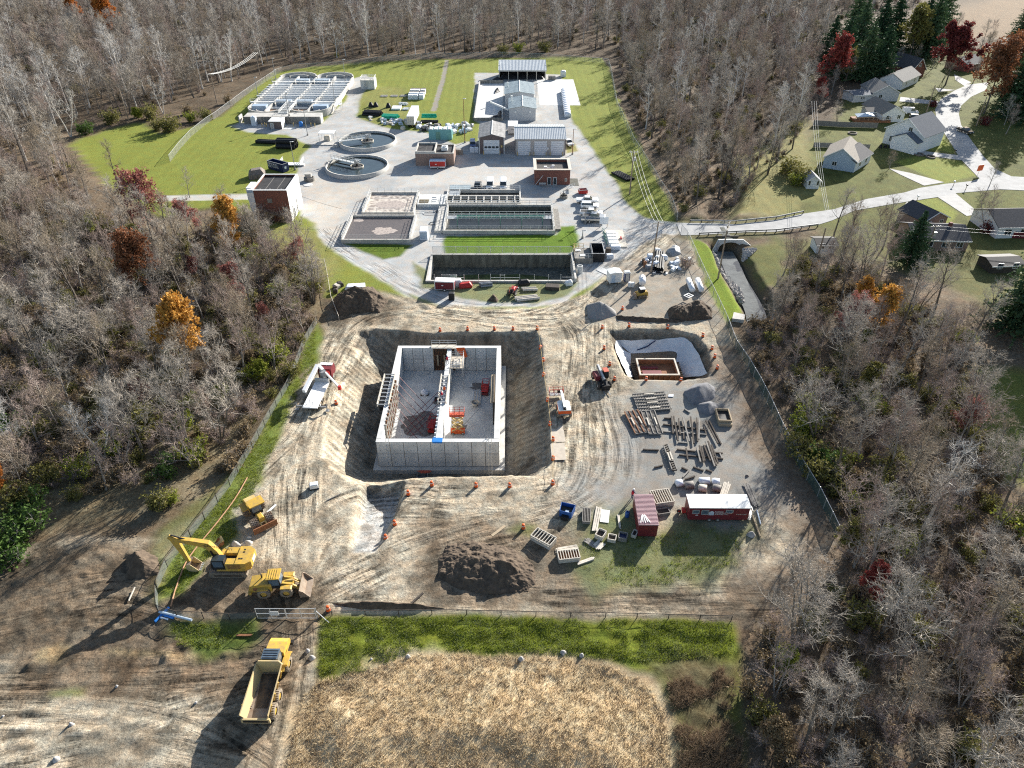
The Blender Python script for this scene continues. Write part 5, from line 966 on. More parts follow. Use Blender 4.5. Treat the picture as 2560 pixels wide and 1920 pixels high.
vehicle('van','van','white van parked between the black pickup and another white van',(*g(r2,922,1430)[:2],0),R(-91),'paint_white');vehicle('van','van','white van parked nearest the brick office',(*g(r2,1058,1432)[:2],0),R(-90),'paint_white')
vehicle('pickup','pickup','white pickup parked in the yard nearest the brick office stair',(*g(r4,1915,355)[:2],0),R(-4),'paint_white',bed_dark=False);vehicle('suv','car','white hatchback parked between the white and the dark pickups',(*g(r4,1940,410)[:2],0),R(-5),'paint_white')
vehicle('pickup','pickup','white pickup with dark bed parked beyond the steel trailer',(*g(r4,1955,485)[:2],0),R(-8),'paint_white');vehicle('pickup','pickup','silver pickup parked right beside the steel trailer',(*g(r4,1985,525)[:2],0),R(-8),'paint_silver')
vehicle('pickup','pickup','white pickup parked behind the right end of the three-bay garage',(18.3,236.0,0),R(-70),'paint_white');vehicle('suv','car','small blue car parked between the low tan building and brown garage',(*g(r2,745,1010)[:2],0),R(-85),mat('paint_blue',(0.08,0.13,0.28),.3,spec=.5))
VS=[('van','white van parked in the drive of the house with the blue tarp',g(r6,1190,800),-12,'paint_white','van'),('suv','black car parked beside the white van at the tan house',g(r6,1245,850),-15,'paint_black','car'),('pickup','dark pickup driving along the curved suburban street',g(r6,1680,970),-72,'paint_black','pickup')]
for kd,lab,p,a,pt,nm in VS: vehicle(kd,nm,lab,(p[0],p[1],0),R(a),pt)
# ------------------------------------------------------------------ the new concrete tank in the excavation
x0,x1,y0,y1,zt,zb=TK['x0'],TK['x1'],TK['y0'],TK['y1'],TK['top'],TK['bot'];W,D,th=x1-x0,y1-y0,.75
nt_=thing('concrete_tank','new two-cell open concrete tank standing in the excavation','tank',(x0,y0,zb))
Hh=zt-zb;B((-.9,-.9,-.85,W+.9,D+.9,-.01)).build('footing','concrete',nt_);B((th,th,-.008,W-th,D-th,.05)).build('floor_slab','concrete_new',nt_)
def wall_run(a,b,z0,z1,axis,pos,t_,nm,joints,skip=(),m_='concrete_new'):      # a cast wall with its own form panels proud of recessed joints
    box=(a,pos,b,pos+t_) if axis == 'x' else (pos,a,pos+t_,b);w=B((box[0],box[1],z0,box[2],box[3],z1-.05)).build(nm,'concrete_old',nt_);B((box[0]-.03,box[1]-.03,z1-.048,box[2]+.03,box[3]+.03,z1)).build('wall_cap',m_,w);return w
fw=wall_run(0,W,0,Hh,'x',0,th,'front_wall',9);bw1=wall_run(0,6.6,0,Hh,'x',D-th,th,'back_wall',4);bw2=wall_run(10.6,W,0,Hh,'x',D-th,th,'back_wall',4);lw_=wall_run(th+.002,D-th-.002,0,Hh,'y',0,th,'side_wall',9);rw_=wall_run(th+.002,D-th-.002,0,Hh,'y',W-th,th,'side_wall',9);mw=wall_run(th+.002,D-th-.002,0,Hh,'y',9.45,.7,'middle_wall',9)
def panels(parent,u0,u1,n,place,rows=((.02,.51),(.53,.985)),m_='concrete_new'):
    for k in range(n):
        for a,b in rows:
            ua,ub=u0+(u1-u0)*k/n+.05,u0+(u1-u0)*(k+1)/n-.05;m=MB();place(m,ua,ub,Hh*a,Hh*b);m.build('form_face',m_,parent)
            m=MB()
            for q in (.25,.75):
                for zz in (.3,.7): place(m,ua+(ub-ua)*q-.05,ua+(ub-ua)*q+.05,Hh*(a+(b-a)*zz)-.05,Hh*(a+(b-a)*zz)+.05,.012)
            ob=m.build('tie_holes','concrete_dark',parent);ob['kind']='stuff'
panels(fw,0,W,9,lambda m,a,b,z,zz,e=0: m.box(a,-.035-e,z,b,-.003,zz));panels(bw1,.8,6.6,3,lambda m,a,b,z,zz,e=0: m.box(a,D-th-.035-e,z,b,D-th-.003,zz));panels(bw2,10.7,W-.8,4,lambda m,a,b,z,zz,e=0: m.box(a,D-th-.035-e,z,b,D-th-.003,zz))
panels(mw,.9,D-.9,11,lambda m,a,b,z,zz,e=0: m.box(10.153,a,z,10.185+e,b,zz));panels(mw,.9,D-.9,11,lambda m,a,b,z,zz,e=0: m.box(9.415-e,a,z,9.447,b,zz));panels(rw_,.9,D-.9,11,lambda m,a,b,z,zz,e=0: m.box(W-th-.035-e,a,z,W-th-.003,b,zz))
panels(lw_,.9,D-.9,11,lambda m,a,b,z,zz,e=0: m.box(th+.003,a,z,th+.035+e,b,zz));panels(rw_,.9,D-.9,11,lambda m,a,b,z,zz,e=0: m.box(W+.003,a,z,W+.035+e,b,zz))
# rebar opening in the far wall
rb=thing('rebar_cage','dark rebar grid and timber forms filling the gap in the far tank wall','rebar',(x0+6.65,y1-th,zb));B((0,.3,0,3.9,.62,Hh-.1)).build('form_backing','wood_dark',rb)
for k in range(14): MB().cyl((.1+.285*k,.2,0),(.1+.285*k,.2,Hh+.2),.035,n=5).build('bar','rust',rb)
for k in range(16): MB().cyl((0,.13,.15+.33*k),(3.9,.13,.15+.33*k),.03,n=5).build('crossbar','rust',rb)
B((.6,0,1.2,.9,.1,3.6),(1.9,0,1.2,2.2,.1,3.6)).build('strongback','wood',rb);B((-.3,-.5,Hh+.1,4.4,.75,Hh+.25)).build('scaffold_deck','wood_pale',rb);MB().rail([(-.3,.7),(4.4,.7)],1.0,1.5,.04,2,z=Hh+.25).build('guard_rail','galv',rb)
tp=MB()._add([(0,0,0),(1.6,.1,0),(2.2,-.6,-1.6),(1.4,-.75,-1.9),(.3,-.5,-.5)],[(0,1,2,3,4)]).build('tarp','orange');tp.location=(x0+11.0,y1-th-.1,zt+.1);tag(tp,'orange tarp draped over the far tank wall','tarp')
def worker(label,loc_,rz,top='shirt_red',hat='white',bend=0.35):
    p=thing('person',label,'person',loc_,rz);me=bpy.data.meshes.new('body');J=[((0,0,.95),.14),((.05,0,1.2),.15),((.05+bend*.4,0,1.42),.13),((.1+bend*.6,0,1.55),.06),((.12+bend*.7,0,1.7),.105),
        ((.1+bend*.4,.22,1.38),.075),((.3+bend*.5,.26,1.15),.055),((.5+bend*.5,.2,1.05),.045),((.1+bend*.4,-.22,1.38),.075),((.3+bend*.5,-.26,1.12),.055),((.5+bend*.5,-.2,1.0),.045),
        ((0,.1,.9),.1),((.04,.13,.5),.075),((0,.14,.06),.055),((.16,.14,.04),.05),((0,-.1,.9),.1),((.02,-.13,.5),.075),((-.04,-.14,.06),.055),((.12,-.14,.04),.05)]
    E_=[(0,1),(1,2),(2,3),(3,4),(2,5),(5,6),(6,7),(2,8),(8,9),(9,10),(0,11),(11,12),(12,13),(13,14),(0,15),(15,16),(16,17),(17,18)]
    me.from_pydata([j[0] for j in J],E_,[]);o=bpy.data.objects.new('body',me);col.objects.link(o);o.parent=p;sm=o.modifiers.new('skin','SKIN');sd_=me.skin_vertices[0].data
    for i_,j in enumerate(J): sd_[i_].radius=(j[1],j[1])
    sd_[0].use_root=True;o.modifiers.new('sub','SUBSURF').levels=1;me.materials.append(M('jeans'))
    v=MB().lathe([(.2,0),(.21,.25),(.17,.5),(.1,.56)],n=10).build('vest',top,p,True);v.location=(.02,0,.95);v.rotation_euler=(0,bend*.7,0)
    h=MB().lathe([(.17,0),(.15,.02),(.13,.09),(.06,.14),(0,.15)],n=12).build('hard_hat',hat,p,True);h.location=(.12+bend*.7,0,1.74);return p
worker('worker in red shirt and white helmet bending on the far middle wall',(x0+9.8,y0+21.8,zt),R(100),'shirt_red');worker('worker in orange vest on the wall walkway of the tank',(x0+9.95,y0+12.6,zt+.05),R(80),'hivis','white',.2);worker('worker in red shirt crouching on the wall walkway of the tank',(x0+9.7,y0+11.2,zt+.05),R(200),'shirt_red','white',.5)
# form ladders on the walls
def form_bridge(label,x,ya,yb,w,z,group=None):
    f=thing('wall_form',label,'formwork',(x,ya,z),0,group);L=yb-ya
    for s in (0,w): B((s-.08,0,-.35,s+.08,L,.25)).build('side_rail','wood_pale',f)
    for k in range(int(L/1.1)+1): B((.082,k*1.1,.0,w-.082,k*1.1+.12,.15)).build('rung','galv',f)
    B((.3,0,-1.2,w-.3,L,-.36)).build('gap_shade','black',f);return f  # black block paints the shade between the rails
form_bridge('ladder-like wall form on the left tank wall',x0-1.2,y0+9.4,y0+18.3,1.9,zt+.1);form_bridge('ladder-like wall form bridging the middle tank wall',x0+9.0,y0+10.0,y0+18.2,1.4,zt+.15);
wf=thing('wall_form','dark narrow timber form along the right tank wall','formwork',(x1-.95,y0+10.2,zb));B((-.25,0,.4,-.02,8.2,Hh+.2)).build('form_panel','wood_dark',wf);B((-.6,0,Hh-.1,.02,8.2,Hh+.02)).build('walk_plank','wood',wf)
lf=thing('wall_form','steel ladder-ribbed form leaning inside the left tank wall','formwork',(x0+th+.05,y0+4.2,zb))
for k in range(14): B((.0,k*.95,.3,.28,k*.95+.16,Hh+.1)).build('rib','rust' if k % 2 else 'wood_pale',lf)
for z in (1.0,2.4,3.8,5.0): B((.29,0,z,.42,13,z+.14)).build('waler','wood_grey',lf)
lf2=thing('wall_form','pale ribbed form standing against the left face of the middle wall','formwork',(x0+9.4,y0+1.2,zb))
for k in range(9): B((-.3,k*.95,.3,-.02,k*.95+.2,Hh)).build('rib','white' if k % 3 else 'blue_white',lf2)
for z in (1.0,2.4,3.8): B((-.44,0,z,-.31,8.4,z+.14)).build('waler','galv',lf2)
bl2=thing('blue_wrap','blue waterproof wrap over the near end of the middle wall','wrap',(x0+9.2,y0,zt));B((-.25,-.06,.004,1.35,.95,.06),(-.2,-.09,-.25,1.3,-.04,.0)).build('wrap_sheet','blue_pipe',bl2)
# braces
for side,lab in ((0,'red steel brace propping the left tank wall'),(1,'red steel brace propping the middle tank wall')):
    for k in range(6 if side == 0 else 4):
        y=y0+7.0+2.0*k;a=(x0+th+.45,y+2.2,zt-1.0) if side == 0 else (x0+9.0,y+2.6,zt-1.2);b=(x0+6.3,y-1.3,zb+.12) if side == 0 else (x0+3.6,y-.9,zb+.12)
        o=MB().cyl((0,0,0),tuple(Vector(b)-Vector(a)),.045,n=6);o=o.build('brace','maroon');o.location=a;tag(o,lab,'brace','wall braces in the left cell' if side == 0 else 'wall braces against the middle wall')
o=MB().cyl((0,0,0),(-6.5,-4.6,-Hh+.2),.05,n=6).build('brace','steel_grey');o.location=(x1-th-.3,y0+13.5,zt-.5);tag(o,'single dark brace leaning from the right tank wall','brace')
# clutter on the slab
def clutter(name,label,cat,x,y,parts,z=None,rz=0):
    t_=thing(name,label,cat,(x,y,zb+.052 if z is None else z),rz)
    for nm,mb,mt_ in parts: mb.build(nm,mt_,t_)
    return t_
clutter('generator','black site generator on the left cell floor','generator',x0+6.3,y0+3.2,[('housing',MB().cb(0,0,.15,1.7,1.0,1.1,bev=.1),'black'),('skid',B((-.9,-.55,0,.9,.55,.149)),'steel_grey')],rz=R(20));clutter('tool_box','flat black tool box near the front wall of the left cell','tool box',x0+5.0,y0+2.2,[('box_body',MB().cb(0,0,0,2.2,1.2,.7,bev=.06),'black')])
clutter('poly_bundle','white plastic-wrapped bundle on the left cell floor','bundle',x0+5.5,y0+19.6,[('wrap',MB().lathe([(.7,0),(.75,.5),(.45,.9),(.12,1.15)],n=9),'plastic_white'),('pallet',MB().cb(0,0,-.0,1.5,1.3,.12),'wood_dark')]);clutter('pump','black pump on the left cell floor beside the middle wall','pump',x0+8.0,y0+17.6,[('motor',MB().cyl((-.5,0,.4),(.5,0,.4),.35,n=12),'black'),('base',MB().cb(0,0,0,1.4,.8,.1),'steel_grey')])
for k in range(6):
    o=MB().cb(0,0,0,.22,3.6,.16).build('timber','wood_pale' if k % 2 else 'galv');o.location=(x0+14.5+.26*k,y0+19.0-.4*(k % 3),zb+.06);tag(o,'long beam in the bundle on the right cell floor','beam','beams stacked on the right cell floor')
clutter('mixer','white and grey hopper at the end of the beam bundle','hopper',x0+15.0,y0+16.0,[('hopper',MB().lathe([(.3,0),(.7,.7),(.72,.9)],n=12),'wood_pale'),('legs',MB().cb(0,0,0,.9,.9,.3),'steel_grey')])
st_spots=[('dark damp stain',x0+6.2,y0+11.0,3.6,3.3,1),('damp stain',x0+15.5,y0+22.0,1.6,1.2,2),('small damp stain',x0+3.2,y0+4.5,.9,.8,3),('damp stain',x0+12.5,y0+10.0,1.2,.9,4),('damp stain',x0+8.2,y0+17.3,1.3,.8,6)]
for nm,x,y,rx,ry,sd_ in st_spots: o=blob(x-x0,y-y0,rx,ry,.056,40+sd_,rag=.5).build('damp_stain',mat('damp',(0.19,0.175,0.165),.8,var=.3),nt_)
tw=thing('scaffold_tower','white scaffold platform beside the far end of the middle wall','scaffold',(x0+10.4,y1-6.8,zb))
for x in (0,2.2):
    for y in (0,3.6): MB().cyl((x,y,.05),(x,y,Hh+1.0),.05,n=6).build('standard','galv',tw)
B((-.1,-.1,Hh-.5,2.3,3.7,Hh-.38)).build('deck','plywood',tw);MB().rail([(0,0),(2.2,0),(2.2,3.6),(0,3.6)],1.1,1.2,.045,3,z=Hh-.38).build('guard_rail','galv',tw);MB().cb(1.1,1.6,Hh-.378,1.3,2.0,.25).build('plywood_stack','wood_pale',tw)
def ladder(label,a,b,w=.5,m_='galv',n=14):
    a=Vector(a);b=Vector(b);l=thing('ladder',label,'ladder',tuple(a));d=b-a;sx=Vector((w,0,0)) if abs(d.x) < abs(d.y)+.5 else Vector((0,w,0))
    for s in (Vector(),sx): MB().beam(tuple(s),tuple(d+s),.06,.1).build('stile',m_,l)
    for k in range(1,n): MB().cyl(tuple(d*k/n),tuple(d*k/n+sx),.03,n=5).build('rung',m_,l)
ladder('aluminium ladder against the left end of the front tank wall',(x0+1.6,y0-1.9,PITB),(x0+1.6,y0-.12,zt+.9));ladder('aluminium ladder against the right end of the front tank wall',(x1-1.6,y0-1.9,PITB),(x1-1.6,y0-.12,zt+.9));ladder('short ladder inside the right cell corner',(x1-1.9,y0+2.2,zb+.05),(x1-1.9,y0+.85,zt+.6),m_='steel_grey')
ms=thing('mud_skip','small open skip with an orange tarp at the foot of the tank front wall','skip',(x0+7.2,y0-2.0,PITB));m=MB();m.box(-.9,-.6,0,.9,.6,.1);
for b in ((-.9,-.6,.9,-.5),(-.9,.5,.9,.6),(-.9,-.5,-.8,.5),(.8,-.5,.9,.5)): m.box(b[0],b[1],.1,b[2],b[3],.8)
m.build('skip_body','wood_grey',ms);blob(.3,.9,1.1,.5,.82,12).build('tarp','red_orange',ms)
# ------------------------------------------------------------------ lined pit
lp_=thing('pit_liner','white sheet liner draped down the sides of the small pit','liner',(0,0,0))
LT=[P(*r14(*p),-1.05) for p in ((885,262),(1200,256),(1515,250),(1640,380),(1725,585))];LBt=[P(*r14(*p),-4.2) for p in ((1015,430),(1215,425),(1420,425),(1440,480),(1500,600))]
LT2=[P(*r14(*p),-.25) for p in ((885,262),(880,340),(940,480),(1000,600))];LB2=[P(*r14(*p),-4.2) for p in ((1015,430),(1020,470),(1030,540),(1050,600))]
def drape(tops,bots,nseg,seed):
    m=MB();tops=smooth_line(tops,8);bots=smooth_line(bots,8);n=len(tops);vs=[]
    for i_ in range(n):
        for j in range(nseg+1):
            t=j/nseg;q=Vector(tops[i_]).lerp(Vector(bots[i_]),t);rip=.16*math.sin(i_*2.3+seed)*math.sin(math.pi*min(1,t+.1));q.z += rip+.1*math.sin(i_*1.1+j);
            zg=zat(q.x,q.y)+.12;q.z=max(q.z,zg);vs.append(tuple(q))
    m._add(vs,[(i_*(nseg+1)+j,(i_+1)*(nseg+1)+j,(i_+1)*(nseg+1)+j+1,i_*(nseg+1)+j+1) for i_ in range(n-1) for j in range(nseg)]);return m
drape(LT,LBt,8,1).build('liner_sheet','liner',lp_,True);drape(LT2,LB2,8,2).build('liner_sheet','liner',lp_,True)
hz=MB().tube([tuple(g(r14,1250,262,-.9)),tuple(g(r14,1170,320,-2.0)),tuple(g(r14,1080,350,-2.6)),tuple(g(r14,1040,400,-3.6))],.12,6).build('hose','navy');tag(hz,'dark blue hose lying on the white pit liner','hose')
fx0,fx1,fy0,fy1=g(r14,1085,480,-2.2)[0],g(r14,1440,480,-2.2)[0],109.3,114.6
fr_=thing('trench_box','orange formwork box with timber frame at the bottom of the lined pit','formwork',(fx0,fy0,-4.4));W,D=fx1-fx0,fy1-fy0
for b in ((0,0,W,.25),(0,D-.25,W,D),(0,.25,.25,D-.25),(W-.25,.25,W,D-.25)): B((b[0],b[1],0,b[2],b[3],2.0)).build('form_side','rust',fr_)
for b in ((-.1,-.1,W+.1,.2),(-.1,D-.2,W+.1,D+.1),(-.1,.2,.2,D-.2),(W-.2,.2,W+.1,D-.2)): B((b[0],b[1],2.003,b[2],b[3],2.2)).build('top_timber','wood_pale',fr_)
B((.3,.3,0,W-.3,D-.3,1.1)).build('base_slab','rust',fr_);B((.8,1.2,1.102,4.4,2.6,1.3),(.8,3.3,1.102,4.0,4.0,1.25)).build('red_panel','maroon',fr_)
for k in range(8): B((-.9-.02*k,.3+.65*k,.1,-.16,.42+.65*k,1.6)).build('rib','wood_dark',fr_);B((W+.16,.3+.65*k,.1,W+.9,.42+.65*k,1.6)).build('rib','wood_dark',fr_)
for k in range(7): B((.6+W/7.5*k,-.55,.1,.72+W/7.5*k,-.01,1.9)).build('rib','rust',fr_)
# ------------------------------------------------------------------ traffic drums
dr0=thing('traffic_drum','','traffic drum',(0,0,0));dr0.scale=(.88,.88,.88);MB().lathe([(.38,.0),(.38,.09),(.30,.10)],n=14).build('base','rubber',dr0);MB().lathe([(.30,.09),(.29,.5),(.25,.98),(.1,1.02),(0,1.02)],n=14).build('body','orange',dr0,True)
for z in (.30,.66): MB().lathe([(.302-.04*z,z),(.298-.04*z,z+.15)],n=14).build('band','white',dr0)
DR=[(r8,p,'in the row behind the new tank') for p in ((790,112),(1062,104),(1328,104),(1510,102),(1750,100))] + [(r8,p,'along the right rim of the excavation') for p in ((1780,262),(1810,402),(1812,538),(1852,795),(1877,1038),(1905,1192),(1905,1382))] + [(r8,p,'along the near rim of the excavation') for p in ((1903,1625),(710,1635),(1147,1652),(1478,1652))] \
   + [(r14,p,'on the far rim of the lined pit') for p in ((757,155),(1005,137),(1360,152),(1685,225))] + [(r14,p,'on the right rim of the lined pit') for p in ((1768,345),(1793,425),(1815,530))] + [(r14,p,'on the left rim of the lined pit') for p in ((775,342),(827,490))] + [(r14,p,'on the near rim of the lined pit') for p in ((868,630),(1163,628),(1482,632))]
SOLO=[(r9,(342,512),'orange and white drum on weeds beside the blue skip'),(r10,(2032,1505),'orange and white drum beside the mesh gate'),(r22,(300,852),'orange and white drum between the gravel heap and skid steer'),(O,(853,1134),'orange and white drum at the far side of the ramp trench'),(O,(833,1162),'orange and white drum at the near end of the ramp trench'),(O,(882,1068),'orange and white drum at the corner of the ramp trench'),(r11,(1052,838),'orange drum beside the crane truck outrigger')]
first=True
for r_,p,lab in DR+[(a,b,None) for a,b,c_ in SOLO]:
    q=g(r_,*p);o=dr0 if first else copy_tree(dr0);first=False;rr=random.Random(int(q[0]*100));o.location=(q[0],q[1],zmin(q[0],q[1],.2));o.rotation_euler=(rr.uniform(-.04,.04),rr.uniform(-.04,.04),rr.uniform(0,6))
    o['label']='orange and white traffic drum ' + lab if lab else [c_ for a,b,c_ in SOLO if b == p][0];o['group']='traffic drums '+lab if lab else 'single traffic drums'
# caution rope along the right rim
rp=MB();pts=[g(r8,*p) for p in ((1750,100),(1780,262),(1812,538),(1852,795),(1877,1038),(1905,1382),(1903,1625))]
for a,b in zip(pts[:-1],pts[1:]): rp.cyl((a[0],a[1],zat(a[0],a[1])+1.0),(b[0],b[1],zat(b[0],b[1])+1.0),.025,n=4)
tag(rp.build('caution_rope','yellow_pale'),'thin rope strung between the drums on the right rim','rope')
# ------------------------------------------------------------------ laydown yard
r24=crop(1540,960,340,px=1245);r25=crop(1380,1190,280,px=1269)
def form_panel(label,c4,nbar,rows=(0,.34,.66,1),m_='wood_grey',h=.18,group='steel form panels lying in the laydown yard',z=.06,mr='wood_grey'):
    q=[Vector((*P(*p)[:2],0)) for p in c4];o=q[0];t_=thing('form_panel',label,'form panel',(o.x,o.y,z),0,group);a,b,c_,d=[v-o for v in q]
    for t in rows: MB().beam(tuple(a.lerp(d,t)+Vector((0,0,.3))),tuple(b.lerp(c_,t)+Vector((0,0,.3))),.14,h).build('rail',mr,t_)
    for k in range(nbar+1): t=k/nbar;MB().beam(tuple(a.lerp(b,t)+Vector((0,0,.18))),tuple(d.lerp(c_,t)+Vector((0,0,.18))),.12,.2).build('bar',m_,t_)
    ce=(a+b+c_+d)/4;u=(b-a).normalized();w=(d-a).normalized()
    for s in (-.28,.28): MB().beam(tuple(ce+w*(d-a).length*s-u*(b-a).length*.16+Vector((0,0,.45))),tuple(ce+w*(d-a).length*s+u*(b-a).length*.16+Vector((0,0,.45))),.2,.16).build('strongback','wood_pale',t_)
form_panel('grey form panel lying farthest from the camera in the laydown yard',[r24(150,108),r24(440,85),r24(470,158),r24(180,182)],20);form_panel('grey form panel overlapping the farthest one in the laydown yard',[r24(175,184),r24(472,162),r24(506,240),r24(215,266)],20)
form_panel('rust-stained form panel lying lengthwise at the left of the laydown yard',[r24(75,268),r24(175,468),r24(300,450),r24(192,250)],18,mr='rust');form_panel('form panel lying lengthwise beside the rust-stained panel',[r24(228,264),r24(300,470),r24(425,466),r24(350,258)],18)
form_panel('narrow ladder-like form lying near the timber piles',[r24(432,575),r24(510,800),r24(555,800),r24(470,565)],12,rows=(0,1),m_='wood_dark')
SEG=[((440,318),(515,322)),((430,375),(830,430)),((425,440),(830,470)),((505,310),(520,470)),((525,310),(565,535)),((570,330),(585,480)),((610,320),(668,540)),((615,400),(620,510)),((680,315),(710,560)),((735,325),(745,540)),((760,330),(755,520)),((805,400),(825,470)),((820,350),(930,560)),((850,340),(960,555)),((570,540),(650,545)),
       ((555,605),(720,625)),((575,655),(980,690)),((640,595),(655,700)),((735,590),(770,730)),((760,580),(800,730)),((780,585),(810,720)),((805,585),(860,720)),((820,540),(900,770)),((840,540),(915,760)),((870,570),(930,740)),((905,635),(975,640)),((945,630),(970,690)),((245,605),(390,612)),((350,770),(430,750)),((600,770),(665,800)),((610,860),(665,800)),((705,765),(800,800)),((820,790),(880,810)),((630,880),(720,850)),((625,235),(675,268))]
for k,(a,b) in enumerate(SEG):
    A,B_=g(r24,*a),g(r24,*b);L=math.dist(A[:2],B_[:2]);o=MB().box(0,-.11,0,L,.11,.2).build('timber',('wood_dark','wood_dark','wood_grey','wood_dark')[k % 4]);o.location=(A[0],A[1],zat(A[0],A[1])+.05+(.2 if k in (3,4,5,6,8,9,10,12,18,19,20,21,22,23,24) else 0));o.rotation_euler=(0,0,ang(A,B_))
    far=a[1] < 560;tag(o,'long timber lying in the '+('far' if far else 'near')+' dark timber pile of the laydown yard','timber','timbers of the '+('far' if far else 'near')+' pile')
bx=thing('material_box','open wooden box of dark fill beside the grey sand heap','box',(*g(r24,995,372)[:2],0),R(-3))
for b in ((-1.1,-1.6,1.1,-1.45),(-1.1,1.45,1.1,1.6),(-1.1,-1.45,-.95,1.45),(.95,-1.45,1.1,1.45)): B((b[0],b[1]+1.6,0,b[2],b[3]+1.6,.9)).build('box_side','wood',bx)
B((-.94,.16,.05,.94,3.04,.5)).build('fill','black',bx);B((-1.1,-.5,.0,1.1,-.02,.5)).build('ramp','wood',bx)
heap('sand_heap','large grey sand heap behind the laydown yard','heap',G(r14,(1500,740),(1600,670),(1730,660),(1800,700),(1800,790),(1700,850),(1580,860)),2.0,'asphalt_pile',0,21,rough=.12,sharp=.9);heap('sand_heap','smaller dark sand heap touching the large grey heap','heap',G(r14,(1620,850),(1740,820),(1835,850),(1830,930),(1740,965),(1650,930)),1.2,'asphalt_pile',0,22,rough=.12,sharp=.9)
heap('gravel_heap','pale gravel heap beside the wheel tracks before the lined pit','heap',G(r5,(260,1080),(420,1060),(560,1130),(590,1180),(420,1230),(290,1210)),2.3,'sand_pile',0,23,rough=.15,sharp=.9)
heap('soil_heap','big dark brown soil heap in front of the haul road','heap',G(r9,(-260,640),(-60,600),(180,640),(300,690),(420,800),(460,930),(380,1010),(100,1030),(-160,1000),(-330,900),(-340,760)),2.1,'soil',-.1,24,n=95,rough=.6,sharp=.75)
heap('soil_heap','dark soil heap at the fence beside the excavator bucket','heap',G(r15,(930,1180),(1060,1100),(1180,1170),(1190,1290),(1080,1340),(930,1330)),2.4,'soil',0,25,n=30,rough=.4);heap('soil_heap','dark soil bank at the top-left corner of the excavation','heap',G(r3,(1120,1330),(1320,1290),(1560,1260),(1680,1360),(1600,1480),(1380,1480),(1180,1520),(1110,1440)),3.2,'soil',-.1,26,n=46,rough=.5,sharp=.7)
heap('soil_heap','grassy soil heap behind the lined pit at the fence','heap',G(r5,(1100,1130),(1260,1080),(1420,1050),(1560,1120),(1560,1220),(1300,1240),(1120,1230)),2.4,'soil',0,27,n=36,rough=.5,sharp=.7);heap('soil_heap','low brown soil ridge along the far side of the lined pit','heap',G(r5,(560,1180),(1080,1215),(1300,1240),(1200,1262),(800,1250),(580,1225)),.7,'soil',-.05,28,n=40,rough=.4)
heap('soil_heap','small brown soil heap on the grass beside the red tractor','heap',G(r4,(890,1360),(960,1285),(1010,1350),(1000,1380)),1.1,'soil',0,29,n=18,rough=.4);heap('soil_heap','dark soil berm along the near gate drum','heap',G(r20,(240,50),(420,40),(620,50),(760,75),(600,90),(300,75)),.7,'soil',-.05,30,n=40,rough=.5)
# wooden crates and forms by the stores
def crate(label,c4,h,m_='wood_pale',cells=0,inner='wood_dark',name='crate',cat='crate',z=0,group=None,slats=3):
    q=[Vector((*P(*p)[:2],0)) for p in c4];o=q[0];t_=thing(name,label,cat,(o.x,o.y,z),0,group);v=[k_-o for k_ in q]
    for i_ in range(4):
        a,b=v[i_],v[(i_+1) % 4]
        for s in range(slats): zz=h*(s+.5)/slats;MB().beam(tuple(a+Vector((0,0,zz))),tuple(b+Vector((0,0,zz))),.1,h/slats*.86).build('board',m_,t_)
    m=MB();cc=sum(v,Vector())/4;m.prism([tuple((p*.94+cc*.06)[:2]) for p in v],.02,h*.55);m.build('contents',inner,t_)
    for k in range(1,cells): t=k/cells;MB().beam(tuple(v[0].lerp(v[1],t)+Vector((0,0,h*.8))),tuple(v[3].lerp(v[2],t)+Vector((0,0,h*.8))),.08,h*.36).build('divider',m_,t_)
    return t_
def rect(r_,a,b,w_m):      # ground rectangle from a baseline a->b with given depth away
    A,B_=Vector(g(r_,*a)),Vector(g(r_,*b));d=(B_-A).normalized();n=Vector((-d.y,d.x,0))*w_m;return [A,B_,B_+n,A+n]
def crate_m(label,q,h,**kw):
    def inv(p): # world ground -> pixel for reuse
        y_,x_=p[1],p[0];t=y_;d_=Vector((0,_c,-_s));zc_=p[1]*_c + CAM_H*_s;yc=(CAM_H*_c - p[1]*_s);return (1280+CAM_F*p[0]/zc_,960+CAM_F*yc/zc_)
    return crate(label,[inv(p) for p in q],h,**kw)
crate_m('pale wooden crate with grid top standing near the spoil heap',rect(r9,(400,600),(548,680),1.7),1.0,cells=7,m_='wood_pale');crate_m('rust-red ribbed form stack with pale rim beside the spoil heap',rect(r9,(625,785),(790,768),1.5),.8,cells=8,inner='rust')
crate_m('open tan wooden bin left of the small bins',rect(r25,(485,705),(565,740),1.35),.85,inner='wood_dark',slats=2);crate_m('small open tan wooden bin in the middle of the row of bins',rect(r25,(628,745),(715,762),1.0),.65,inner='soil',slats=2);crate_m('dark slatted bin with blue lining beside the middle bin',rect(r25,(748,735),(840,752),1.1),.75,m_='wood_grey',inner='navy');crate_m('narrow tall pale bin nearest the red shed',rect(r25,(895,695),(940,712),1.1),.6,slats=2)
crate_m('large ribbed form stack behind the red shed',rect(r9,(1385,350),(1530,330),2.6),1.0,cells=8,inner='rust',m_='wood_pale');crate_m('low timber form rack beside the red shed',rect(r9,(1405,415),(1500,400),1.0),.5,m_='wood_grey',inner='wood_dark');crate_m('flat grey crate full of pipe ends between blue skip and planks',rect(r9,(808,470),(868,475),2.6),.5,cells=5,m_='wood_grey')
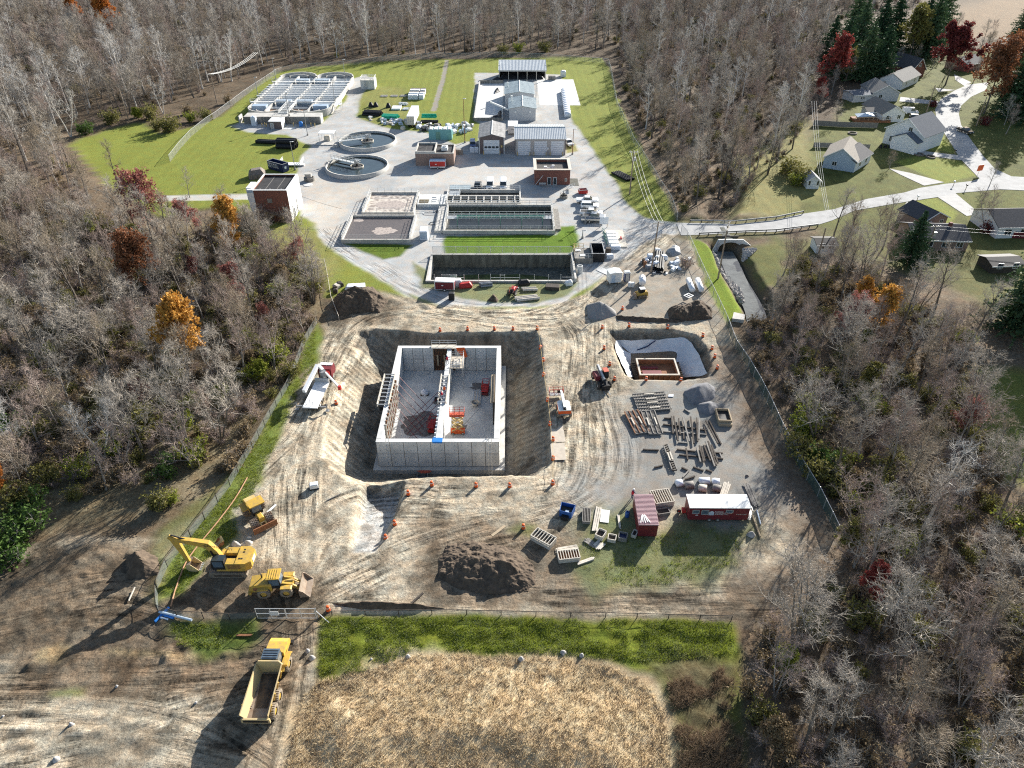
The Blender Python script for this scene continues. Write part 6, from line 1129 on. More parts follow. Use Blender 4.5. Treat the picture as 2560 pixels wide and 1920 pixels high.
for k,(a,b,w_,n_,lab,mt_) in enumerate((((905,535),(940,345),.8,3,'long white plank pile beside the bins','wood_pale'),((835,600),(915,655),.9,5,'short grey plank pile before the tan bin','wood_grey'),((915,670),(960,625),1.3,6,'fan of pale planks before the small bins','wood_pale'),((600,690),(770,660),.9,5,'pale plank stack behind the red ribbed forms','wood_pale'),((775,790),(905,745),.5,2,'two loose planks beside the red ribbed forms','wood_pale'),((1090,400),(1105,510),.35,2,'pair of upright pale boards lying beside the blue barrel','wood_pale'),((2100,160),(2180,345),.9,5,'long weathered plank pile beside the office trailer','wood_grey'),((1915,265),(1955,150),1.0,6,'bundle of pale planks behind the office trailer','wood_pale'))):
    A,B_=g(r9,*a),g(r9,*b);L=math.dist(A[:2],B_[:2]);t_=thing('plank_pile',lab,'planks',(A[0],A[1],zat(A[0],A[1])+.03),ang(A,B_));rr=random.Random(k)
    for j in range(n_):
        for lay in range(2): MB().cb(L/2+rr.uniform(-.2,.2),-w_/2+w_*(j+.5)/n_+rr.uniform(-.03,.03),.10*lay,L*rr.uniform(.85,1),w_/n_*.85,.085,rr.uniform(-.02,.02)).build('plank',mt_,t_)
def flat(name,label,cat,c4,m_,h=.06,z=.05): 
    q=[Vector((*P(*p)[:2],0)) for p in c4];o=MB().prism([tuple((p-q[0])[:2]) for p in q],0,h).build(name,m_);o.location=(q[0].x,q[0].y,zat(q[0].x,q[0].y)+z);return tag(o,label,cat)
flat('board','white square board lying on the grass among the stores','board',[r9(948,460),r9(1015,468),r9(1025,370),r9(958,362)],'white',.05,.06);flat('plywood_sheet','plywood sheet on the right rim of the excavation, farther of two','plywood',[r8(1885,1205),r8(2030,1205),r8(2005,1045),r8(1880,1045)],'plywood',.04,.1);flat('plywood_sheet','plywood sheet on the right rim of the excavation, nearer of two','plywood',[r8(1895,1390),r8(2035,1385),r8(2020,1220),r8(1880,1225)],'plywood',.04,.1)
flat('steel_plate','pale road plate on the track beside the white shed','plate',[r5(370,720),r5(490,775),r5(545,745),r5(425,690)],'galv',.04,.04);flat('board','small white board lying beside the form panels','board',[r14(1365,785),r14(1412,785),r14(1415,765),r14(1370,765)],'plastic_white',.1,.04);flat('concrete_block','pale concrete slab on the creek bank at the fence corner','slab',[r5(1755,1260),r5(1875,1275),r5(1885,1220),r5(1770,1195)],'concrete',.8,0)
# blue open skip, blue barrel
sk_=thing('skip','small open blue skip full of scrap','skip',(*g(r25,150,470)[:2],0),R(-18));m=MB();q=[(-.85,0),(.85,0),(1.0,1.7),(-1.0,1.7)]
for i_ in range(4):
    a,b=Vector((*q[i_],0)),Vector((*q[(i_+1)%4],0));MB().beam(tuple(a+Vector((0,0,.6))),tuple(b+Vector((0,0,.6))),.06,1.1).build('skip_side','blue',sk_)
MB().prism([(-.8,.05),(.8,.05),(.93,1.62),(-.93,1.62)],.05,.5).build('scrap','rubber',sk_);MB().cb(0,-.35,0,1.0,.6,.6).build('scrap_pile','black',sk_);MB().cb(.1,.6,.5,.5,.4,.25).build('blue_bag','siding_blue',sk_)
o=MB().lathe([(.3,0),(.33,.2),(.33,.7),(.28,.95),(.1,.98)],n=14).build('barrel','blue',None,True);o.location=(*g(r25,850,458)[:2],0);tag(o,'blue plastic barrel beside the red shed','barrel')
w_=worker('person in dark clothes walking on gravel near the red shed',(*g(r25,905,255)[:2],0),R(30),'shirt_red','white',.05)
# ------------------------------------------------------------------ red storage shed and office trailer
sh=thing('storage_container','dark red storage container with ribbed pink-grey roof and items on top','container',(17.2,67.6,0),R(-1));W,D,H=2.6,5.7,2.3
B((0,0,.1,W,D,H)).build('body','maroon',sh);B((-.08,-.08,H+.002,W+.08,D+.08,H+.1)).build('roof',mat('roof_pink',(0.46,0.30,0.31),.5,var=.08),sh)
for k in range(24): B((-.06,k*.245-.02,H+.102,W+.06,k*.245+.08,H+.16)).build('roof_rib','roof_pink',sh)
for k in range(12): B((k*.22+.02,-.04,.15,k*.22+.1,-.003,H-.05)).build('wall_rib','maroon',sh)
for k in range(5): o=MB().cb(0,0,0,.1,1.4,.08).build('offcut','white');o.location=(17.6+.22*k,68.5+.15*(k%2),H+.17);o.rotation_euler=(0,0,R(-15+9*k));tag(o,'white offcut in the scatter on the red container roof','offcut','offcuts on the red container')
of_=thing('office_trailer','maroon site office trailer with white roof and company lettering','trailer',(24.6,70.35,0),R(-.5));W,D,H=8.3,2.5,2.75
B((0,0,.45,W,D,H)).build('body','maroon',of_);m=MB();m.extr([(-.1,H+.002),(D+.1,H+.002),(D+.1,H+.1),(D/2,H+.22),(-.1,H+.1)],-.1,W+.1,'x');m.build('roof','white',of_);B((0.1,.2,.25,W-.1,D-.2,.449)).build('frame','black',of_)
for x in (3.0,4.2):
    for y in (.05,D-.05): wheel(of_,x,y,.36,.22,tm='rubber',rm='galv')
for x,z,w_,hh in ((.5,1.75,.8,.55),(1.75,1.6,.85,.7),(5.1,1.95,.85,.4)): window(of_,x,x+w_,z,z+hh,frame='galv',glass='glass_blue')
lg=MB();lg._add([(2.75,-.012,1.35),(3.45,-.012,1.35),(3.45,-.012,1.95),(3.1,-.012,2.2),(2.75,-.012,1.95),(2.75,-.002,1.35),(3.45,-.002,1.35),(3.45,-.002,1.95),(3.1,-.002,2.2),(2.75,-.002,1.95)],[(0,1,2,3,4)]);lg.build('house_logo','blue_white',of_)
for s,z in (('Burkeson',1.95),('CONSTRUCTION',1.68),('SERVICES, INC.',1.42)): text(of_,s,(3.55,-.008,z),.30,'white',(R(90),0,0))
text(of_,'419.281.8888',(6.55,-.008,1.45),.26,'wood_pale',(R(90),0,0));MB().cb(1.1,-.02,1.3,.35,.03,.12).build('sticker','white',of_)
MB().beam((-.02,D/2,.45),(-1.3,D/2,.4),.14,.12).build('drawbar','black',of_);sw=wheel(of_,-.9,D/2+.5,.33,.2,tm='rubber',rm='red');MB().cb(-.35,D/2+.2,.6,.5,.8,.5,bev=.1).build('gas_box','red',of_)
for k in range(5): B((W+.05,.3,.15+.3*k,W+.6,1.3,.2+.3*k)).build('step','galv',of_)
MB().rail([(W+.6,.3,0),(W+.6,1.3,0)],1.9,1,.03,3).build('step_rail','galv',of_)
# white wrapped pallets near the office
for k,(x,y,s_,mt_,lab) in enumerate(((1570,165,1.0,'plastic_white','white wrapped pallet at the left of the wrapped row'),(1650,180,1.2,'wood_grey','grey bagged pallet second in the wrapped row'),(1770,150,1.5,'plastic_white','wide pale-blue wrapped pallet in the middle of the row'),(1860,155,1.0,'plastic_white','pale-blue wrapped pallet at the right of the row'),(1755,205,1.1,'wood_pale','pale stacked pallet before the wide wrapped one'),(1865,205,1.1,'wood_grey','low grey pallet before the right wrapped one'),(1865,250,1.0,'wood_grey','empty slatted pallet behind the office trailer'))):
    p=g(r9,x,y);t_=thing('pallet',lab,'pallet',(p[0],p[1],zat(p[0],p[1])),R(10-5*k))
    for j in range(5): MB().cb(-.5*s_+.25*s_*j,0,.10,.16,1.1,.04).build('slat','wood_grey',t_)
    for j in (-.45,0,.45): MB().cb(0,j,0,1.1*s_,.1,.099).build('runner','wood_dark',t_)
    if k < 6:
        m=MB().cb(0,0,.141,1.05*s_,1.0,.75,bev=.22);m.v=[(a+.06*math.sin(9*b+c*5),b+.06*math.sin(7*a+3*c),c) for a,b,c in m.v];m.build('wrapped_load',mt_,t_,True)
for k,(x,y,rr_) in enumerate(((2140,560,.7),(2110,95,.35))): 
    p=g(r9,x,y);o=heap('boulder',['pale boulder beside the office trailer steps','dark boulder in the tree shadow near the planks'][k],'boulder',[(p[0]+rr_*math.cos(t),p[1]+rr_*.8*math.sin(t)) for t in np.linspace(0,6.28,9)[:-1]],rr_*.9,'stone' if k == 0 else 'stone_dark',0,31+k,n=10,rough=.5)
for k,(a,b) in enumerate((((2120,330),(2212,580)),((2185,370),(2215,480)))): A,B_=g(r9,*a),g(r9,*b);L=math.dist(A[:2],B_[:2]);o=MB().cyl((0,0,.12),(L,0,.12),.13 if k == 0 else .1,n=9).build('log','wood' if k == 0 else 'blue_white');o.location=(A[0],A[1],zat(A[0],A[1]));o.rotation_euler=(0,0,ang(A,B_));tag(o,['long peeled log lying beside the office trailer','pale blue pipe lying beside the peeled log'][k],['log','pipe'][k])
# excavator spare bucket, rubble, blue pipes, odd pieces on the haul area
sb=thing('spare_bucket','rusty yellow spare bucket standing behind the excavator','bucket',(*g(r10,790,740)[:2],0),R(35));MB().extr([(-.7,.05),(-.2,.0),(.35,.25),(.5,.8),(.35,1.0),(.2,.8),(.1,.4),(-.2,.15),(-.7,.15)],-.55,.55).build('bucket_shell','yellow_body',sb)
for s in (-.56,.5): MB().extr([(-.7,.05),(-.2,.0),(.35,.25),(.5,.8),(-.1,.7)],s,s+.06).build('bucket_side','rust',sb)
for k,(x,y,rr_) in enumerate(((960,740,.5),(1000,760,.35),(1105,725,.5),(1060,745,.3),(1120,660,.3))): p=g(r10,x,y);heap('rubble','pale broken concrete piece between compactor and excavator','rubble',[(p[0]+rr_*math.cos(t)*1.3,p[1]+rr_*math.sin(t)) for t in np.linspace(0,6.28,8)[:-1]],rr_*1.2,'concrete',0,40+k,n=9,rough=.5,group='rubble beside the excavator')
for k,(a,b,rr_,mt_,lab) in enumerate((((40,1645),(200,1480),.17,'blue_pipe','long blue pipe pointing away at the fence corner'),((95,1545),(470,1640),.15,'blue_white','long pale blue pipe lying across the others at the fence corner'),((110,1600),(195,1625),.13,'blue_white','short pale blue pipe at the fence corner'),((150,1580),(260,1610),.15,'blue_pipe','short blue pipe at the fence corner'))): A,B_=g(r10,*a),g(r10,*b);L=math.dist(A[:2],B_[:2]);o=MB().cyl((0,0,rr_),(L,0,rr_),rr_,n=10).build('pipe',mt_);o.location=(A[0],A[1],zat(A[0],A[1])+(.2 if k==1 else 0));o.rotation_euler=(0,0,ang(A,B_));tag(o,lab,'pipe','blue pipes at the fence corner')
for k,(r_,a,b,w_,mt_,lab) in enumerate(((r10,(1330,380),(1430,290),.3,'white','white board lying beside the compactor blade'),(r10,(2010,245),(2180,165),.12,'wood_grey','thin grey board on the dirt near the ramp'),(r12,(1100,415),(1245,415),.25,'rust','rusty pipe on the grass before the mesh gate'),(r15,(960,1500),(1005,1400),.12,'wood_pale','pale stick standing on the brown mud'),(r9,(95,620),(200,540),.4,'wood','weathered wooden plank on the spoil heap'),(r20,(580,75),(660,5),.25,'wood_dark','dark branch lying on the track before the green bank'))): A,B_=g(r_,*a),g(r_,*b);L=math.dist(A[:2],B_[:2]);o=MB().cb(L/2,0,0,L,w_,.12).build('board',mt_);o.location=(A[0],A[1],zat((A[0]+B_[0])/2,(A[1]+B_[1])/2)+.06+(1.2 if k==4 else 0));o.rotation_euler=(0,0,ang(A,B_));tag(o,lab,'board')
wb_=thing('light_tower','small white and black machine on the dirt beside the ramp','generator',(*g(r10,1870,90)[:2],0),R(15));MB().cb(0,0,.2,1.2,.9,.7,bev=.1).build('housing','white',wb_);B((-.7,-.5,0,.7,.5,.19)).build('skid','black',wb_)
for k,p in enumerate((r19(895,660),r19(550,960),r19(430,1225),r19(1505,790),r20(590,300),r20(1305,280),r20(420,310),r20(1390,295),r20(1110,312),r19(20,890),r12(1770,560),r12(1810,620))): q=P(*p);rr_=.22+.12*(k%3);heap('boulder','pale stone lying on the '+('muddy ground at the haul road' if k not in (4,5,6,7,8) else 'edge of the green bank'),'stone',[(q[0]+rr_*math.cos(t),q[1]+rr_*.8*math.sin(t)) for t in np.linspace(0,6.28,8)[:-1]],rr_*1.1,'stone',zat(q[0],q[1]),60+k,n=8,rough=.5,group='stones on the ' + ('haul road mud' if k not in (4,5,6,7,8) else 'green bank'))
# ------------------------------------------------------------------ stockpiles in the plant yard
def pipes(label,r_,a,b,n,rad,m_,cat='pipes',layers=2,name='pipe_stack',z=0.0,gap=1.0,hollow=True):
    A,B_=g(r_,*a),g(r_,*b);L=math.dist(A[:2],B_[:2]);t_=thing(name,label,cat,(A[0],A[1],z),ang(A,B_));rr=random.Random(n*7+int(L*10))
    for l in range(layers):
        for k in range(n-l):
            y=(k+.5*l)*rad*2.02*gap;dx=rr.uniform(-.25,.25);zz=rad+l*rad*1.75;m=MB().lathe([(rad*.86,L),(rad,L),(rad,0),(rad*.86,0),(rad*.86,L)] if hollow else [(0,0),(rad,0),(rad,L),(0,L)],n=10);m.v=[(z_+dx,x_,y_) for x_,y_,z_ in m.v];m.v=[(a_,b_+y,c_+zz) for a_,b_,c_ in m.v];m.build('pipe',m_,t_,False)
    return t_
pipes('stack of black pipes left of the green pipes on the far lawn',r18,(165,545),(430,560),5,.38,'black');pipes('stack of bright green pipes left of the white box trailer',r18,(455,600),(690,610),6,.32,'green_pipe');pipes('short stack of bright green pipes right of the white box trailer',r18,(1080,620),(1305,620),2,.38,'green_pipe',z=.8);pipes('black pipes under the green ones right of the box trailer',r18,(1055,660),(1320,660),3,.34,'black',layers=1)
pipes('big black corrugated pipes on the lawn near the lamp post',r1,(540,1030),(735,1035),3,.75,'black');pipes('long black corrugated pipe beside the big black pipes',r1,(330,975),(535,985),2,.55,'black',layers=1)
pipes('white pipe bundle behind the sheet pile on the far lawn',r18,(725,385),(845,388),4,.22,'white',layers=2);pipes('white pipe bundle left of the box trailer nose',r18,(780,465),(870,465),4,.24,'white',layers=1,gap=1.5)
for k,(a,b) in enumerate((((435,262),(540,262)),((585,260),(690,262)),((730,258),(825,260)))): pipes(['leftmost','middle','rightmost'][k]+' of the three small pink-white pipe bundles on the far lawn',r18,a,b,5,.16,'wood_pale',layers=1,gap=1.6)
def block(name,label,cat,p,sx,sy,sz,m_,rz=0.0,bev=.08,z=0.0,group=None,wob=0.0):
    m=MB().cb(0,0,0,sx,sy,sz,bev=bev)
    if wob: m.v=[(a+wob*math.sin(7*b+5*c+p[0]),b+wob*math.sin(6*a+3*c+p[1]),c*(1+wob*math.sin(5*a+p[0]))) for a,b,c in m.v]
    o=m.build(name,m_);o.location=(p[0],p[1],z+(zat(p[0],p[1]) if z == 0 else 0));o.rotation_euler=(0,0,rz);return tag(o,label,cat,group)
for k,x in enumerate((898,972,1062)): p=g(r18,x,300);t_=thing('wrapped_crates',['leftmost','middle','rightmost'][k]+' row of white wrapped crates behind the box trailer','crates',(p[0],p[1],0));[MB().cb(0,1.1+2.3*j,0,1.9,2.1,1.6+.2*(j%2),bev=.12).build('crate','plastic_white' if j < 2 else ('white' if j % 2 else 'wood_dark'),t_) for j in range(5)]
block('sheet_pile','white sheet pile between green pipes and white bundles','sheets',g(r18,685,440),3.4,4.2,.6,'white')
for k,(x,y) in enumerate(((292,410),(368,410),(560,420))): o=MB().lathe([(1.0,0),(.95,.4),(.4,1.6),(.3,1.6)],n=14).build('cone_section','black',None,True);o.location=(*g(r18,x,y)[:2],0);tag(o,'black manhole cone '+['leftmost behind the black pipes','second from the left behind the black pipes','nearest the white sheet pile'][k],'manhole cone')
tl=thing('box_trailer','long white box semi-trailer among the stockpiles','trailer',(*g(r18,908,735)[:2],0),R(89));B((0,-1.3,1.0,13.5,1.3,3.9)).build('box','paint_white',tl);B((-.05,-1.25,1.05,-.002,1.25,3.85)).build('rear_doors','wood_pale',tl);B((.3,-1.0,.6,12,1.0,.99)).build('frame','black',tl)
for x in (1.2,2.4):
    for y in (-1.0,1.0): wheel(tl,x,y,.5,.3,tm='rubber',rm='galv')
for y in (-.6,0,.6): B((-.08,y-.03,1.1,-.052,y+.03,3.8)).build('lock_rod','steel_grey',tl)
rj=random.Random(4)
def junk(poly,n,label,group,cols,smin,smax,hs=1.0):
    xs=[p[0] for p in poly];ys=[p[1] for p in poly];c_=0
    while c_ < n:
        x,y=rj.uniform(min(xs),max(xs)),rj.uniform(min(ys),max(ys))
        if sdist(poly,np.array([x]),np.array([y]))[0] < 0: continue
        c_ += 1;s_=rj.uniform(smin,smax);block('wrapped_bundle',label,'bundle',(x,y),s_*rj.uniform(.8,1.6),s_*rj.uniform(.7,1.2),s_*rj.uniform(.5,1.0)*hs,rj.choice(cols),rj.uniform(0,3),.18*s_,0,group,.08)
junk(G(r18,(990,690),(1380,700),(1400,790),(980,780)),34,'pale fitting or wrapped bundle in the stockpile right of the box trailer','bundles right of the box trailer',['white','plastic_white','wood_grey','wood_pale','steel_grey','black'],.6,1.5);junk(G(r18,(1420,720),(1600,690),(1850,710),(1840,800),(1600,840),(1430,790)),30,'white wrapped bundle in the heap around the tall lamp post','bundles around the tall lamp post',['white','plastic_white','blue_white','white','steel_grey'],.7,1.7);junk(G(r18,(410,620),(740,600),(760,690),(560,720),(400,680)),22,'white or blue bundle in the heap before the green pipes','bundles before the green pipes',['white','plastic_white','blue_white','siding_blue','wood_pale'],.6,1.4)
junk(G(r18,(220,560),(370,590),(360,640),(240,620)),4,'small white fitting before the black pipe stack','fittings before the black pipes',['white','wood_pale'],.6,.9);junk(G(r18,(770,620),(850,600),(950,780),(780,760)),7,'grey pallet load at the rear of the box trailer','loads behind the box trailer',['wood_grey','wood_pale','steel_grey'],.8,1.4)
junk(G(r22,(480,330),(560,290),(620,240),(720,280),(710,430),(600,480),(490,420)),24,'white wrapped fitting in the heap around the leaning power pole','bundles around the leaning power pole',['white','plastic_white','blue_white','plastic_white','steel_grey'],.6,1.3);junk(G(r22,(780,370),(850,360),(860,460),(830,520),(780,500)),9,'white boxed bundle right of the upright black pipes','boxes right of the black pipes',['white','plastic_white'],.7,1.1);junk(G(r22,(830,330),(960,340),(970,370),(850,370)),6,'white bag near the mesh fence at the stock heap','bags at the mesh fence',['white','wood_pale'],.5,.9);junk(G(r22,(590,470),(800,470),(800,500),(600,500)),10,'small white fitting in the row before the black pipes','fittings before the upright black pipes',['white','steel_grey','black'],.3,.5)
pipes('black pipes lying away from the camera in the stock heap',r22,(700,470),(715,300),5,.25,'black',layers=2);heap('wire_coil','grey-blue coil of mesh at the back of the stock heap','coil',G(r22,(735,270),(800,225),(870,240),(885,300),(800,320)),1.1,'steel_grey',0,51,n=20,rough=.3,sharp=.5)
for k,(x,y) in enumerate(((505,375),(522,400))): o=MB().lathe([(.32,0),(.35,.1),(.35,1.4),(.22,1.4),(.22,.3)],n=14).build('clay_pipe','rust' if k else 'wood_dark');o.location=(*g(r22,x,y+25)[:2],0);tag(o,['brown upright clay pipe section, farther of the pair','brown upright clay pipe section, nearer of the pair'][k],'pipe')
ws=thing('jobsite_shed','small white panelled jobsite shed on legs beside the portable toilet','shed',(*g(r22,172,600)[:2],0),R(12));B((0,0,.3,2.7,2.2,2.5)).build('wall','white',ws);m=MB();m.extr([(-.1,2.502),(2.8,2.502),(2.8,2.6),(1.35,2.85),(-.1,2.6)],-.12,2.32);m.build('roof','white',ws);B((.4,-.03,.35,1.2,-.003,2.2)).build('door','blue_white',ws)
for x,y in ((.1,.1),(2.6,.1),(.1,2.1),(2.6,2.1)): B((x-.08,y-.08,0,x+.08,y+.08,.299)).build('leg','wood_pale',ws)
pt=thing('portable_toilet','dark portable toilet with white roof beside the white shed','toilet',(*g(r22,340,562)[:2],0),R(10));MB().cb(0,0,0,1.15,1.15,2.05).build('cabin','navy',pt);MB().cb(0,0,2.052,1.25,1.25,.3,bev=.2).build('roof','white',pt);B((-.4,-.605,.1,.4,-.58,1.9)).build('door','steel_grey',pt)
for k,(x,y) in enumerate(((372,618),(402,620))): o=MB().cyl((0,0,0),(0,0,.95),.42,n=14).cyl((0,0,.95),(0,0,1.02),.42,.2,14).build('drum','white');o.location=(*g(r22,x,y)[:2],0);tag(o,['white drum left of its twin beside the toilet','white drum right of its twin beside the toilet'][k],'drum')
for k,(a,b,rr_) in enumerate((((990,690),(950,590),.62),((1080,690),(1040,590),.62),((495,625),(492,575),.75))):
    A,B_=g(r22,*a),g(r22,*b);L=math.dist(A[:2],B_[:2])*.95+.6;t_=thing('storage_tank',['white horizontal tank left of its twin near the mesh fence','white horizontal tank nearest the mesh fence','white tank behind the yellow skid steer'][k],'tank',(A[0],A[1],0),ang(A,B_));m=MB().lathe([(0,-.25),(rr_*.6,-.2),(rr_,0),(rr_,L-.3),(rr_*.6,L-.1),(0,L-.05)],n=18);m.v=[(z_,x_,y_+rr_+.25) for x_,y_,z_ in m.v];m.build('shell','paint_white',t_,True)
    for x in (.4,L-.7): B((x,-rr_*.7,0,x+.2,rr_*.7,.5)).build('cradle','steel_grey',t_)
    MB().cyl((L*.45,0,2*rr_+.2),(L*.45,0,2*rr_+.42),.18,n=10).build('valve_cap','white',t_)
wfm=thing('plastic_crate','white plastic frame lying on the weedy soil heap','crate',(*g(r22,955,775)[:2],.9),R(40))
for b in ((0,0,1.6,.15),(0,1.3,1.6,1.45),(0,.15,.15,1.3),(1.45,.15,1.6,1.3),(.7,.15,.85,1.3)): B((b[0],b[1],0,b[2],b[3],.14)).build('bar','white',wfm)
# steel racks, skips, trailers
rk=thing('aerator_rack','row of white-topped aerators with green hooks on a pale platform','rack',(*g(r22,160,235)[:2],0),R(0));B((0,0,0,4.6,9.8,.25)).build('platform','wood_pale',rk)
for k in range(4): MB().cb(1.4,1.6+1.9*k,.252,2.4,1.3,.6,bev=.08).build('lid','white',rk);MB().tube([(-.3,1.4+1.9*k,.3),(-.3,1.4+1.9*k,1.5),(-.7,1.9+1.9*k,1.7),(-.9,1.4+1.9*k,1.2)],.09,6).build('hook','green_paint',rk)
MB().cb(1.6,-.6,0,2.4,1.4,.9,bev=.15).build('wrapped_load','plastic_white',rk);MB().cb(3.6,4.6,.252,.3,1.0,.4).build('tool','red',rk)
def skip(label,q,L,W_,H_,m_,rz,name='dumpster',lettering=None):
    s_=thing(name,label,'dumpster',(q[0],q[1],0),rz)
    for b,nm in (((0,0,L,.12),'side'),((0,W_-.12,L,W_),'side'),((0,.12,.12,W_-.12),'end'),((L-.12,.12,L,W_-.12),'end')): B((b[0],b[1],.15,b[2],b[3],H_)).build(nm,m_,s_)
    B((.12,.12,.15,L-.12,W_-.12,.5)).build('floor','black',s_);B((-.05,-.05,H_+.002,L+.05,.14,H_+.1),(-.05,W_-.14,H_+.002,L+.05,W_+.05,H_+.1),(-.05,.14,H_+.002,.14,W_-.14,H_+.1),(L-.14,.14,H_+.002,L+.05,W_-.14,H_+.1)).build('rim','steel_grey',s_)
    for k in range(int(L/.8)): B((.4+.8*k,-.07,.2,.52+.8*k,-.003,H_-.05)).build('rib',m_,s_)
    return s_
A,B_=g(r1,455,1240),g(r1,610,1282);sk2=skip('navy blue open roll-off dumpster with white lettering on the lawn',A,math.dist(A[:2],B_[:2]),2.4,2.5,'navy',ang(A,B_));
for k,(s,z) in enumerate((('KIMA ROLL',1.7),('RECYCLING',.95))): text(sk2,s,(.3,-.08,z),.85,'white',(R(90),0,0))
B((math.dist(A[:2],B_[:2])+.003,.7,1.0,math.dist(A[:2],B_[:2])+.03,1.4,1.7)).build('decal','blue_white',sk2)
A=g(r5,320,640);skip('black open dumpster beside the corner deck of the empty basin',A,3.0,5.6,2.2,'black',R(0));junk([(A[0]+.5,A[1]+.5),(A[0]+2.4,A[1]+.5),(A[0]+2.4,A[1]+4.5),(A[0]+.5,A[1]+4.5)],0,'','',['white'],.4,.6)
skip('small red open skip beside the parked white pickup',g(r2,1835,1500),2.4,1.6,1.1,'red',R(8))
A=g(r4,1855,565);ft=thing('flat_trailer','long steel flat trailer parked beside the silver pickup','trailer',(A[0],A[1],0),R(-2));B((0,0,.6,6.2,2.0,.75)).build('deck','steel_grey',ft);B((0,-.06,.75,6.2,-.0,1.05),(0,2.0,.75,6.2,2.06,1.05)).build('side_rail','wood_pale',ft)
for x in (1.2,2.1): wheel(ft,x,-.1,.4,.25,tm='rubber',rm='galv');wheel(ft,x,2.1,.4,.25,tm='rubber',rm='galv')
MB().beam((6.2,1,.6),(7.6,1,.55),.12,.12).build('drawbar','steel_grey',ft)
A=g(r4,2040,610);sg=thing('sign_board','pale board on two posts beside the flat trailer','sign board',(A[0],A[1],0));B((0,0,1.0,2.2,.1,2.8)).build('panel','plastic_white',sg)
for x in (.15,1.95): B((x,.102,0,x+.12,.22,2.8)).build('post','wood',sg)
def cargo(label,q,rz,L,H_,lo,hi,roof,stripe=None):
    t_=thing('cargo_trailer',label,'trailer',(q[0],q[1],0),rz);B((0,0,.45,L,2.0,H_)).build('body',lo,t_);MB().cb(L/2,1,H_+.002,L+.06,2.06,.18,bev=.12).build('roof',roof,t_);B((-.03,-.03,.44,.12,.1,H_),(L-.12,-.03,.44,L+.03,.1,H_)).build('corner_post',roof,t_)
    B((-.02,-.03,.45,L+.02,-.003,.75 if hi else .5)).build('skirt',hi or roof,t_);wheel(t_,L*.5,-.05,.34,.22,tm='rubber',rm='white');wheel(t_,L*.5,2.05,.34,.22,tm='rubber',rm='white');MB().beam((L,1,.5),(L+1.2,1,.45),.1,.1).build('drawbar','black',t_);B((L*.35,-.035,1.35,L*.45,-.004,1.55)).build('emblem','white',t_);return t_
cargo('maroon cargo trailer with white roof beside the empty basin',g(r4,358,1262),R(-4),4.2,2.2,'maroon',None,'white');cargo('red and white striped trailer in front of the low tan building',g(r2,305,1240),R(0),4.8,2.3,'red','white','blue_white')
A=g(r18,1165,985);ts=thing('teal_shed','teal shed with white roof parts behind the low tan building','shed',(A[0],A[1]+4.5,0));B((0,0,0,7.6,3.0,3.2)).build('wall','teal',ts);B((2.3,-.05,.1,3.8,-.003,2.6)).build('door','green_paint',ts);[MB().cb(.8+1.5*k,1.5,3.202,1.1,2.6,.35,bev=.1).build('roof_unit','white',ts) for k in range(5)]
A=g(r2,1105,890);tk2=thing('tool_trailer','grey-white box trailer standing between the two garages','trailer',(A[0],A[1],0));B((0,0,.5,3.4,6.0,3.0)).build('box','siding_white',tk2);B((.2,-.03,.6,3.2,-.003,2.8)).build('door','siding_grey',tk2);B((1.2,-.05,1.6,2.4,-.031,1.8)).build('handle','black',tk2);wheel(tk2,.1,3,.4,.25,tm='rubber',rm='galv')
A=g(r2,1680,460);wrw=thing('wrapped_row','long white wrapped row of bales beside the drying-pad drive','bales',(A[0],A[1],0));d_=Vector(g(r2,1715,700))-Vector(A);[MB().cb(d_.x*t/13,d_.y*t/13,0,2.3,3.0,1.7,bev=.5).build('bale','plastic_white',wrw,True) for t in range(14)]
block('water_tank','white tank beside the far lamp at the shed apron','tank',g(r2,1670,290),2.2,2.6,2.4,'white',0,.5);block('hopper','grey hopper box beside the open shed','hopper',g(r2,1555,325),3.0,2.0,1.6,'concrete_old',0,.1);[block('bin','white '+['left','right'][k]+' bin beside the brown garage','bin',g(r2,738+46*k,1065),1.3,1.1,1.5,'plastic_white',0,.15) for k in range(2)];block('water_tote','pale tote tank beside the blue car','tank',g(r2,745,985),1.6,1.4,1.8,'plastic_white',0,.2);block('grey_bin','grey skip between the low building and brown garage','bin',g(r2,610,1085),2.2,1.6,1.5,'concrete_old',0,.1);block('white_bag','white tarp bundle at the edge of the soil bank','tarp',g(r3,1345,1240),4.0,2.2,1.0,'plastic_white',.2,.5,wob=.2);block('tarp_mound','brown tarped mound behind the tall brick building','mound',g(r1,345,1320),4.6,4.0,2.2,'stone_dark',.3,1.2,wob=.15)
pipes('grey concrete planks stacked on the grass below the red tractor',r4,(1195,1370),(1425,1345),3,.3,'wood_pale','planks',layers=1,hollow=False);pipes('pair of pale concrete planks beside the tractor',r4,(1248,1262),(1400,1258),2,.28,'wood_pale','planks',layers=1,hollow=False,gap=1.4);pipes('dark pipes stacked on the grass below the empty basin',r4,(820,1225),(940,1212),3,.24,'steel_grey',layers=2)
block('mower','bright red tarped machine on the grass below the empty basin','machine',g(r4,672,1215),2.8,1.5,1.0,'red',.1,.4,wob=.15);block('tote','white tote between the maroon trailer and red machine','tank',g(r4,578,1200),2.2,1.4,1.4,'white',.1,.25);block('black_bin','black bin on the rough grass left of the soil heap','bin',g(r4,530,1345),1.2,1.0,1.6,'black');block('black_coil','black hose coil against the near wall of the empty basin','coil',g(r4,1270,1190),2.4,1.6,1.1,'black',.2,.5);block('white_bag','white bag at the near right corner of the empty basin','bag',g(r4,1728,1195),1.6,1.2,1.1,'white',.2,.4,wob=.1);block('pallet_stack','dark pallet stack on the grass near the white bag','pallets',g(r4,1560,1235),3.0,1.8,.8,'wood_dark',-.1)
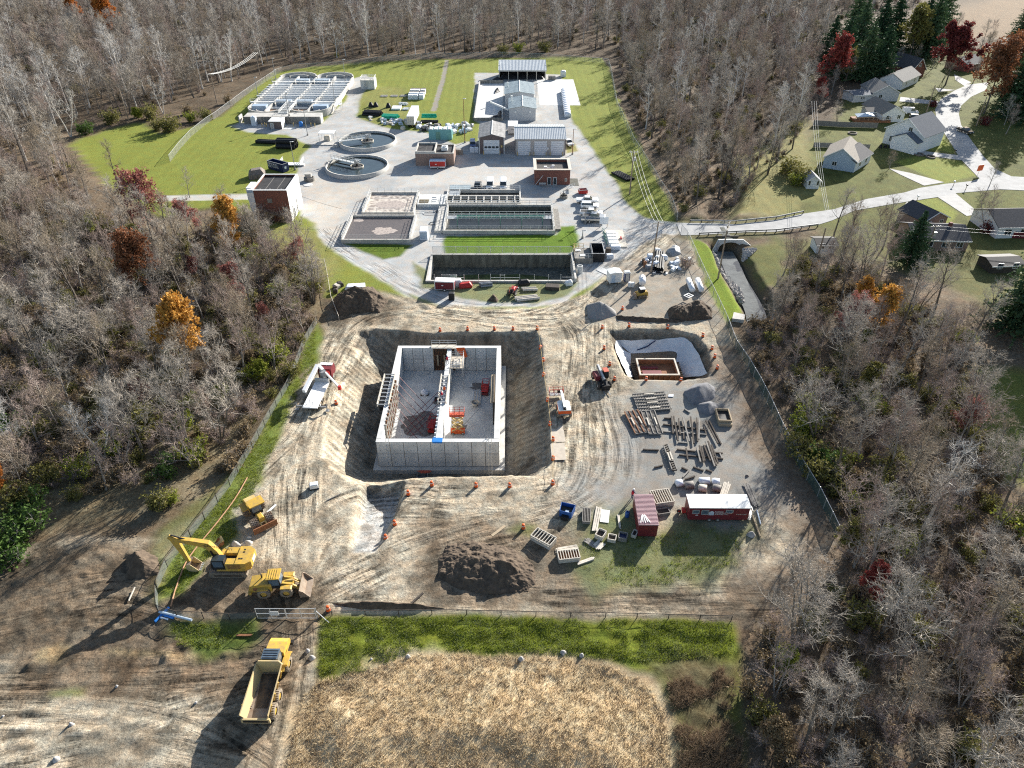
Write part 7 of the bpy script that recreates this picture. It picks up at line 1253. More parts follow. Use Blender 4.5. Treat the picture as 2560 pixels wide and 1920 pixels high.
mr=thing('concrete_ring','white upright concrete pipe ring beside the empty basin','pipe',(*g(r4,1840,1070)[:2],0));MB().lathe([(.62,0),(.62,1.7),(.46,1.7),(.46,.1)],n=18).build('ring','concrete_new',mr);block('paint_box','blue-white pallet load right of the black dumpster','pallet load',g(r5,505,590),1.7,1.3,.9,'plastic_white',.2,.2);block('dark_bin','dark bin between the racks and black dumpster','bin',g(r5,490,545),1.2,1.1,1.4,'wood_dark');junk(G(r3,(1130,1280),(1210,1290),(1220,1210),(1140,1200)),5,'pale log in the small pile at the lawn edge','logs at the lawn edge',['wood_pale','wood_dark'],.8,1.3)
for k,(x,y) in enumerate(((400,1090),(640,1060))): pass
pipes('pipes lying on the verge beside the plant drive',O,(1322,375),(1355,392),5,.3,'black',layers=1)
# ------------------------------------------------------------------ fences, gate, guard rails
def meshmat(n,c,a):
    m=bpy.data.materials.new(n);m.use_nodes=True;N=m.node_tree.nodes;L=m.node_tree.links;b=N['Principled BSDF'];b.inputs['Base Color'].default_value=(*c,1);b.inputs['Roughness'].default_value=.6
    nz=N.new('ShaderNodeTexNoise');nz.inputs['Scale'].default_value=.8;tc=N.new('ShaderNodeTexCoord');L.new(tc.outputs['Object'],nz.inputs[0]);mr_=N.new('ShaderNodeMapRange');mr_.inputs['From Min'].default_value=.3;mr_.inputs['From Max'].default_value=.7;mr_.inputs['To Min'].default_value=a*.75;mr_.inputs['To Max'].default_value=min(1,a*1.25);L.new(nz.outputs['Fac'],mr_.inputs['Value']);L.new(mr_.outputs[0],b.inputs['Alpha']);MATS[n]=m
meshmat('chainlink',(0.36,0.37,0.37),.22);meshmat('windscreen',(0.05,0.085,0.075),.80);meshmat('silt_grey',(0.24,0.27,0.26),.34)
def fence(label,pts,h=2.1,mm='chainlink',sp=3.6,post='galv',group=None,name='fence'):
    f=thing(name,label,'fence',(pts[0][0],pts[0][1],0),0,group);ox,oy=pts[0][0],pts[0][1];line=[]
    for a,b in zip(pts[:-1],pts[1:]):
        L=math.hypot(b[0]-a[0],b[1]-a[1]);k=max(1,round(L/sp));line+= [(a[0]+(b[0]-a[0])*i_/k,a[1]+(b[1]-a[1])*i_/k) for i_ in range(k)]
    line.append(pts[-1][:2]);q=[(x-ox,y-oy,zmin(x,y,.3)) for x,y in line];pm=MB().cyl((0,0,-.2),(0,0,h+.05),.055,n=6).mesh('post',[M(post)])
    for x,y,z in q: o=bpy.data.objects.new('post',pm);col.objects.link(o);o.parent=f;o.location=(x,y,z)
    for a,b in zip(q[:-1],q[1:]): MB().quad((a[0],a[1],a[2]+.03),(b[0],b[1],b[2]+.03),(b[0],b[1],b[2]+h-.05),(a[0],a[1],a[2]+h-.05)).build('mesh_panel',mm,f)
    MB().tube([(x,y,z+h) for x,y,z in q],.045,5).build('top_rail',post,f);return f
fence('curved chain-link fence round the left end of the plant lawn',[tuple(p) for p in G(r16,(1345,1280),(1420,1180),(1510,1080),(1620,990),(1760,890),(1950,745),(2080,660),(2185,590))]+G(r17,(480,210),(640,150))+G(r1,(760,215),(1150,195),(1450,160),(1800,130)),sp=3.8)
fence('chain-link fence along the dark woods behind the plant lawn',G(r1,(1800,130),(2100,115))+G(r2,(300,105),(900,95),(1500,110),(2130,160))+G(O,(1320,160),(1332,230),(1368,310),(1412,380),(1448,440),(1462,478)),h=2.2)
fence('chain-link fence between the stockyard and the creek-side turf',G(r5,(1240,330),(1300,400),(1400,620),(1500,850),(1600,1060),(1700,1280)),h=2.0,sp=3.2)
fence('dark green screened fence along the right edge of the site',G(r5,(1700,1280))+G(r14,(1985,350),(2100,520),(2200,690))+G(r13,(230,20),(330,240),(450,470),(600,720),(735,1010)),h=2.0,mm='windscreen',sp=3.0)
fence('grey screened fence along the wooded left edge of the site',G(r11,(880,100),(760,300),(680,520),(600,720),(440,980),(270,1280),(60,1640))+G(r10,(450,660),(180,1000),(70,1270),(75,1520)),h=1.5,mm='silt_grey',sp=3.0,post='wood_dark')
fence('low grey mesh fence running from the corner to the gate',G(r10,(75,1520),(300,1590),(600,1605),(900,1610),(1215,1600)),h=1.3,mm='silt_grey',sp=2.6,post='wood_dark');fence('thin wire fence along the top of the green bank',G(r20,(240,108),(700,100),(1500,115),(2080,128)),h=.9,sp=4.0,post='wood_dark')
fence('chain-link fence along the far wall of the empty basin',[(-18.6,155.2),(14,155.2)],h=2.0,sp=2.7);fence('old wooden fence line at the lawn edge beside the west wood',G(r3,(1030,970),(1060,1100),(1100,1350),(1180,1560)),h=1.1,sp=3,post='wood_pale')
gt=thing('mesh_gate','double steel mesh gate with white sign across the haul road','gate',(*g(r10,1215,1600)[:2],0),0);e_=Vector(g(r10,1900,1600))-Vector(g(r10,1215,1600));Lg=e_.length
for k in (0,1):
    xa,xb=Lg*k/2+.05,Lg*(k+1)/2-.05;lf_=MB().rail([(xa,0),(xb,0)],1.9,(xb-xa)/2,.045,2,z=.1).cyl((xa,0,.15),(xb,0,.15),.04,n=5).build('gate_frame','galv',gt);MB().quad((xa,0,.15),(xb,0,.15),(xb,0,1.95),(xa,0,1.95)).build('mesh_panel','chainlink',lf_)
B((1.7,-.06,.75,2.8,-.03,1.5)).build('sign','white',gt);MB().cyl((Lg+.1,0,0),(Lg+.1,0,2.1),.07,n=6).beam((Lg+.1,0,1.6),(Lg+1.6,-.6,.1),.08,.08).build('gate_post','galv',gt)
rl=smooth_line([g(r10,1100,-20)[:2],g(r10,960,220)[:2],g(r10,750,500)[:2],g(r10,430,900)[:2],g(r10,290,1230)[:2],g(r10,225,1470)[:2]],5);o=MB().tube([(x,y,zat(x,y)+.15) for x,y in rl],.09,6).build('silt_sock','red_orange');o.data.materials[0]=mat('sock_tan',(0.42,0.24,0.14),.8);tag(o,'long tan-orange tube lying on the grass beside the left fence','tube')
def guard(label,pts,h=.75):
    gq=thing('guard_rail',label,'guard rail',(pts[0][0],pts[0][1],0));ox,oy=pts[0];line=[]
    for a,b in zip(pts[:-1],pts[1:]): L=math.dist(a,b);k=max(1,round(L/2.6));line+=[(a[0]+(b[0]-a[0])*i_/k-ox,a[1]+(b[1]-a[1])*i_/k-oy) for i_ in range(k)]
    line.append((pts[-1][0]-ox,pts[-1][1]-oy))
    for x,y in line: MB().cb(x,y,-.8,.18,.18,.8+h).build('post','wood_dark',gq)
    m=MB();[m.beam((*a,h-.1),(*b,h-.1),.1,.34) for a,b in zip(line[:-1],line[1:])];m.build('beam','steel_grey',gq)
guard('dark guard rail on the near side of the culvert road',G(r5,(1425,365),(1900,340),(2212,328))+G(r7,(370,595)));guard('dark guard rail on the far side of the culvert road',G(r5,(1330,232),(1800,238),(2212,195))+G(r7,(240,478)))
# ------------------------------------------------------------------ culvert and creek
cvy=g(r5,1750,500,-1.6)[1];cxl,cxr=g(r5,1545,480,-1)[0],g(r5,1990,485,-1)[0];axl,axr=g(r5,1622,500,-1.6)[0],g(r5,1850,500,-1.6)[0];cu=thing('culvert','white concrete arch culvert with wing walls under the road','culvert',((axl+axr)/2,cvy,0));aw=(axr-axl)/2;wl2=cxl-(axl+axr)/2;wr2=cxr-(axl+axr)/2;N_=20;arch=[(-aw*math.cos(math.pi*k/N_),-1.9+2.0*math.sin(math.pi*k/N_)**.8) for k in range(N_+1)];top=[(-aw-1.2,-1.9)]+[(-aw*1.12+2*aw*1.12*k/(N_-2),.75) for k in range(N_-1)]+[(aw+1.2,-1.9)]
m=MB();[m._add([(a[0],0,a[1]),(b[0],0,b[1]),(d[0],0,d[1]),(c_[0],0,c_[1]),(a[0],.5,a[1]),(b[0],.5,b[1]),(d[0],.5,d[1]),(c_[0],.5,c_[1])],[(0,1,2,3),(3,2,6,7),(4,7,6,5),(0,4,5,1)]) for a,b,c_,d in zip(arch[:-1],arch[1:],top[:-1],top[1:])];m.build('headwall','concrete_new',cu)
for s,w_ in ((-1,wl2),(1,wr2)): m=MB();m._add([(s*aw*1.0,0,-2.6),(s*aw*1.12,0,.75),(w_,-2.2,-.9),(w_,-2.2,-2.6),(s*aw*1.0,.4,-2.6),(s*aw*1.12,.4,.75),(w_,-1.8,-.9),(w_,-1.8,-2.6)],[(0,1,2,3),(7,6,5,4),(1,5,6,2),(3,2,6,7)]);m.build('wing_wall','concrete_new',cu)
m=MB();[m._add([(a[0],.5,a[1]),(b[0],.5,b[1]),(b[0],9,b[1]),(a[0],9,a[1])],[(0,1,2,3)]) for a,b in zip(arch[:-1],arch[1:])];m._add([(-aw,.45,-2.4),(aw,.45,-2.4),(aw,.45,.1),(-aw,.45,.1)],[]);m.build('barrel','concrete_dark',cu);B((-aw,3.2,-2.3,aw,3.4,.3)).build('interior_shade','black',cu)  # black sheet across the barrel paints the darkness inside
cl=[p for p in creek_l];m=MB();L_=[];
for i_,p in enumerate(cl):
    a=Vector(cl[max(i_-1,0)]);b=Vector(cl[min(i_+1,len(cl)-1)]);d=(b-a).normalized();n_=Vector((-d.y,d.x))*2.1;L_+= [(p[0]+n_.x,p[1]+n_.y,-1.75),(p[0]-n_.x,p[1]-n_.y,-1.75)]
m._add(L_,[(2*i_,2*i_+1,2*i_+3,2*i_+2) for i_ in range(len(cl)-1)]);o=m.build('creek_water','water_creek');o['kind']='structure'
# ------------------------------------------------------------------ poles, lamps, wires
def pole(label,base_,top_v,arm=0,rot=0.0,trans=False,lean=(0,0),group=None):
    h=hgt(base_[1],top_v);t_=thing('utility_pole',label,'utility pole',(base_[0],base_[1],zat(base_[0],base_[1])-.1),rot,group);MB().cyl((0,0,-.3),(lean[0],lean[1],h),.2,.13,9).build('mast','pole_wood',t_);tp=Vector((lean[0],lean[1],h))
    for k in range(arm):
        z=h-.35-.9*k;cz=B((lean[0]-1.2,lean[1]-.14-.1*k,z-.07,lean[0]+1.2,lean[1]-.01,z+.07)).build('crossarm','wood_pale',t_)
        for x in (-1.1,-.55,.55,1.1): MB().cyl((lean[0]+x,lean[1]-.08,z+.07),(lean[0]+x,lean[1]-.08,z+.3),.07,n=6).build('insulator','white',cz)
    if trans: MB().cyl((lean[0]+.4,lean[1]-.3,h-2.6),(lean[0]+.4,lean[1]-.3,h-1.6),.28,n=10).build('transformer','galv',t_)
    return (base_[0]+math.cos(rot)*lean[0],base_[1]+lean[1],h)
pA=pole('leaning wooden power pole with crossarm in the stock heap',P(1627,681),553,1,0,lean=(.3,0));pB=pole('wooden power pole with short crossarm beside the creek',P(1794.7,697),556,2,R(60));pC=pole('pale power pole beside the tan house drive',P(2313.7,288),212,0)
pD=pole('wooden power pole in the brush at the lawn edge, nearest the west wood',P(*r16(1022,968)),r16(0,720)[1]);pE=pole('wooden power pole at the left chain-link fence',P(*r16(1715,815)),r16(0,580)[1],1);pF=pole('wooden power pole at the wood edge behind the oxidation ditch',P(*r16(2053,590)),r16(0,410)[1],1);pG=pole('power pole with transformer on the verge right of the garage',P(*O(1360,420)),O(0,325)[1],1,0,True);pH=pole('power pole with transformer in front of the dark-roofed house',P(*r7(1335,830)),r7(0,575)[1],1,0,True);pI=pole('pale pole under the rust tree beside the curved street',P(*r6(1785,910)),r6(0,650)[1]);pJ=pole('thin dark pole against the far woods behind the stockpiles',P(*O(884,122)),O(0,62)[1]);pK=pole('bare pole standing on the lawn left of the small shed',P(*r7(375,860)),r7(0,600)[1])
def wire(label,a,b,sag,rad=.035,m_='galv',n=14,group='overhead wires'):
    a,b=Vector(a),Vector(b);pts=[a.lerp(b,k/n)-Vector((0,0,sag*4*(k/n)*(1-k/n))) for k in range(n+1)];o=MB().tube([tuple(p) for p in pts],rad,5).build('power_line',m_);tag(o,label,'wire',group)
for k in range(3): dx=(-.9,0,.9)[k];wire('wire of the bright span from the fence pole to the pole behind the ditch',(pE[0]+dx,pE[1],pE[2]-.2),(pF[0]+dx,pF[1],pF[2]-.2),1.6,.045,'white',group='wires behind the oxidation ditch');wire('wire of the span from the stock-heap pole to the verge pole',(pA[0]+dx,pA[1],pA[2]),(pG[0]+dx,pG[1],pG[2]),1.4,.03,group='wires over the plant drive');wire('wire of the span from the stock-heap pole to the creek pole',(pA[0],pA[1]+dx*.5,pA[2]),(pB[0],pB[1]+dx*.5,pB[2]),.5,.025,group='wires by the creek')
for k in range(3): dx=(-.8,0,.8)[k];q0=(P(*r6(290,900))[0]*.97+dx,P(*r6(290,900))[1]*.97,10);q1=(P(*r7(378,800))[0]+dx*.5,P(*r7(378,800))[1],9.0);wire('wire of the bright span running down past the small shed',q0,q1,1.8,.03,'galv',group='wires beside the small shed')
for k in range(2): wire('wire of the span crossing the back lawns to the frame edge',(pH[0],pH[1],pH[2]-.3-.8*k),(pH[0]+70,pH[1]-6,pH[2]-1-.8*k),1.0,.03,'steel_grey',group='wires over the back lawns')
wire('thin guy wire from the brick building to the gravel drive',(-57,180,5.5),(*g(r3,1220,530)[:2],3.0),.3,.03,'black');
LP=[(r1,(355,525),(330,300),'left of the oxidation ditch'),(r1,(530,320),(510,105),'at the far left corner of the oxidation ditch'),(r1,(1250,380),(1215,118),'at the far right corner of the oxidation ditch'),(r1,(1135,545),(1110,330),'inside the right lane of the oxidation ditch'),(r1,(668,695),(640,470),'rising from the front deck of the oxidation ditch'),(r1,(857,895),(825,640),'on the gravel before the small brown hut'),(r1,(730,1250),(690,960),'beside the navy dumpster'),(r2,(665,970),(655,520),'among the white bundles'),(r2,(1765,1090),(1785,830),'right of the three-bay garage'),(r2,(1390,620),(1400,365),'right of the grey buildings'),(r4,(1895,575),(1897,395),'beside the silver pickup'),(r4,(1868,720),(1872,640),'short one at the gravel edge beside the racks')]
for r_,b_,t_,lab in LP:
    q=P(*r_(*b_));h=hgt(q[1],r_(*t_)[1]);z=2.4 if 'inside' in lab or 'front deck' in lab else 0
    if z: q=P(*r_(*b_),z);h=hgt(q[1],r_(*t_)[1])-z
    l=thing('lamp_post','steel lamp post '+lab,'lamp post',(q[0],q[1],z),0,'yard lamp posts');dk_='among' in lab or 'three-bay' in lab;MB().cyl((0,0,0),(0,0,h),.14,.08,8).build('mast','steel_grey' if not dk_ else 'rust',l);MB().cyl((0,0,0),(0,0,.5),.3,.28,10).build('base','concrete_old',l);MB().cb(.35,0,h-.05,1.0,.35,.16,bev=.05).build('lamp_head','galv',l)
# ------------------------------------------------------------------ houses along the street
def house(label,r_,a,b,depth,h,pk,ridge,roof,wall,wins=(),name='house',wing=None,chim=False,cat='house',doors=()):
    A,B_=g(r_,*a),g(r_,*b);W=math.dist(A[:2],B_[:2]);t_=thing(name,label,cat,(A[0],A[1],0),ang(A,B_));walls(W,depth,h,.25,gable=('y',pk) if ridge=='y' else ('x',pk,.5)).build('wall',wall,t_)
    if ridge=='y':
        s_=(pk-h)/(W/2)
        for xa in (-.45,W+.45): m=MB();slab_roof(m,(xa,-.4,h-s_*.45),(W/2,-.4,pk),(W/2,depth+.4,pk),(xa,depth+.4,h-s_*.45),.16);m.build('roof',roof,t_)
        MB().beam((-.45,-.44,h-s_*.45+.05),(W/2,-.44,pk+.08),.06,.22).beam((W/2,-.44,pk+.08),(W+.45,-.44,h-s_*.45+.05),.06,.22).build('fascia','white',t_)
    else:
        s_=(pk-h)/(depth/2)
        for ya in (-.45,depth+.45): m=MB();slab_roof(m,(-.4,ya,h-s_*.45),(W+.4,ya,h-s_*.45),(W+.4,depth/2,pk),(-.4,depth/2,pk),.16);m.build('roof',roof,t_)
        B((-.4,-.52,h-s_*.45-.12,W+.4,-.46,h-s_*.45+.15)).build('fascia','white',t_)
    for x,z,w_,hh in (wins or ((.25,1.1,1.1,1.2),(.75,1.1,1.1,1.2))): wn_=window(t_,x*W-w_/2,x*W+w_/2,z,z+hh);B((x*W-.04,-.075,z,x*W+.04,-.052,z+hh)).build('mullion','white',wn_)
    for x,w_ in doors: door(t_,x*W-w_/2,x*W+w_/2,2.1,panels=3)
    if chim: B((W*.7,depth*.4,h,W*.7+.7,depth*.4+.7,pk+.8)).build('chimney','brick',t_)
    if wing:
        x0_,x1_,d_,h_,p_=wing;m=B((x0_*W,-d_,-.2,x1_*W,-.004,h_));m.build('wing',wall,t_);c_=(x0_+x1_)/2*W
        for xa in (x0_*W-.3,x1_*W+.3): m=MB();slab_roof(m,(xa,-d_-.3,h_-.15),(c_,-d_-.3,p_),(c_,-.02,p_),(xa,-.02,h_-.15),.14);m.build('wing_roof',roof,t_)
        MB().extr([(x0_*W,h_),(x1_*W,h_),(c_,p_)],-d_,-d_+.1).build('wing_gable',wall,t_)
    return t_
house('pale blue house with grey hip-like roof nearest the small shed',r6,(410,1280),(690,1325),13,3.4,6.4,'y','shingle_tan','siding_blue',((.35,1.2,1.2,1.1),));house('white porch wing with dark roof beside the pale blue house',r6,(690,1325),(830,1235),9,3.0,5.0,'x','shingle_dark','siding_white',((.3,1.0,1.4,1.2),(.7,1.0,1.4,1.2)))
house('large white gabled house with blue-grey roof and front wing',r6,(945,1060),(1275,1150),13,5.0,9.2,'y','shingle_blue','siding_white',((.62,5.6,1.1,1.2),(.2,1.2,1.0,1.6)),wing=(.34,1.0,3.2,3.6,5.6));house('low tan-roofed house with a tarped deck behind the large white house',r6,(935,880),(1130,870),13,3.0,5.4,'y','shingle_tan','siding_white');house('small tan-roofed lean-to of the low tan house',r6,(800,850),(930,850),5,2.6,3.4,'x','shingle_tan','siding_grey')
house('grey ranch house with white-sunlit roof and rear extension',r6,(850,690),(1080,690),12,3.2,5.8,'y','shingle_grey','siding_grey',((.3,1.3,1.2,1.2),));house('low rear extension of the grey ranch house',r6,(680,700),(848,690),7,2.6,3.2,'x','shingle_blue','siding_grey',((.5,1.2,1.8,.5),));house('white cottage with dark grey roof beside the evergreens',r6,(1110,590),(1262,520),9,3.2,5.6,'x','shingle_grey','siding_white',((.25,1.1,1.1,1.2),(.75,1.1,1.3,1.2)))
house('dark brick house with steep dark roof behind the white cottage',r6,(1200,480),(1310,470),14,3.4,7.4,'y','shingle_dark','brick',((.5,4.2,1.0,1.2),));house('dark-roofed house half hidden behind the maroon tree',r6,(1690,430),(1830,400),10,3.0,5.2,'x','shingle_dark','brick');house('long dark-roofed house behind the bare trees by the power pole',r7,(1200,800),(1690,815),9.5,2.8,4.6,'x','shingle_dark','brick_tan',((.3,1.0,1.6,1.2),(.6,1.0,1.6,1.2),(.85,1.0,1.4,1.2)),chim=True);house('hip-roofed brown garage wing behind the long dark-roofed house',r7,(1290,640),(1500,600),8,2.8,4.6,'y','shingle_dark','brick_tan');house('dark-roofed house with patio at the right picture edge',r7,(1950,700),(2420,690),11,3.0,5.2,'x','shingle_dark','siding_white',((.2,1.0,1.6,1.3),(.5,1.0,1.6,1.3)))
house('small white garden shed beside the overhead wires',r6,(268,1470),(378,1472),4.5,2.4,3.7,'y','roof_weathered','siding_white',name='garden_shed',cat='shed',doors=((.5,1.4),));house('low dark shed at the right edge beyond the pines',r7,(1905,1010),(2180,1000),5,1.9,2.6,'x','roof_black','wood_dark',name='garden_shed',cat='shed');house('white-fronted dark shed among bare trunks below the road',r7,(352,830),(520,830),4,2.2,2.8,'x','roof_black','siding_white',name='garden_shed',cat='shed')
A=g(r6,700,880);dk2=thing('deck','red-brown timber deck with pale blue tarp behind the tan house','deck',(A[0],A[1],0),R(-2));B((0,0,0,12.5,5,.8)).build('platform','rust',dk2);MB().rail([(0,0),(12.4,0),(12.4,4.9)],1.0,1.5,.06,2,z=.8).build('railing','wood',dk2);MB()._add([(1,1,1.6),(7,1.2,2.0),(7.4,4.6,2.3),(1.2,4.8,1.8),(4,2.6,2.7)],[(0,1,4),(1,2,4),(2,3,4),(3,0,4)]).build('tarp','blue_white',dk2)
fence('grey board fence behind the lawn of the large white house',G(r6,(330,905),(560,920),(900,930)),h=1.8,mm='wood_grey',sp=2.6,post='wood_grey');fence('weathered board fence behind the pale blue house',G(r6,(330,1100),(620,1110),(830,1120)),h=1.6,mm='wood_grey',sp=2.6,post='wood_grey');fence('maroon board fence of the patio at the right picture edge',G(r7,(1990,690),(2150,700),(2300,700)),h=1.7,mm='maroon',sp=2.6,post='wood_dark')
A=g(r6,1800,1345);t_=thing('road_sign','bright orange road sign standing at the street junction','sign',(A[0],A[1],0),R(20));B((-.04,0,0,.04,.06,3.0)).build('post','galv',t_);B((-1.1,-.05,1.2,1.1,-.01,3.0)).build('panel','orange',t_)
for k,(x,y) in enumerate(((1275,1168),(1378,1188),(682,978))): o=MB().lathe([(1.5,0),(1.5,.4),(1.2,.4),(1.2,.1)],n=18).build('planter_ring','stone_dark');o.location=(*g(r6,x,y)[:2],0);tag(o,['stone planter ring left of its twin by the white house drive','stone planter ring right of its twin by the white house drive','stone fire ring on the lawn behind the white house'][k],'planter')
for k,(r_,x,y) in enumerate(((r6,1590,1145),(r6,1580,1425),(r7,1690,245),(r7,1255,345))): t_=thing('mailbox','mailbox on a post '+['beside the white house drive','on the verge at the road bend','beside the lower drive mouth','at the verge before the mown lawn'][k],'mailbox',(*g(r_,x,y+20)[:2],0));B((-.06,-.06,0,.06,.06,1.2)).build('post','wood',t_);MB().cb(0,0,1.201,.35,.6,.35,bev=.1).build('box','white' if k%2 else 'black',t_)
for k in range(3): o=MB().lathe([(.5,0),(.45,.8),(.3,.95)],n=10).build('patio_pot','black');o.location=(*g(r6,930+42*k,1105)[:2],0);tag(o,'black covered planter '+['leftmost','middle','rightmost'][k]+' on the white house patio','planter')
# ------------------------------------------------------------------ trees and brush
def leafmat(name,c,c2,trans=0.25):
    m=mat(name,c,0.7,var=0.3,scale=0.9,c2=c2,spec=0.15)
    nt=m.node_tree;N=nt.nodes;L=nt.links;b=N['Principled BSDF'];out=N['Material Output']
    tr=N.new('ShaderNodeBsdfTranslucent');mx=N.new('ShaderNodeMixShader');mx.inputs[0].default_value=trans
    src=b.inputs['Base Color'].links[0].from_socket;L.new(src,tr.inputs[0]);L.new(b.outputs[0],mx.inputs[1]);L.new(tr.outputs[0],mx.inputs[2]);L.new(mx.outputs[0],out.inputs[0]);return m
mat('bark_grey',(0.29,0.265,0.235),0.95,var=0.25,scale=1.0);mat('bark_dark',(0.13,0.113,0.095),0.95,var=0.3,scale=1.0);mat('bark_pale',(0.56,0.53,0.49),0.9,var=0.2,scale=1.2)
mat('twig_grey',(0.39,0.35,0.30),0.95,var=0.25,scale=0.35);mat('twig_red',(0.36,0.285,0.245),0.95,var=0.25,scale=0.35);mat('twig_brown',(0.32,0.265,0.20),0.95,var=0.3,scale=0.35);mat('twig_pale',(0.52,0.495,0.46),0.95,var=0.2,scale=0.35)
leafmat('leaf_orange',(0.50,0.19,0.035),(0.33,0.115,0.03));leafmat('leaf_gold',(0.62,0.35,0.08),(0.46,0.23,0.05));leafmat('leaf_red',(0.34,0.075,0.06),(0.20,0.045,0.04))
leafmat('leaf_maroon',(0.20,0.045,0.04),(0.12,0.03,0.03));leafmat('leaf_rust',(0.30,0.13,0.06),(0.20,0.085,0.045));leafmat('leaf_lime',(0.27,0.29,0.035),(0.15,0.18,0.03))
leafmat('leaf_green',(0.10,0.165,0.035),(0.055,0.10,0.025));leafmat('leaf_olive',(0.24,0.225,0.06),(0.14,0.13,0.045));leafmat('leaf_brown',(0.27,0.20,0.11),(0.17,0.125,0.075));leafmat('leaf_pink',(0.38,0.15,0.125),(0.26,0.11,0.09))
leafmat('needle',(0.055,0.105,0.045),(0.03,0.062,0.032),.1);leafmat('needle_pale',(0.10,0.16,0.07),(0.06,0.10,0.05),.1);leafmat('straw',(0.78,0.66,0.46),(0.60,0.47,0.29),.45);leafmat('blade',(0.32,0.36,0.05),(0.17,0.22,0.028),.4)
leafmat('blade_pale',(0.38,0.40,0.24),(0.22,0.26,0.11),.2);leafmat('stalk',(0.34,0.25,0.16),(0.20,0.145,0.10),.2)

class TM:                                             # fast triangle collector (numpy friendly)
    def __init__(s): s.v=[];s.f=[]
    def cone(s,p,q,r,n=3):
        d=q - p;L=np.linalg.norm(d)
        if L < 1e-5: return
        d=d / L;a=np.cross(d,(0.31,0.52,0.79));a /= np.linalg.norm(a);b=np.cross(d,a);o=len(s.v)
        for k in range(n):
            t=6.2832 * k / n;s.v.append(p + (a*math.cos(t) + b*math.sin(t))*r)
        s.v.append(q)
        for k in range(n): s.f.append((o+k,o+(k+1) % n,o+n))
    def tube(s,pts,rs,n=5):
        o=len(s.v);m=len(pts)
        for i,p in enumerate(pts):
            d=pts[min(i+1,m-1)] - pts[max(i-1,0)];d=d/(np.linalg.norm(d)+1e-9)
            a=np.cross(d,(0.31,0.82,0.09) if abs(d[1]) < .9 else (1,0,0));a /= np.linalg.norm(a)+1e-9;b=np.cross(d,a)
            for k in range(n):
                t=6.2832*k/n;s.v.append(p + (a*math.cos(t)+b*math.sin(t))*rs[i])
        for i in range(m-1):
            for k in range(n):
                A=o+i*n+k;Bq=o+i*n+(k+1) % n;s.f.append((A,Bq,Bq+n,A+n))
    def leaf(s,p,sz,rg,flat=0.0):
        a=rg.normal(size=3);a /= np.linalg.norm(a);u=rg.normal(size=3);u[2] *= (1-flat)
        a[2] *= (1 - .5*flat);b=np.cross(a,u);b /= np.linalg.norm(b)+1e-9;o=len(s.v)
        s.v += [p - a*sz*.5,p + b*sz*.35,p + a*sz*.6,p - b*sz*.35];s.f.append((o,o+1,o+2,o+3))
    def mesh(s,name,m):
        me=bpy.data.meshes.new(name);me.from_pydata([tuple(q) for q in s.v],[],s.f);me.materials.append(M(m));me.update();return me
def wander(p,d,L,n,bend,rg,up=0.0):
    pts=[np.array(p,float)];d=np.array(d,float);d /= np.linalg.norm(d)
    for i in range(n):
        d=d + rg.normal(size=3)*bend + np.array((0,0,up));d /= np.linalg.norm(d);pts.append(pts[-1] + d*L/n)
    return pts
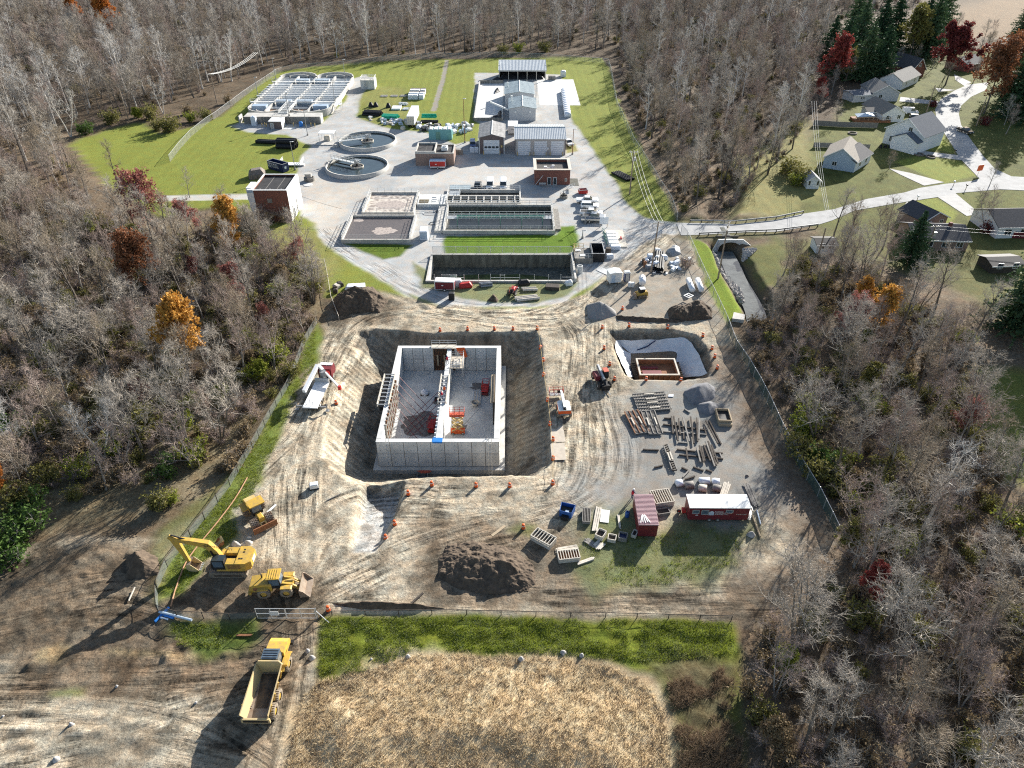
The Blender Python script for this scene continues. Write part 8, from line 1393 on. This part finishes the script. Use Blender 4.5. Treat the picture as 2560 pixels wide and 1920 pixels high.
def gen_tree(seed,h,spread,bark,twig,leaf=None,nleaf=0,nlimb=11,nbr=5,ntw=5,nf=3,low=0.3,forks=1,tw=0.028,lsz=0.45,leaf_on=1.0,lean=0.05):
    rg=np.random.default_rng(seed);T=TM();K=TM();F=TM();tips=[]
    for fk in range(forks):
        d0=np.array((rg.normal()*lean + (fk*.5-.25*(forks-1))*.35,rg.normal()*lean + rg.normal()*.12*(forks > 1),1.0))
        tp=wander((0,0,-.6),d0,h*.86 + .6,8,.055,rg,.03);r0=h*.0165/(forks**.4)
        T.tube(tp,[r0*(1-.86*i/8)*(1.25 if i == 0 else 1) for i in range(9)],6)
        for li in range(nlimb):
            t=low + (1-low)*((li+.5*rg.random())/nlimb)**.85;i=min(7,int(t*8));fr=t*8-i;p=tp[i]*(1-fr)+tp[i+1]*fr
            az=li*2.4+rg.random()*.9;el=.35+.75*t+rg.normal()*.15
            d=np.array((math.cos(az)*math.cos(el),math.sin(az)*math.cos(el),math.sin(el)))
            L=spread*(1.05-.62*t)*(0.75+.5*rg.random());rl=r0*(.42-.24*t)
            lp=wander(p,d,L,5,.13,rg,.07);T.tube(lp,[max(rl*(1-.8*j/5),.02) for j in range(6)],4)
            for bi in range(nbr+1):
                tb=.25+.75*(bi+rg.random()*.6)/(nbr+.3);tb=min(tb,.999);j=int(tb*5);fb=tb*5-j;pb=lp[j]*(1-fb)+lp[j+1]*fb
                dl=lp[j+1]-lp[j];dl /= np.linalg.norm(dl);db=dl*.75+rg.normal(size=3)*.55+np.array((0,0,.18));Lb=L*(.30+.28*rg.random())
                bp=wander(pb,db,Lb,3,.16,rg,.06);K.tube(bp,[.04,.03,.02,.01],3)
                for ti in range(ntw):
                    tt=.2+.8*(ti+rg.random())/ntw;tt=min(tt,.999);j2=int(tt*3);f2=tt*3-j2;pt=bp[j2]*(1-f2)+bp[j2+1]*f2
                    dt_=bp[j2+1]-bp[j2];dt_ /= np.linalg.norm(dt_);dt_=dt_*.8+rg.normal(size=3)*.55+np.array((0,0,.15));dt_ /= np.linalg.norm(dt_)
                    Lt=.7+.9*rg.random();q=pt+dt_*Lt;K.cone(pt,q,tw);tips.append(q)
                    for fi in range(nf):
                        pf=pt+dt_*Lt*(.25+.7*rg.random());df=dt_*.7+rg.normal(size=3)*.6;df /= np.linalg.norm(df);qf=pf+df*(.35+.5*rg.random());K.cone(pf,qf,tw*.62);
                        if leaf: tips.append(qf)
    if leaf:
        idx=rg.permutation(len(tips));zs=np.array([t_[2] for t_ in tips])
        for k in range(nleaf):
            q=tips[idx[k % max(1,int(len(tips)*leaf_on))]] ;F.leaf(q+rg.normal(size=3)*.22,lsz*(.6+.8*rg.random()),rg)
    return T,K,F
def conifer(seed,h,r,leaf):
    rg=np.random.default_rng(seed);T=TM();F=TM()
    T.tube([np.array((0,0,-.5)),np.array((0.05,0,h*.5)),np.array((0,0,h))],[h*.016,h*.010,.02],6)
    lv=int(h*2.0)
    for k in range(lv):
        t=k/lv;z=h*(.08+.92*t);R_=r*(1-t)**.8*(.75+.5*rg.random())+.15;nb=int(8+10*(1-t))
        for j in range(nb):
            az=rg.random()*6.283;d=np.array((math.cos(az),math.sin(az),-.12-.25*(1-t)+.25*rg.random()));L=R_*(.7+.5*rg.random())
            n=max(3,int(L*5.0))
            for q in range(n):
                s_=.15+.85*q/n;p=np.array((0,0,z))+d*L*s_+np.array((0,0,.12*L*s_*s_));F.leaf(p+rg.normal(size=3)*.10,.55*(1.25-.5*s_),rg,.6)
    return T,None,F
def shrub(seed,h,r,leaf,nleaf,stems=9):
    rg=np.random.default_rng(seed);T=TM();F=TM();tips=[]
    for k in range(stems):
        az=rg.random()*6.283;d=np.array((math.cos(az)*r*(.3+.6*rg.random()),math.sin(az)*r*(.3+.6*rg.random()),h));sp_=wander((rg.normal()*.15,rg.normal()*.15,-.2),d,h*(.7+.5*rg.random()),4,.16,rg)
        T.tube(sp_,[.05,.04,.03,.02,.012],3)
        for _ in range(14):
            j=rg.integers(1,5);p=sp_[j];dd=rg.normal(size=3)+np.array((0,0,.6));dd /= np.linalg.norm(dd);q=p+dd*(.4+.7*rg.random())*r*.55;T.cone(p,q,.025);tips.append(q)
            for _2 in range(3):
                d2=dd+rg.normal(size=3)*.7;d2 /= np.linalg.norm(d2);p2=p+(q-p)*rg.random();q2=p2+d2*(.3+.4*rg.random());T.cone(p2,q2,.016);tips.append(q2)
    for k in range(nleaf):
        q=tips[rg.integers(len(tips))];F.leaf(q+rg.normal(size=3)*.16,.20+.22*rg.random(),rg)
    return T,None,F
def to_meshes(name,g_,bark,twig,leaf):
    T,K,F=g_
    return (T.mesh(name+'_trunk',bark),K.mesh(name+'_branches',twig) if K else None,F.mesh(name+'_leaves',leaf) if F and F.f else None)
def plant(name,ms,label,cat,group,loc,sc,rz,parts=('trunk','branches','leaves'),sz=1.0):
    r=thing(name,label,cat,loc,rz,group);r.scale=(sc,sc,sc*sz)
    for m,pn in zip(ms,parts):
        if m is None: continue
        o=bpy.data.objects.new(pn,m);col.objects.link(o);o.parent=r
    return r
BARE=[]
for k,(h,s,bk,tg,fk,low,nl,lean) in enumerate([(15,4.6,'bark_grey','twig_grey',1,.30,12,.05),(17,4.2,'bark_dark','twig_brown',1,.38,12,.05),(13,5.0,'bark_grey','twig_red',2,.25,9,.08),(19,4.6,'bark_dark','twig_grey',1,.42,13,.04),
        (12,4.4,'bark_grey','twig_brown',3,.22,7,.1),(16,5.6,'bark_dark','twig_grey',2,.30,10,.08),(14,3.6,'bark_grey','twig_red',1,.35,11,.1)]):
    BARE.append(to_meshes('bare%d' % k,gen_tree(100+k,h,s,bk,tg,nlimb=nl,forks=fk,low=low,nbr=5,ntw=5,nf=3,tw=.023,lean=lean),bk,tg,None))
PALE=[to_meshes('pale%d' % k,gen_tree(200+k,h,s,None,None,nlimb=11,forks=fk,low=.3,nbr=4,ntw=5,nf=2,tw=.035),'bark_pale','twig_pale',None) for k,(h,s,fk) in enumerate([(20,4.2,1),(18,4.4,2),(22,4.8,2)])]
def leafy(seed,h,s,leaf,n,twig='twig_brown',bark='bark_dark',**kw): return to_meshes('leafy_'+leaf+str(seed),gen_tree(seed,h,s,None,None,leaf=leaf,nleaf=n,nbr=4,ntw=4,nf=2,**kw),bark,twig,leaf)
ORANGE=leafy(301,14,4.2,'leaf_orange',7000);GOLD=leafy(302,13,3.6,'leaf_gold',5200);RED=leafy(303,13,4.4,'leaf_pink',3600,twig='twig_red',forks=2);MAROON=leafy(304,12,5.4,'leaf_maroon',9000);RUST=leafy(305,15,5.0,'leaf_rust',6000,forks=2)
REDD=leafy(306,14,3.6,'leaf_red',6000);GREENT=leafy(307,11,4.0,'leaf_olive',5200);LIMET=leafy(308,7,3.0,'leaf_lime',3600);RUSTY=leafy(309,8,3.0,'leaf_brown',3000)
PINE=[to_meshes('pine0',conifer(401,15,5.2,'needle'),'bark_dark',None,'needle'),to_meshes('pine1',conifer(402,16,5.6,'needle_pale'),'bark_dark',None,'needle_pale')]
SHR=dict(lime=to_meshes('shrub_lime',shrub(501,2.6,1.9,'leaf_lime',1500),'bark_grey',None,'leaf_lime'),olive=to_meshes('shrub_olive',shrub(502,2.4,2.0,'leaf_olive',1300),'bark_grey',None,'leaf_olive'),
           green=to_meshes('shrub_green',shrub(503,3.0,2.2,'leaf_green',1700),'bark_grey',None,'leaf_green'),brown=to_meshes('shrub_brown',shrub(504,2.2,1.9,'leaf_brown',700),'bark_grey',None,'leaf_brown'),twiggy=to_meshes('shrub_twig',shrub(505,2.6,2.2,'leaf_brown',60,14),'twig_red',None,'leaf_brown'),
           maroon=to_meshes('shrub_maroon',shrub(506,1.6,1.4,'leaf_maroon',900),'bark_grey',None,'leaf_maroon'))
SPT=('stems',None,'leaves')
def scatter(poly,spacing,seed,avoid=(),jitter=.8):
    p=np.array(poly);rg=np.random.default_rng(seed);out=[]
    for x in np.arange(p[:,0].min(),p[:,0].max(),spacing):
        for y in np.arange(p[:,1].min(),p[:,1].max(),spacing): out.append((x+rg.uniform(-.5,.5)*spacing,y+rg.uniform(-.5,.5)*spacing))
    q=np.array(out);ok=sdist(poly,q[:,0],q[:,1]) > 0
    for a,m_ in avoid: ok &= sdist(a,q[:,0],q[:,1]) < -m_
    ok &= pdist(creek_l,q[:,0],q[:,1])[0] > 2.6
    return [tuple(v) for v in q[ok]]
trg=random.Random(9)
W1=G(O,(-60,640),(-60,1100),(100,1085),(280,1060),(440,1010),(520,925),(592,830),(650,735),(690,660),(680,590),(590,545),(540,500),(430,500),(350,505),(270,490),(150,440),(60,400),(-60,380))
W4=G(O,(1612,745),(1640,650),(1700,600),(1760,570),(1850,570),(1930,640),(2060,700),(2110,800),(2130,960),(2200,1120),(2400,1200),(2700,1900),(1640,1900),(1610,1500),(1640,1380),(1760,1290),(1850,1190),(1800,1080),(1730,950),(1670,850))
W3=G(O,(1330,110),(1345,180),(1372,250),(1415,330),(1452,420),(1475,462),(1560,455),(1600,425),(1640,395),(1700,345),(1730,290),(1745,230),(1770,150),(1780,60),(1700,30),(1330,40))
HOUSE_ZONE=G(r6,(250,900),(900,300),(1300,150),(2600,100),(3000,1700),(250,1641))
def inview(x,y,h=14):
    for z in (0,h):
        zc_=y*_c + (CAM_H-z)*_s;u=1280 + CAM_F*x/zc_;v=960 + CAM_F*((CAM_H-z)*_c - y*_s)/zc_
        if -130 < u < 2690 and -40 < v < 1960: return True
    return False
TREEADJ=['grey bare single-stemmed','dark slender bare','reddish-twigged forked bare','tall dark-trunked bare','low many-stemmed bare','broad forked dark bare','narrow reddish bare']
def put_bare(pts,label,group,hs=(.75,1.1),far=False):
    for x,y in pts:
        if not inview(x,y): continue
        pi_=trg.randrange(7);m=BARE[pi_];lb=label(x,y) if callable(label) else label;lb=TREEADJ[pi_] + lb[lb.index('bare')+4:];s_=trg.uniform(*hs)
        plant('bare_tree',m,lb,'tree',group,(x,y,zat(x,y)),s_,trg.uniform(0,6.28),sz=trg.uniform(.9,1.12))
w1=scatter(W1,6.4,1);w4=scatter(W4,6.4,2,[(bank_poly,.5),(dirt_poly,1.5)]);w3=scatter(W3,8.4,3)
w1f=[p for p in w1];print('trees',len(w1),len(w4),len(w3))
def lab1(x,y): return 'bare tree of the west wood ' + ('along its fence edge' if sdist(W1,np.array([x]),np.array([y]))[0] < 6 and y < 150 and x > -75 else 'near the brown mud' if y < 82 else 'beside the plant lawn' if y > 165 else 'at the left picture edge' if x < -.62*y else 'in its dense middle')
def lab4(x,y): return 'bare tree of the creek-side wood ' + ('just below the road' if y > 118 else 'close behind the green screened fence' if x < .36*y+8 and y > 62 else 'in the lower right picture corner' if y < 62 else 'toward the back lawns')
def lab3(x,y): return 'bare tree between plant drive and houses, ' + ('nearest the road' if y < 215 else 'beside the garages' if y < 260 else 'farther back')
put_bare(w1,lab1,'bare trees of the wood beside the excavation',(.55,.95))
mixr=random.Random(3)
for k,(x,y) in enumerate(mixr.sample(w1,26) + mixr.sample(w4,12)):
    ms,nm=mixr.choice([(RED,'pinkish-leaved'),(RUSTY,'brown-leaved'),(LIMET,'lime-leaved'),(RUSTY,'brown-leaved'),(GREENT,'olive-leaved')]);x += mixr.uniform(-3,3);y += mixr.uniform(-3,3)
    plant('understory_tree',ms,'small '+nm+' tree among bare trunks of the '+('west' if x < 0 else 'creek-side')+' wood','tree','leafy understory trees',(x,y,zat(x,y)),mixr.uniform(.35,.6),mixr.uniform(0,6))
put_bare([p for p in scatter(G(r6,(100,100),(2212,60),(2500,400),(2500,1250),(2212,1300),(1750,700),(1300,420),(800,450),(650,650),(330,880),(250,700)),17,31) if p[1] > 205],'bare tree standing in the gardens around the houses','bare trees around the houses',(.5,.8))
put_bare(w4,lab4,'bare trees of the wood beyond the green fence',(.6,1.0))
w3=sorted(w3,key=lambda p: p[1])
put_bare(w3[:24],lab3,'bare trees between the plant and the houses',(.75,1.1))
# far woods: one mass, geometry-node instances of the same trees
def instancer(name,pts,meshes,kind='stuff',smin=.8,smax=1.2):
    me=bpy.data.meshes.new(name);me.from_pydata([(x,y,z) for x,y,z in pts],[],[]);o=bpy.data.objects.new(name,me);col.objects.link(o);o['kind']=kind
    ng=bpy.data.node_groups.new(name,'GeometryNodeTree');ng.interface.new_socket('Geometry',in_out='INPUT',socket_type='NodeSocketGeometry');ng.interface.new_socket('Geometry',in_out='OUTPUT',socket_type='NodeSocketGeometry')
    N=ng.nodes;L=ng.links;gi=N.new('NodeGroupInput');go=N.new('NodeGroupOutput');jn=N.new('GeometryNodeGeometryToInstance')
    for m in meshes:
        ob=bpy.data.objects.new('source_'+m.name,m);oi=N.new('GeometryNodeObjectInfo');oi.inputs['Object'].default_value=ob;oi.inputs['As Instance'].default_value=True;L.new(oi.outputs['Geometry'],jn.inputs[0])
    ip=N.new('GeometryNodeInstanceOnPoints');ip.inputs['Pick Instance'].default_value=True;L.new(gi.outputs[0],ip.inputs['Points']);L.new(jn.outputs[0],ip.inputs['Instance'])
    rr=N.new('FunctionNodeRandomValue');rr.data_type='INT';rr.inputs['Max'].default_value=0
    ri=N.new('FunctionNodeRandomValue');ri.data_type='INT';ri.inputs['Min'].default_value=0;
    [s for s in ri.inputs if s.name == 'Max' and s.type == 'INT'][0].default_value=len(meshes)-1;L.new([s for s in ri.outputs if s.type == 'INT'][0],ip.inputs['Instance Index'])
    rv=N.new('FunctionNodeRandomValue');rv.data_type='FLOAT_VECTOR';rv.inputs['Max'].default_value=(0.06,0.06,6.28);rv.inputs['Min'].default_value=(-.06,-.06,0);L.new(rv.outputs[0],ip.inputs['Rotation'])
    rs=N.new('FunctionNodeRandomValue');rs.data_type='FLOAT';fl=[s for s in rs.inputs if s.type == 'VALUE'];fl[0].default_value=smin;fl[1].default_value=smax;L.new([s for s in rs.outputs if s.type == 'VALUE'][0],ip.inputs['Scale'])
    L.new(ip.outputs[0],go.inputs[0]);md=o.modifiers.new('scatter','NODES');md.node_group=ng;return o
def joined(ms,name):
    bm=bmesh.new();mats_=[]
    for m in ms:
        if m is None: continue
        k=len(mats_);mats_.append(m.materials[0]);n0=len(bm.faces);bm.from_mesh(m);bm.faces.ensure_lookup_table()
        for f in bm.faces[n0:]: f.material_index=k
    me=bpy.data.meshes.new(name);bm.to_mesh(me);bm.free()
    for m in mats_: me.materials.append(m)
    return me
JB=[joined(m,'far_bare%d' % k) for k,m in enumerate(BARE)] + [joined(PALE[0],'far_pale')]
W2=G(O,(-700,330),(0,300),(120,285),(290,250),(430,215),(560,150),(700,132),(900,118),(1100,112),(1310,108),(1330,60),(1700,40),(1790,50),(1990,10),(2000,-45),(1500,-60),(0,-60),(-1200,-60))
w2=scatter(W2,7.8,4);fw=[(x,y,zat(x,y)) for x,y in w2 + w3[24:]]
W2L=G(O,(-60,640),(-60,380),(60,400),(150,440),(200,420),(120,330),(0,310),(-300,330),(-400,700));fw += [(x,y,zat(x,y)) for x,y in scatter(W2L,7.5,6)]
print('far',len(fw))
tag(instancer('far_woods',fw,JB,smin=.7,smax=1.15),'leafless grey woods behind and beside the treatment plant','woods')
W1B=G(r11,(780,60),(900,80),(760,290),(640,560),(560,720),(400,980),(240,1260),(-20,1640),(-160,1700),(150,1200),(400,800),(600,400));W4B=G(r14,(1990,260),(2100,440),(2260,660),(2330,640),(2200,420)) + G(r13,(420,300),(560,560),(760,900),(700,980),(560,760),(400,470),(280,200))
# brush and undergrowth between the trunks
brush=[]
for poly,sp_,sd_ in ((W1,2.3,21),(W1B,2.0,26),(W4B,2.0,27),(W4,2.5,22),(W3,4.2,23),(W2,11,24),(W2L,4.5,25)):
    brush += [(x,y,zat(x,y)) for x,y in scatter(poly,sp_,sd_,[(dirt_poly,1.0)])]
JS=[joined(SHR[k],'brush_'+k) for k in ('brown','twiggy','brown','twiggy','olive','twiggy','brown')]
tag(instancer('undergrowth',brush,JS,smin=.4,smax=1.0),'twiggy brown undergrowth on the woodland floor','undergrowth')
# ------------------------------------------------------------------ individual trees, shrubs and tall grass
def one(ms,label,r_,x,y,s=1.0,cat='tree',name='tree',parts=('trunk','branches','leaves'),group=None,sz=1.0):
    q=g(r_,x,y);return plant(name,ms,label,cat,group,(q[0],q[1],zat(q[0],q[1])),s,(x*7.3+y)%6.28,parts,sz)
for ms,lab,r_,x,y,s in ((ORANGE,'orange-leaved oak in the far upper left woods',O,245,88,1.7),(GOLD,'slender golden tree in front of the tall brick building',O,505,545,1.05),(GOLD,'golden-leaved tree in the middle of the west wood',O,398,800,1.1),(RUST,'rust-brown leaved tree at the edge of the west wood',O,312,640,.95),(RED,'pinkish-red leaved tree overlapping the west lawn',O,330,490,1.1),(RED,'paler pink-red tree left of the brick building drive',O,420,500,.7),(ORANGE,'orange tree at the left picture edge above the mud',O,5,1090,.6),(ORANGE,'small orange tree behind the far stone drain',O,165,62,1.2),(REDD,'bright red-leaved tree above the house row',r6,500,560,1.5),(REDD,'small red tree below the bright red one at the wood edge',r6,390,720,.7),(MAROON,'round maroon-leaved tree beside the curved street',r6,1510,545,1.75),(RUST,'tall rust-leaved tree on the inner bend of the street',r6,1850,800,1.6),(RUST,'second rust-brown tree right of the tall rust tree',r6,2010,640,1.4),
    (GREENT,'yellow-olive leaved tree among the evergreens',r6,1180,330,1.9),(GREENT,'olive-leaved tree left of the evergreens',r6,620,520,1.1),(GOLD,'golden half-bare tree in the creek-side wood',r7,870,1560,.8),(RED,'pink-tinged tree in the creek-side wood',r7,600,1600,.7),(GOLD,'small golden tree below the road in the creek-side wood',r7,760,1350,.55),(REDD,'small tree with red leaves low in the foreground wood',r13,930,1480,.45),(RUSTY,'rusty-leaved tree at the right picture edge',r13,2100,900,.7),(LIMET,'lime-leaved small tree at the plant lawn hedge',r16,1100,960,.55),(RUST,'orange-brown tree in the top right corner',r6,2190,380,1.0)): one(ms,lab,r_,x,y,s,group=None)
PN=[(r6,560,470,1.1),(r6,760,505,1.0),(r6,900,520,1.05),(r6,700,330,1.15),(r6,870,300,1.2),(r6,1330,290,1.2),(r6,1000,260,1.2),(r6,1420,200,1.15),(r6,1270,215,1.1),(r6,2080,800,1.05),(r6,2200,860,1.2),(r6,660,200,1.1),(r7,1180,930,.6),(r7,2180,1480,.95),(r7,2300,1560,1.1),(r6,2190,120,.9),(r6,460,330,.9)]
for k,(r_,x,y,s) in enumerate(PN):
    lab='dark evergreen in the row above the house roofs' if k in (0,1,2,3,4,6,11,16) else ('evergreen behind the dark brick house' if k in (5,7,8) else 'evergreen '+{9:'under the rust tree by the street',10:'at the right edge beside the street',12:'small and pale before the long dark house',13:'large, at the right edge above the lawn',14:'largest, cut by the right picture edge',15:'in the top right corner by the field'}[k]);one(PINE[k%2],lab,r_,x,y,s*1.45,name='evergreen_tree',parts=('trunk',None,'needles'),group='evergreens near the houses')
PL=[(r16,300,1010,1.0),(r16,200,930,1.0),(r16,560,1080,.8),(r16,430,1000,.7),(r16,1160,560,1.0),(r16,1290,640,1.0),(r16,1600,700,1.05),(r16,1750,650,1.0),(r16,1830,640,.95),(r16,1080,850,.8),(r16,1290,900,.75),(r16,60,800,1.0),(O,420,120,1.0),(O,700,118,1.05),(O,790,95,1.1),(O,470,95,1.0),(O,560,60,1.1),(O,150,240,1.0),(O,60,250,1.1),(r15,150,420,.7),(r15,770,420,.6),(r13,1380,980,.9)]
for k,(r_,x,y,s) in enumerate(PL): one(PALE[k%3],'pale-barked tall bare tree in the upper left woods' if k < 19 else ['white-barked bare tree at the left picture edge','white-limbed bare tree in the lower west wood','broad pale-twigged bare tree beyond the green fence'][k-19],r_,x,y,s,name='pale_tree',group='pale-barked trees')
SH=[('lime',r15,620,560,1.0),('lime',r15,1450,450,1.1),('green',r15,1240,560,.9),('lime',r15,990,290,.9),('green',r15,150,1030,1.5),('green',r15,80,1180,1.5),('olive',r15,1170,780,.9),('lime',r15,1280,760,.6),('olive',r15,100,830,1.4),('green',r15,210,850,1.1),('lime',r15,840,390,.9),('olive',r15,1080,180,1.5),('lime',r15,1420,50,.8),('green',r15,30,240,1.4),('olive',r15,250,280,1.2),('brown',r15,160,420,1.3),
    ('olive',r16,870,980,1.5),('lime',r16,1100,930,1.0),('olive',r16,1190,950,1.6),('olive',r16,1340,1040,1.7),('olive',r16,1240,1030,1.2),('lime',r16,1510,960,1.1),('olive',r16,1640,950,1.3),('brown',r16,1480,900,1.3),('green',r16,680,1060,1.3),('brown',r16,1800,820,1.2),
    ('lime',r13,960,100,1.1),('lime',r13,540,100,.9),('lime',r13,490,220,1.1),('lime',r13,500,290,.9),('lime',r13,800,490,.8),('olive',r13,700,620,1.2),('lime',r13,1200,1150,1.0),('olive',r13,1080,1110,1.0),('lime',r13,2000,1000,1.2),('olive',r13,1260,1480,1.0),('lime',r13,900,820,.8),('green',r13,620,480,1.1),('olive',r13,500,430,1.3),('olive',r13,560,560,1.1),('lime',r11,510,480,1.2),('olive',r11,430,420,1.3),('lime',r11,300,640,1.0),('lime',r11,200,300,1.0),('lime',r3,580,1330,1.1),('lime',r3,740,1470,.8),('olive',r3,880,1290,1.2),('lime',r3,260,950,1.1),('olive',r3,420,1000,1.0),
    ('lime',O,1120,116,1.4),('olive',O,1180,114,1.6),('olive',O,1090,118,1.4),('maroon',r6,1850,900,1.3),('maroon',r6,1400,735,1.0),('maroon',r7,1880,650,1.4),('green',r6,1290,1095,.7),('green',r6,1320,1105,.7),('olive',r6,180,1400,1.5),('lime',r6,170,1440,1.1),('olive',r6,100,1330,1.6),('twiggy',r22,940,440,.9),('twiggy',r22,900,410,.8),('twiggy',r3,480,560,1.6),('twiggy',r3,380,540,1.6),('twiggy',r3,600,560,1.4),('green',r5,1500,560,.01)]
names={'lime':'yellow-green','olive':'olive','green':'green','brown':'brown','twiggy':'leafless twiggy','maroon':'maroon'}
where={id(r15):'in the lower west wood',id(r16):'along the hedge behind the west lawn',id(r13):'in the wood beyond the green fence',id(r11):'at the wood edge beside the crane truck',id(r3):'at the wood edge below the brick building',id(O):'along the far fence',id(r6):'among the houses',id(r7):'at the right picture edge patio',id(r22):'beside the stock heap',id(r5):'on the creek bank'}
for k,r_,x,y,s in SH[:-1]: one(SHR[k],names[k]+' shrub '+where[id(r_)],r_,x,y,s,'shrub','shrub',SPT,group='shrubs '+where[id(r_)])
for k,(r_,x,y,s) in enumerate(((r7,620,830,.75),(r7,900,800,.9),(r7,950,790,.85),(r7,500,740,.8),(r7,60,1030,.8),(r7,1850,620,.8),(r6,540,900,.5),(r16,940,1450,.75),(r16,700,1560,.7),(r16,1500,1560,.55),(r3,330,880,.7),(r3,480,940,.65),(r3,700,1090,.65),(r3,830,950,.75),(r3,900,1390,.8),(r6,1010,1290,.45),(r6,1900,1450,.5))): one(BARE[(k*3+1)%7],['dark multi-stemmed bare tree','tall bare tree'][k%2]+' standing '+('before the road and houses' if r_ is r7 else 'among the houses' if r_ is r6 else 'at the west lawn edge' if r_ is r16 else 'on the grass slope below the brick building'),r_,x,y,s,name='bare_tree',group='single bare trees in the open')
# tall grass: green bank, straw mound, verge tufts
def tuft(seed,n,h,spread,wide,leaf):
    rg=np.random.default_rng(seed);F=TM()
    for k in range(n):
        a=rg.random()*6.283;r_=spread*math.sqrt(rg.random());p=np.array((r_*math.cos(a),r_*math.sin(a),-.05));d=np.array((math.cos(a)*.5+rg.normal()*.3,math.sin(a)*.5+rg.normal()*.3,1.0));q=p+d*h*(.5+.6*rg.random());t=np.array((rg.normal(),rg.normal(),0));t/=np.linalg.norm(t);o=len(F.v);F.v+=[p-t*wide,p+t*wide,q];F.f.append((o,o+1,o+2))
    return F.mesh('tuft_'+leaf+str(seed),leaf)
def pts_in(poly,n,seed,amp=0.0,ns=0):
    rg=np.random.default_rng(seed);p=np.array(poly);out=[];x=rg.uniform(p[:,0].min(),p[:,0].max(),n*4);y=rg.uniform(max(p[:,1].min(),30),p[:,1].max(),n*4);ok=sdist(poly,x,y)>.1
    if amp: ok&=fbm(x,y,3.0,ns,3)>amp
    q=np.stack([x[ok],y[ok]],1)[:n];return [(a,b,zat(a,b)) for a,b in q]
tag(instancer('straw_grass',pts_in(mound_poly,9500,3),[tuft(1,9,.5,.22,.03,'straw'),tuft(2,8,.42,.2,.03,'straw'),tuft(3,9,.38,.25,.03,'stalk')],smin=.6,smax=1.25),'dry straw-coloured grass covering the mound in front','grass')
tag(instancer('bank_grass',pts_in(G(r20,(180,120),(700,110),(1500,125),(2080,135),(2100,290),(1700,330),(1250,290),(900,275),(640,280),(400,370),(180,400)),6500,4,.3,5)+pts_in(G(r10,(1200,0),(1180,190),(980,330),(1000,640),(600,950),(350,1340),(60,1300),(430,620),(880,80)),1500,6,.35,6)+pts_in(G(r11,(880,100),(860,500),(740,690),(520,1180),(330,1640),(-20,1640),(430,960),(680,500)),1500,16,.35,6)+pts_in(G(r12,(450,300),(1280,290),(1100,560),(560,520)),500,7,.4,7)+pts_in(G(r9,(760,560),(1400,560),(2120,480),(2060,790),(1300,1000),(780,850)),900,8,.45,8),[tuft(5,10,.36,.28,.035,'blade'),tuft(6,9,.30,.28,.035,'blade'),tuft(7,9,.36,.3,.03,'blade_pale')],smin=.5,smax=1.0),'tall tufted green grass on the bank and fence verge','grass')
tag(instancer('weed_stalks',pts_in(G(r20,(1780,420),(2110,330),(2140,900),(1840,900)),1500,9,.4,9),[tuft(8,7,1.3,.3,.03,'stalk'),tuft(9,9,.7,.3,.04,'stalk')],smin=.5,smax=1.0),'dead brown weed stalks at the right of the straw mound','weeds')
# loose stones: creek riprap and gravel scatter
SM=[]
for k in range(3):
    m=MB().lathe([(0,0),(.35,.05),(.42,.25),(.25,.42),(0,.46)],n=7);rg=np.random.default_rng(k);m.v=[(a*(1+.25*rg.normal()),b*(1+.25*rg.normal()),c*(1+.2*rg.normal())) for a,b,c in m.v];SM.append(m.mesh('riprap%d'%k,[M('stone')]))
tag(instancer('riprap',pts_in(G(r5,(1560,500),(1640,520),(1720,640),(1900,930),(1880,1000),(1800,900),(1650,690)),900,11)+pts_in(G(r5,(1880,500),(2010,510),(1960,560),(1880,590)),120,12),SM,smin=.5,smax=1.4),'grey riprap stones along the creek bank','stones')
